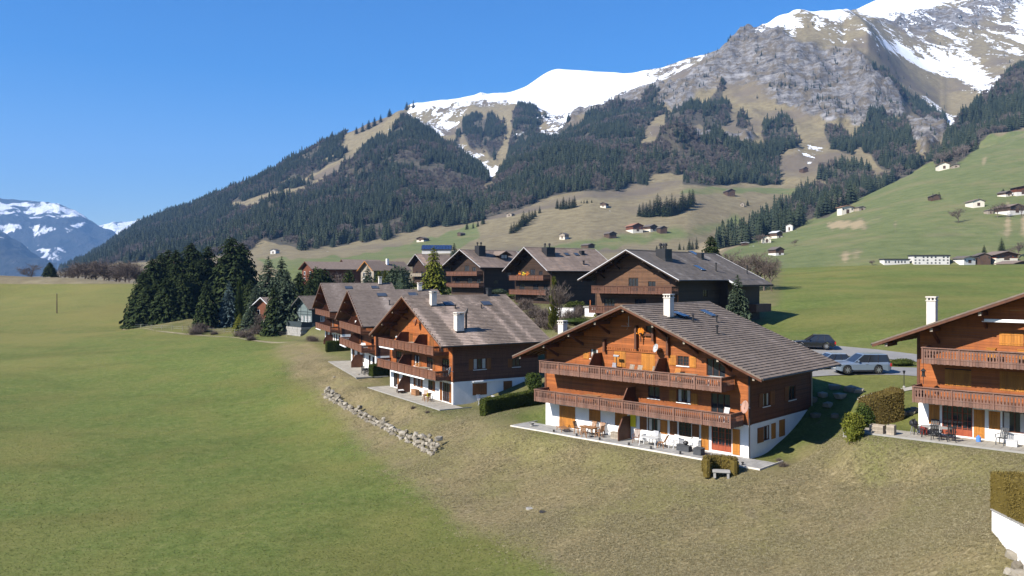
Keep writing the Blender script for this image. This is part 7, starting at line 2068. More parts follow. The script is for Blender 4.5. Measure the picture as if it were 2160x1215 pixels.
# ------------------------------------------------------------------ cars
def paint(name, col, metal=0.25, rough=0.3):
    t = NT(name); t.b.inputs['Coat Weight'].default_value = 0.6; t.b.inputs['Coat Roughness'].default_value = 0.08
    return t.out(col, rough, metal, 0.5)
P_silver = paint('silver_paint', (0.18, 0.225, 0.29)); P_black = paint('black_paint', (0.012, 0.014, 0.018), 0.2); P_grey = paint('pale_grey_paint', (0.24, 0.29, 0.35))
M_tyre = simple('tyre_rubber', (0.02, 0.02, 0.02), 0.85, 0.1, 10)
M_rim = simple('alloy', (0.55, 0.56, 0.58), 0.3, 0.05, 5, metal=0.8)
M_lampg = glass_mat('headlamp_glass', (0.55, 0.57, 0.60), 0.1)
M_tail = glass_mat('tail_lamp_glass', (0.35, 0.02, 0.02), 0.15)
M_trim = simple('black_trim', (0.018, 0.018, 0.02), 0.6, 0.1, 10)
def car(name, label, pnt, loc, ang, L=5.0, W=2.0, H=1.84, wr=0.39, wb=2.92, slope=0.25):
    """front towards -x, wheels on the ground at z = 0"""
    r = empty(name, loc, R_(ang)); tag(r, label, 'car')
    xf, xr = -wb / 2, wb / 2
    x0 = xf - 0.86; x1 = x0 + L
    bz = H * 0.60                                          # belt line
    gr = 0.26
    def top(x):
        return float(np.interp(x, [x0, x0 + 0.06, x0 + 0.25, xf + 0.75, x1 - 0.10, x1 - 0.03, x1], [gr + 0.36, bz - 0.26, bz - 0.13, bz - 0.02, bz + 0.02, bz - 0.10, gr + 0.30]))
    def bot(x):
        z = gr + 0.10 * max(0, 1 - (x - x0) / 0.3) + 0.14 * max(0, 1 - (x1 - x) / 0.35)
        for cx in (xf, xr):
            a = wr + 0.07
            if abs(x - cx) < a: z = max(z, wr + math.sqrt(a * a - (x - cx) ** 2))
        return z
    st = sorted({x0, x0 + 0.06, x0 + 0.25, x0 + 0.34, xf + 0.75, 0.0, x1 - 0.35, x1 - 0.10, x1 - 0.03, x1, *[cx + (wr + 0.07) * math.cos(t_) for cx in (xf, xr) for t_ in np.linspace(0.001, math.pi - 0.001, 11)]})
    vs_, fs = [], []
    for x in st:
        k = min(1.0, 0.88 + 0.5 * min(x - x0, x1 - x)); hw = W / 2 * k
        b_, t_ = bot(x), top(x); md = min(t_ - 0.03, max(b_ + 0.04, bz - 0.22))
        sec = [(-hw + 0.10, b_), (-hw + 0.02, b_ + 0.02), (-hw, md), (-hw + 0.05, t_ - 0.02), (-hw + 0.16, t_), (hw - 0.16, t_), (hw - 0.05, t_ - 0.02), (hw, md), (hw - 0.02, b_ + 0.02), (hw - 0.10, b_)]
        vs_ += [(x, y, z) for y, z in sec]
    m_ = 10
    for q in range(len(st) - 1):
        for c in range(m_):
            c2 = (c + 1) % m_
            fs.append((q * m_ + c, q * m_ + c2, (q + 1) * m_ + c2, (q + 1) * m_ + c))
    fs += [tuple(range(m_)), tuple(range(len(vs_) - 1, len(vs_) - 1 - m_, -1))]
    body = MB(); body.add(vs_, fs); body = body.build('body', pnt, r)
    bm = bmesh.new(); bm.from_mesh(body.data); bmesh.ops.recalc_face_normals(bm, faces=bm.faces); bm.to_mesh(body.data); bm.free()
    # cabin
    b0, b1 = xf + 0.62, x1 - 0.12
    t0, t1 = b0 + 0.95, x1 - 0.12 - slope
    wb_, wt_ = W / 2 - 0.06, W / 2 - 0.24
    g = MB()
    g.add([(b0, -wb_, bz - 0.06), (b1, -wb_, bz - 0.02), (b1, wb_, bz - 0.02), (b0, wb_, bz - 0.06), (t0, -wt_, H - 0.06), (t1, -wt_, H - 0.07), (t1, wt_, H - 0.07), (t0, wt_, H - 0.06)],
          [(0, 3, 2, 1), (4, 5, 6, 7), (0, 1, 5, 4), (1, 2, 6, 5), (2, 3, 7, 6), (3, 0, 4, 7)])
    g.build('cabin_glass', M_glass, r)
    m = MB()
    m.add([(t0 - 0.04, -wt_ - 0.02, H - 0.07), (t1 + 0.06, -wt_ - 0.02, H - 0.08), (t1 + 0.06, wt_ + 0.02, H - 0.08), (t0 - 0.04, wt_ + 0.02, H - 0.07), (t0 + 0.1, -wt_ + 0.1, H), (t1 - 0.1, -wt_ + 0.1, H - 0.01), (t1 - 0.1, wt_ - 0.1, H - 0.01), (t0 + 0.1, wt_ - 0.1, H)],
          [(0, 3, 2, 1), (4, 5, 6, 7), (0, 1, 5, 4), (1, 2, 6, 5), (2, 3, 7, 6), (3, 0, 4, 7)])
    m.build('roof_panel', pnt, r, smooth=False)
    for sy in (-1, 1):
        for f0, f1 in ((b0, t0), (b0 + 0.38 * (b1 - b0), t0 + 0.30 * (t1 - t0)), (b0 + 0.66 * (b1 - b0), t0 + 0.64 * (t1 - t0)), (b1 - 0.04, t1)):
            m = MB(); m.bar((f0, sy * (wb_ + 0.005), bz - 0.04), (f1, sy * (wt_ + 0.01), H - 0.07), 0.07, 0.05, up=(0, 1, 0)); m.build('window_pillar', pnt if f0 == b0 else M_trim, r)
        m = MB(); m.box(b0 + 0.32, b0 + 0.46, sy * (W / 2 + 0.02) - 0.10, sy * (W / 2 + 0.02) + 0.10, bz + 0.0, bz + 0.17); m.build('door_mirror', pnt, r, bevel=0.03)
        m = MB(); m.box(x0 + 0.02, x0 + 0.34, sy * (W / 2 - 0.21) - 0.2, sy * (W / 2 - 0.21) + 0.2, bz - 0.31, bz - 0.17); m.build('headlight', M_lampg, r)
        m = MB(); m.box(x1 - 0.14, x1 + 0.008, sy * (W / 2 - 0.16) - 0.13, sy * (W / 2 - 0.16) + 0.13, bz - 0.40, bz - 0.10); m.build('tail_light', M_tail, r)
        for k, (a, b) in enumerate(((b0 + 0.45, b0 + 1.35), (b0 + 1.42, b0 + 2.30))):
            m = MB(); m.box(a + 0.62, a + 0.82, sy * (W / 2 + 0.012) - 0.012, sy * (W / 2 + 0.012) + 0.012, bz - 0.20, bz - 0.16); m.build('door_handle', M_trim if pnt is P_black else M_rim, r)
        m = MB(); m.box(xf + wr + 0.14, xr - wr - 0.14, sy * (W / 2 - 0.0) - 0.015, sy * (W / 2) + 0.015, gr - 0.02, gr + 0.12); m.build('side_skirt', M_trim, r)
    m = MB(); m.box(x0 - 0.012, x0 + 0.06, -W / 2 + 0.45, W / 2 - 0.45, bz - 0.34, bz - 0.20); m.build('grille', M_trim, r)
    m = MB(); m.box(x0 - 0.01, x0 + 0.1, -0.28, 0.28, gr + 0.22, gr + 0.33); m.build('number_plate', M_plast, r)
    for cx in (xf, xr):
        for sy in (-1, 1):
            M_ = Matrix.Translation((cx, sy * (W / 2 - 0.14), wr)) @ Matrix.Rotation(R_(90), 4, 'X')
            m = MB(); m.lathe([(wr * 0.66, -0.12), (wr * 0.93, -0.12), (wr, -0.08), (wr, 0.08), (wr * 0.93, 0.12), (wr * 0.66, 0.12)], 24, M_)
            wh = m.build('wheel', M_tyre, r)
            m = MB(); m.lathe([(wr * 0.68, -0.123), (wr * 0.68, 0.123), (wr * 0.60, 0.125), (0.05, 0.122)], 24, M_)
            m2 = MB()
            for k in range(7):
                a = 2 * math.pi * k / 7
                m2.bar(M_ @ Vector((0, 0, -0.128 * sy)), M_ @ Vector((wr * 0.62 * math.cos(a), wr * 0.62 * math.sin(a), -0.128 * sy)), 0.07, 0.02, up=(0, 1, 0))
            m.build('hub', M_trim, wh); m2.build('rim', M_rim, wh)
    return r
pc_ = gh(1811, 789); car('parked_car', 'silver sport utility car with alloy wheels parked broadside', P_silver, (pc_.x, pc_.y, gz(pc_.x, pc_.y) + 0.05), 2)
pk = gh(1714, 737); car('parked_car', 'black sport utility car on the lane above', P_black, (pk.x, pk.y, gz(pk.x, pk.y) + 0.05), -14, 4.75, 1.95, 1.68, 0.37, 2.85, 0.55)
x, y = (1742 - 1080) / F * 79.5, 79.5; car('parked_car', 'pale grey car half hidden behind the silver one', P_grey, (x, y, gz(x, y) + 0.05), 4, 4.5, 1.85, 1.5, 0.33, 2.65, 0.5)

# ------------------------------------------------------------------ stones
M_stone = NT('boulder_stone'); _t = M_stone
_n = _t.noise(_t.co('Object'), 2.2, 6, 0.7)
_c = _t.ramp(_t.math('ADD', _t.math('MULTIPLY', _n, 0.6), _t.math('MULTIPLY', _t.rand(), 0.4)), [(0.25, (0.13, 0.112, 0.082)), (0.5, (0.235, 0.208, 0.162)), (0.75, (0.335, 0.302, 0.248))])
_t.bump(_n, 0.6, 0.05); M_stone = _t.out(_c, 0.9, 0, 0.2)
def stone_mesh(seed):
    r = random.Random(seed)
    bm = bmesh.new(); bmesh.ops.create_icosphere(bm, subdivisions=1, radius=0.5)
    for v in bm.verts:
        c = v.co; v.co = Vector((math.copysign(abs(c.x) ** 0.6, c.x) * 0.72, math.copysign(abs(c.y) ** 0.6, c.y) * 0.60, math.copysign(abs(c.z) ** 0.6, c.z) * 0.56)) * r.uniform(0.78, 1.12)
    me = bpy.data.meshes.new('stone'); bm.to_mesh(me); bm.free(); me.materials.append(M_stone)
    return me
ST = [stone_mesh(k) for k in range(8)]
wall_px = [(684, 832), (700, 846), (722, 858), (760, 878), (800, 899), (830, 917), (860, 931), (890, 946), (919, 961)]
wp = [gh(*q) for q in wall_px]
sw = empty('boulder_wall', wp[0]); tag(sw, 'dry boulder retaining wall at the foot of the straw coloured bank', 'wall')
acc, pts_ = 0.0, []
for a, b in zip(wp, wp[1:]):
    L_ = (b - a).length; nn = max(1, int(L_ / 0.55))
    for k in range(nn): pts_.append(a.lerp(b, k / nn))
rs = random.Random(4)
cnt = 0
for i, p in enumerate(pts_):
    t_ = i / len(pts_)
    rows_ = 2 + (t_ < 0.12 or t_ > 0.82) + (rs.random() < 0.2)
    for k in range(rows_):
        if cnt >= 290 or rs.random() < 0.07: continue
        s = rs.uniform(0.42, 0.78)
        q = p + Vector((0.2 * k + rs.uniform(-.12, .12), 0.13 * k + rs.uniform(-.12, .12), 0))
        z = gz(q.x, q.y)
        o = link(bpy.data.objects.new('stone', ST[rs.randrange(8)]), sw)
        o.location = (q.x - wp[0].x, q.y - wp[0].y, z + 0.02 + 0.27 * k - wp[0].z); o.rotation_euler = (rs.gauss(0, .3), rs.gauss(0, .3), rs.uniform(0, 6.28)); o.scale = (s * rs.uniform(.9, 1.3), s * rs.uniform(.8, 1.1), s * rs.uniform(0.7, 1.1))
        cnt += 1
def boulder(label, px, py, s, group=None, d=None):
    b = gh(px, py) if d is None else Vector(((px - 1080) / F * d, d, gz((px - 1080) / F * d, d)))
    o = link(bpy.data.objects.new('boulder', ST[rs.randrange(8)])); o.location = b + Vector((0, 0, s * 0.12)); o.scale = (s, s, s * 0.8); o.rotation_euler = (0, 0, rs.uniform(0, 6))
    tag(o, label, 'boulder', group)
for px, py, s in ((2142, 1178, 0.9), (2150, 1200, 0.8), (2158, 1170, 0.9), (2130, 1212, 0.7), (2156, 1222, 1.0), (2168, 1195, 1.0)): boulder('grey boulder heaped at the foot of the white garden wall', px, py, s, 'boulders below the white garden wall')
for px, py, s in ((638, 748, 0.7), (648, 745, 0.5)): boulder('pale boulder alone on the upper straw bank', px, py, s, 'pale boulders on the upper bank')
for px, py, s in ((705, 797, 0.5), (755, 792, 0.6), (750, 797, 0.4)): boulder('small pale stone on the bank below the hedge', px, py, s, 'pale stones below the hedge')
for px, py, s in ((1795, 826, 1.3), (1812, 830, 1.0), (1760, 822, 1.2), (1735, 838, 1.0), (1712, 850, 1.1), (1772, 842, 1.2), (1745, 860, 1.0), (1720, 880, 0.9), (1760, 880, 0.9)): boulder('grey boulder in the shaded garden bank beside the orange chalet', px, py, s, 'boulders of the shaded garden bank')
for px, py, s in ((1905, 876, 0.9), (1922, 874, 0.8), (1930, 868, 0.9)): boulder('pale boulder behind the end of the beige terrace', px, py, s, 'boulders behind the beige terrace')
for px, py, lab in ((1146, 1082, 'dark manhole cover set in the straw bank'), (1118, 1074, 'pale manhole cover set in the straw bank')):
    b = gh(px, py); o = MB(); o.lathe([(0.3, -0.1), (0.3, 0.035), (0.27, 0.045), (0.05, 0.046)], 20); q = o.build('manhole_cover', M_dmetal if 'dark' in lab else M_conc); q.location = b; tag(q, lab, 'manhole cover')

# ------------------------------------------------------------------ small street things
b = gh(1907, 818); r = empty('garden_lamp', b); tag(r, 'black lantern lamp post on the lawn beside the footpath', 'lamp')
H_ = 36 / F * b.y
m = MB(); m.tube([(0, 0, -0.2), (0, 0, H_ - 0.28)], 0.035, 8); m.build('post', M_black, r)
m = MB(); m.lathe([(0.12, -0.1), (0.12, 0.06), (0.05, 0.14)], 10); m.build('foot', M_conc, r)
m = MB(); m.lathe([(0.05, H_ - 0.29), (0.08, H_ - 0.26), (0.12, H_ - 0.07), (0.16, H_ - 0.06), (0.03, H_)], 6); m.build('lantern', M_black, r)
b = gh(120, 661); r = empty('utility_pole', b); tag(r, 'thin wooden pole standing alone in the green field', 'pole')
H_ = 41 / F * b.y; m = MB(); m.tube([(0, 0, -0.5), (0, 0, H_)], [0.16, 0.11], 8); m.build('shaft', W_barn, r)
m = MB(); m.lathe([(0.13, H_), (0.14, H_ + 0.06), (0.03, H_ + 0.12)], 8); m.build('cap', M_dmetal, r)
drape('field_edge_path', [(258, 694), (330, 698), (420, 706), (520, 716), (640, 722), (660, 724), (660, 726), (520, 718), (420, 708.5), (330, 700), (258, 696)], simple('dry_edge_earth', (0.215, 0.185, 0.105), 0.95, 0.3, 1.0), 0.05, 0.5, 'pale dry earth strip along the garden edge')
fence = empty('wire_fence', gh(275, 694)); tag(fence, 'low wire fence along the foot of the spruce grove', 'fence')
fp = [gh(275 + 22 * k, 692 + 1.2 * k) for k in range(16)]
pmesh = MB().tube([(0, 0, -0.3), (0, 0, 1.1)], 0.06, 6).mesh('fence_post', W_grey)
for p in fp:
    o = link(bpy.data.objects.new('fence_post', pmesh), fence); o.location = p - fence.location
for hz_ in (0.5, 0.95):
    m = MB(); m.tube([p - fence.location + Vector((0, 0, hz_)) for p in fp], 0.012, 4); m.build('wire', M_lmetal, fence)
# terrace wall of the small green house and low garden walls
a = HOUSES['E']; r = empty('terrace_wall', (*a['pt'](0.1, -2.75), a['gz'] - 0.3), R_(a['ang'])); tag(r, 'pale stone wall carrying the slate railing', 'wall')
for k in range(4):
    for j in range(9):
        m = MB(); m.box(j * 0.8 + (k % 2) * 0.3, j * 0.8 + 0.78 + (k % 2) * 0.3, rs.uniform(-.04, .04), 2.6, -1.9 + k * 0.48, -1.44 + k * 0.48); m.build('stone_block', M_conc, r)
b = gh(1185, 668); r = empty('garden_retaining_wall', b, R_(-40)); tag(r, 'white painted garden wall below the dark chalets', 'wall'); m = MB(); m.box(-2.6, 2.6, -0.2, 0.2, -1.0, 1.5); m.build('wall_face', M_white, r)
m = MB(); m.box(-2.7, 2.7, -0.26, 0.26, 1.501, 1.6); m.build('coping', M_conc, r)
b = gh(1255, 668); r = empty('garden_retaining_wall', b, R_(-42)); tag(r, 'white garage wall below the wide dark chalet', 'wall'); m = MB(); m.box(-2.0, 1.6, -0.2, 3.0, -1.5, 1.5); m.build('wall_face', M_white, r)
m = MB(); m.box(-2.2, 1.8, -0.4, 3.2, 1.501, 1.7); m.build('flat_roof', M_conc, r)

# ------------------------------------------------------------------ far farms and barns
def barn(label, px, py, wpx, ang, hw=0.42, rise=0.2, roofm=None, wallm=None, base=None, depth=1.3, name='barn', cat='barn', group=None, dmin=330, win=0):
    """gabled building standing on the far slope; wpx = width of the gable side in the photograph"""
    b = far_hit(px, py, dmin)
    W = wpx / F * b.y
    r = empty(name, b, R_(ang)); tag(r, label, cat, group)
    e, rs_, Dp = W * hw, W * rise, W * depth
    o = W * 0.09; w = W / 2 - o; k = rs_ / (W / 2)
    m = MB(); m.prism([(-w, e * 0.32 if base else -W * 0.4), (w, e * 0.32 if base else -W * 0.4), (w, e + k * o - 0.05), (0, e + rs_ - 0.1), (-w, e + k * o - 0.05)], -Dp / 2, Dp / 2, 'y'); m.build('timber_wall', wallm or W_barn, r)
    if base:
        m = MB(); m.box(-w - 0.02, w + 0.02, -Dp / 2 - 0.02, Dp / 2 + 0.02, -W * 0.4, e * 0.32); m.build('stone_base', base, r)
    for sg in (-1, 1):
        m = MB(); m.prism([(0, e + rs_), (sg * W / 2, e), (sg * W / 2, e - 0.25), (0, e + rs_ - 0.25)], -Dp / 2 - o, Dp / 2 + o, 'y', 0.4); m.build('roof_slope', roofm or T_slate, r)
    m = MB(); m.box(-w * 0.25, w * 0.25, -Dp / 2 - 0.08, -Dp / 2 - 0.021, 0, e * 0.65); m.build('door', W_barn, r)
    for q in range(win):
        x = -w * 0.75 + 1.5 * w * q / max(1, win - 1)
        if abs(x) < w * 0.3: continue
        m = MB(); m.box(x - W * 0.04, x + W * 0.04, -Dp / 2 - 0.06, -Dp / 2 - 0.022, e * 0.5, e * 0.78); m.build('window', M_glass, r)
    return r
BW = M_cream
M_white_house = M_white
M_white = simple('far_white_render', (0.56, 0.54, 0.50), 0.85, 0.08, 0.5)
barn('small barn on a dry spur above the valley meadows', 973, 497, 11, -40)
barn('low farm with a pale yard on the green spur', 892, 509, 20, -20, 0.3, 0.15, base=BW)
barn('pale hut on the slope below the forest edge', 1077, 456, 14, -20, 0.35, 0.15, wallm=W_grey)
barn('small barn with a white base beside the spruce cluster on the upper meadow', 1275, 437, 15, -25, 0.45, 0.2, base=BW)
barn('narrow barn with a white front on the green meadow', 1190, 504, 15, -30, 0.6, 0.25, base=BW, wallm=W_grey)
barn('small dark chalet alone on the lower green meadow', 1287, 501, 20, 20, 0.4, 0.22, win=3)
barn('reddish chalet with a white base in the farm trio', 1338, 489, 28, 15, 0.42, 0.22, T_red, W_brown, BW, win=4)
barn('dark chalet in the middle of the farm trio', 1371, 487, 21, 25, 0.42, 0.22, T_slate, W_barn, BW, win=3)
barn('dark barn at the end of the farm trio', 1396, 491, 18, 10, 0.55, 0.24, T_slate, W_barn)
barn('dark barn on the high terrace meadow', 1538, 412, 20, 5, 0.4, 0.24, T_slate, W_barn)
barn('tiny hut beside a single spruce on the high meadow', 1566, 435, 9, -20, 0.6, 0.25, T_slate, W_grey)
barn('white barn at the stream wood', 1666, 487, 16, -25, 0.7, 0.22, T_slate, M_white)
barn('long low shed with a pale roof', 1571, 518, 15, 0, 0.4, 0.1, M_edge, W_barn, depth=0.7)
barn('farmhouse with a red roof in the stream hamlet', 1616, 512, 20, -10, 0.55, 0.2, T_red, M_cream, win=3)
barn('house with a pale roof in the stream hamlet', 1637, 502, 18, 20, 0.6, 0.22, M_edge, W_barn, BW, win=3)
barn('barn with a white base alone on the green hillside', 1637, 538, 23, 12, 0.5, 0.25, T_slate, W_barn, M_white)
barn('small dark farm behind the rusty streaked roof', 1240, 523, 20, 30, 0.3, 0.18, T_slate, W_barn)
barn('orange farmhouse with a red roof at the edge of the stream wood', 1783, 451, 32, 8, 0.42, 0.12, T_red, M_cream, depth=0.6, win=4)
barn('grey shed next to the orange farmhouse', 1813, 444, 17, 5, 0.35, 0.15, T_slate, W_grey)
barn('dark chalet between two small trees on the hillside track', 1970, 422, 20, -10, 0.38, 0.2, T_slate, W_barn, win=2)
barn('barn with pale walls and a brown roof on the open hillside', 2056, 436, 28, -6, 0.36, 0.18, T_sheet, M_cream)
barn('dark hut beneath a round tree on the hillside', 2119, 414, 18, 10, 0.38, 0.22, T_slate, W_barn, BW)
barn('long dark barn with a blue grey roof at the hillside track', 2152, 411, 34, -4, 0.42, 0.1, M_dmetal, W_brown, M_white, depth=0.7)
barn('chalet with a white front and wide roof among bare trees', 2128, 451, 38, 6, 0.34, 0.16, T_sheet, W_barn, M_white, win=5)
barn('grey shed beside the wide roofed chalet', 2085, 451, 13, 0, 0.5, 0.15, T_slate, W_grey)
barn('farmhouse on the crest of the hillside', 1988, 358, 24, -15, 0.4, 0.2, T_red, M_cream, dmin=500)
barn('grey shed beside the crest farmhouse', 2014, 354, 16, -15, 0.3, 0.12, T_slate, W_grey, dmin=500)
barn('hut on the snow patched alp below the crag', 1695, 363, 13, 10, 0.5, 0.3, T_slate, W_barn, dmin=900)
barn('tiny hut on the forest clearing', 551, 428, 10, 0, 0.5, 0.25, T_slate, W_grey, dmin=1200)
barn('white farm on the valley edge below the forest', 580, 535, 14, -10, 0.5, 0.2, T_slate, M_white)
# village edge below the hillside
barn('white house with a grey roof in the hamlet below the hillside', 2034, 555, 36, 15, 0.28, 0.14, T_slate, M_white, depth=0.8, win=4, name='house', cat='house')
barn('dark chalet behind the white hamlet house', 2070, 552, 30, -15, 0.42, 0.2, T_slate, W_barn, win=3, name='house', cat='house')
barn('large brown roofed chalet in the hamlet below the hillside', 2110, 549, 58, 4, 0.2, 0.13, T_sheet, W_brown, M_cream, depth=0.7, win=5, name='house', cat='house')
barn('small roof showing over the crest of the near green field', 2136, 565, 42, 5, 0.2, 0.14, T_sheet, W_barn, name='house', cat='house')
def block(label, px, py, wpx, hpx, ang, storeys, n):
    b = far_hit(px, py, 340); W, H = wpx / F * b.y, hpx / F * b.y
    r = empty('apartment_block', b, R_(ang)); tag(r, label, 'building')
    m = MB(); m.box(-W / 2, W / 2, 0, W * 0.35, -2, H); m.build('wall', M_white, r)
    m = MB(); m.box(-W / 2 - 0.3, W / 2 + 0.3, -0.3, W * 0.35 + 0.3, H + 0.002, H + 0.5); m.build('flat_roof', M_dmetal, r)
    for s in range(storeys):
        for k in range(n):
            if (k * 7 + s) % 5 == 4: continue
            x = -W / 2 + W * (k + 0.5) / n; z = H * (s + 0.35) / storeys
            m = MB(); m.box(x - W * 0.022, x + W * 0.022, -0.08, -0.01, z, z + H / storeys * 0.42); f = m.build('window', M_trim, r)
            m = MB(); m.box(x - W * 0.018, x + W * 0.018, -0.1, -0.081, z + 0.1, z + H / storeys * 0.40); m.build('pane', M_glass, f)
block('low white flat roofed building beyond the near green field', 1892, 558, 55, 10, 3, 1, 8)
block('three storey white apartment block beyond the near green field', 1965, 558, 74, 18, -4, 3, 9)
b = far_hit(921, 535, 340); W = 62 / F * b.y
r = empty('farm_shed', b, R_(4)); tag(r, 'long white shed with a blue solar panel roof', 'shed')
m = MB(); m.box(-W / 2, W / 2, 0, W * 0.4, -2, W * 0.15); m.build('wall', M_white, r)
m = MB(); m.prism([(-0.5, W * 0.14), (W * 0.42, W * 0.30), (W * 0.42, W * 0.27), (-0.5, W * 0.12)], -W / 2 - 0.5, W / 2 + 0.5, 'x'); m.build('roof_deck', M_dmetal, r)
for k in range(10):
    m = MB(); m.prism([(-0.4, W * 0.14 + 0.35), (W * 0.4, W * 0.30 + 0.2), (W * 0.4, W * 0.30 + 0.05), (-0.4, W * 0.14 + 0.2)], -W / 2 + W * k / 10 + 0.1, -W / 2 + W * (k + 1) / 10 - 0.1, 'x'); m.build('solar_panel', simple('solar_blue', (0.018, 0.030, 0.075), 0.25, 0.1, 1) if k == 0 else bpy.data.materials['solar_blue'], r)

# trees that stand apart on the far meadows
def far_tree(label, px, yb, yt, k, wide=1.0, group=None, dmin=330, kind='conifer'):
    b = far_hit(px, yb, dmin); H = (yb - yt) / F * b.y
    r = empty('spruce_tree' if kind == 'conifer' else 'bare_tree', b - Vector((0, 0, 0.3)), random.uniform(0, 6.28)); tag(r, label, 'tree', group)
    if kind == 'conifer':
        for nm, me in (('trunk', TRUNK), ('crown', SMALLC[k % 3])):
            o = link(bpy.data.objects.new(nm, me), r); o.scale = (H * wide, H * wide, H)
    else:
        o = link(bpy.data.objects.new('branches', BARE[k % 3]), r); o.scale = (H * wide, H * wide, H)
def zc(x, y): return 1060 + x / 3.375, 340 + y / 3.375
for i, (x, t_, b_) in enumerate([(390, 262, 338), (412, 280, 340), (433, 248, 340), (455, 270, 342), (476, 250, 338), (497, 262, 334), (512, 240, 330)]):
    far_tree('spruce in the small stand on the upper dry meadow', zc(x, b_)[0], zc(x, b_)[1], zc(x, t_)[1], i, 1.5, 'small stand on the upper dry meadow')
for i, (x, t_, b_) in enumerate([(975, 300, 392), (1000, 285, 396), (1025, 290, 398), (1050, 270, 398), (1078, 262, 394), (1104, 225, 390), (1125, 250, 385), (1150, 275, 390), (1168, 245, 392), (1188, 262, 392), (1205, 225, 386), (1228, 250, 380), (1248, 278, 372), (1265, 262, 362), (1280, 205, 352), (1300, 240, 348), (1320, 262, 342), (1332, 200, 325), (1355, 193, 305)]):
    far_tree('spruce in the larger stand on the middle meadow', zc(x, b_)[0], zc(x, b_)[1], zc(x, t_)[1], i, 1.5, 'larger stand on the middle meadow')
for i, (x, t_, b_) in enumerate([(62, 440, 515), (82, 422, 512), (100, 430, 500), (118, 405, 488), (135, 385, 470), (150, 350, 462), (170, 365, 448), (190, 340, 432), (212, 345, 415), (232, 335, 398), (265, 312, 370)]):
    far_tree('spruce in the line running down the dry gully', zc(x, b_)[0], zc(x, b_)[1], zc(x, t_)[1], i, 1.6, 'line of trees in the dry gully')
for i, (x, t_, b_) in enumerate([(560, 280, 298), (580, 272, 300), (602, 270, 300), (635, 272, 296)]):
    far_tree('low spruce in the short row above the upper meadow hut', zc(x, b_)[0], zc(x, b_)[1], zc(x, t_)[1], i, 1.8, 'short row above the upper meadow hut')
for i, (x, t_, b_) in enumerate([(1260, 572, 632), (1290, 590, 632), (1330, 548, 632), (1352, 560, 630), (1382, 535, 628), (1098, 592, 640), (1135, 598, 640)]):
    far_tree('spruce in the hollow behind the grey sheet roof', zc(x, b_)[0], zc(x, b_)[1], zc(x, t_)[1], i, 1.3, 'spruces in the hollow behind the grey sheet roof')
far_tree('single spruce beside the tiny hut on the high meadow', 1577, 434, 420, 0, 1.6)
far_tree('single dark conifer behind the brown roofed hamlet chalet', 2113, 530, 500, 1, 1.9)
far_tree('slim dark conifer behind the white hamlet house', 2076, 536, 514, 2, 1.4)
far_tree('dark tree beside the dark chalet on the hillside track', 1981, 421, 404, 0, 1.8)
far_tree('low dark tree at the gable of the hillside track chalet', 1968, 420, 406, 1, 2.2)
far_tree('round dark tree above the dark hillside hut', 2116, 410, 397, 2, 2.6)
for px, yb, yt, k, lab in ((2022, 470, 434, 0, 'large bare tree above the dry hillside patch'), (2104, 459, 424, 2, 'bare tree beside the wide roofed hillside chalet'), (2154, 456, 428, 1, 'bare tree at the end of the hillside road'), (1677, 519, 502, 0, 'small bare tree alone on the green hillside'), (1600, 515, 490, 2, 'bare tree in front of the stream hamlet'), (2149, 545, 504, 0, 'bare tree beside the brown roofed hamlet chalet'), (1840, 562, 546, 1, 'bare tree near the low white building')):
    far_tree(lab, px, yb, yt, k, 1.2, None, 330, 'bare')
for i, (px, yb, yt) in enumerate(((985, 484, 464), (998, 482, 466), (1019, 473, 450), (1008, 478, 462))): far_tree('spruce on the dry spur below the forest', px, yb, yt, i, 1.3, 'spruces on the dry spur')
for i, (px, yb, yt) in enumerate(((752, 274, 266), (765, 270, 258), (778, 264, 252), (790, 258, 246), (803, 250, 240), (822, 238, 228), (858, 224, 214), (872, 220, 211))): far_tree('spruce on the grassy shoulder under the snow ridge', px, yb + 8, yt, i, 1.8, 'spruces on the grassy shoulder', 1800)

# ------------------------------------------------------------------ tufts of grass
def tuft_mesh(seed, mat, n=9, flop=0.5):
    r = random.Random(seed); m = MB()
    for k in range(n):
        a = r.uniform(0, 6.28); L = r.uniform(0.6, 1.1); fl = r.uniform(0.2, 1.0) * flop
        b = Vector((r.gauss(0, 0.18), r.gauss(0, 0.18), -0.05)); d = Vector((math.cos(a), math.sin(a), 0)); s = Vector((-d.y, d.x, 0)) * 0.05
        c = b + d * fl * 0.5 * L + Vector((0, 0, 0.62 * L)); e = b + d * fl * 1.3 * L + Vector((0, 0, 0.75 * L * (1.1 - fl * 0.6)))
        m.add([b - s, b + s, c + s * 0.7, c - s * 0.7, e], [(0, 1, 2, 3), (3, 2, 4)], r.random())
    return m.mesh('tuft', mat)
def grass_mat(name, a, b, c):
    t = NT(name)
    return t.out(t.ramp(t.math('ADD', t.math('MULTIPLY', t.attr('tint'), 0.4), t.math('MULTIPLY', t.rand(), 0.6)), [(0.15, a), (0.5, b), (0.85, c)]), 0.9, 0, 0.1)
GM = grass_mat('green_blades', (0.066, 0.092, 0.020), (0.102, 0.128, 0.030), (0.165, 0.168, 0.056))
SM = grass_mat('straw_blades', (0.150, 0.126, 0.062), (0.260, 0.226, 0.124), (0.380, 0.335, 0.205))
cg, cs = bpy.data.collections.new('green_tufts'), bpy.data.collections.new('straw_tufts')
for k in range(3):
    cg.objects.link(bpy.data.objects.new('g%d' % k, tuft_mesh(k, GM, 8, 0.7))); cs.objects.link(bpy.data.objects.new('s%d' % k, tuft_mesh(k + 9, SM, 10, 1.0)))
vis = ((ND > 34) & (ND < 135)).astype(float) * ((PXn > -60) & (PXn < 2220)) * (PYn < 1260)
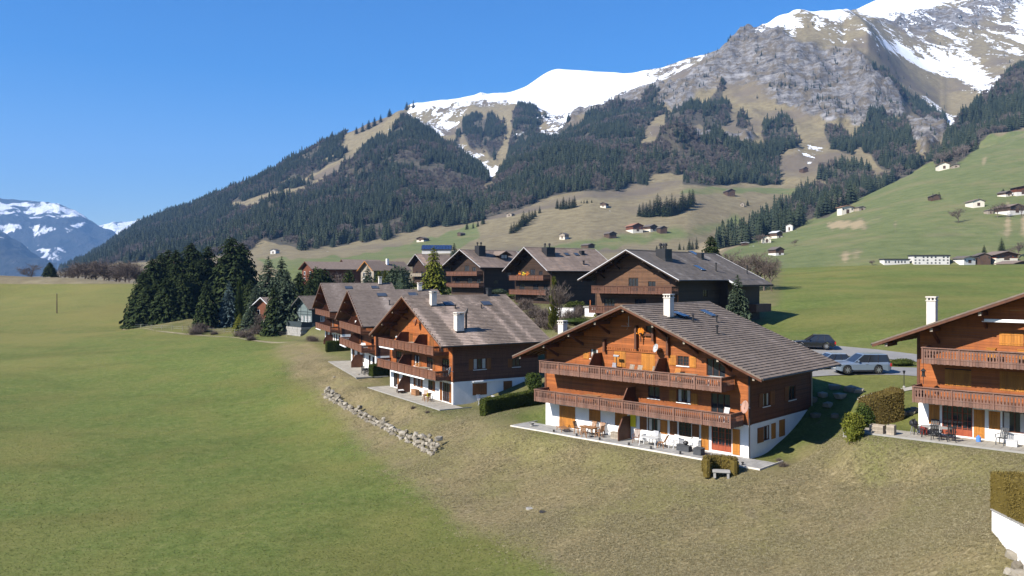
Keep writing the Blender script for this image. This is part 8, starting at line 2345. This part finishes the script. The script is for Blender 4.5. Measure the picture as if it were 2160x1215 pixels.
for h in HOUSES.values():
    q = np.stack([NX - h['org'][0], ND - h['org'][1]], -1); u, v = q @ h['R'], q @ h['I']
    vis = vis * (1 - ((u > -4.4) & (u < h['w'] + 3.6) & (v > -3.3) & (v < h['dep'] + 1)))
road_ = in_poly(PXn, PYn, [(1650, 700), (1960, 740), (1960, 860), (1800, 860), (1700, 800), (1640, 740)])
vis = vis * (1 - road_)
Ng = np.stack([NX, ND, NZ], -1)
def near_scatter(name, label, weight, n, coll, s0, s1):
    A_ = np.linalg.norm(np.cross(Ng[:-1, 1:] - Ng[:-1, :-1], Ng[1:, :-1] - Ng[:-1, :-1]), axis=-1)
    w = A_ * weight[:-1, :-1] * (50 / ND[:-1, :-1]) ** 1.3
    k = rng.choice(w.size, n, p=(w / w.sum()).ravel()); i, j = np.unravel_index(k, w.shape)
    a, b_ = rng.random(n)[:, None], rng.random(n)[:, None]
    p = Ng[i, j] * (1 - a) * (1 - b_) + Ng[i, j + 1] * a * (1 - b_) + Ng[i + 1, j] * (1 - a) * b_ + Ng[i + 1, j + 1] * a * b_
    s = rng.uniform(s0, s1, n)
    tag(scatter(name, p, np.stack([s, s, s * rng.uniform(0.5, 1.0, n)], 1), np.stack([s * 0, s * 0, rng.uniform(0, 6.28, n)], 1), rng.integers(0, 3, n), coll), label, 'grass')
near_scatter('straw_grass', 'dry straw tufts on the bank', vis * np.clip(bank_m, 0, 1) * (0.25 + 0.75 * smooth(0.35, 0.6, fbm(NX / 2.5, ND / 2.5, oct=3, seed=3))), 80000, cs, 0.06, 0.17)
near_scatter('meadow_grass', 'short green grass of the meadow', vis * np.clip(1 - bank_m, 0, 1), 60000, cg, 0.05, 0.13)
HAZE = 6.5e-5

# ------------------------------------------------------------------ air
hz = MB()
hz.box(-16000, 16000, -7000, 16500, -700, 2600)
t = NT('haze_air')
t.n.remove(t.b)
pv = t.n.new('ShaderNodeVolumePrincipled')
pv.inputs['Color'].default_value = (0.26, 0.52, 1.0, 1)
pv.inputs['Density'].default_value = HAZE
pv.inputs['Anisotropy'].default_value = 0.0
t.l.new(pv.outputs[0], t.n['Material Output'].inputs['Volume'])
tag(hz.build('haze', t.m), 'thin blue haze in the valley air', 'haze', kind='stuff')
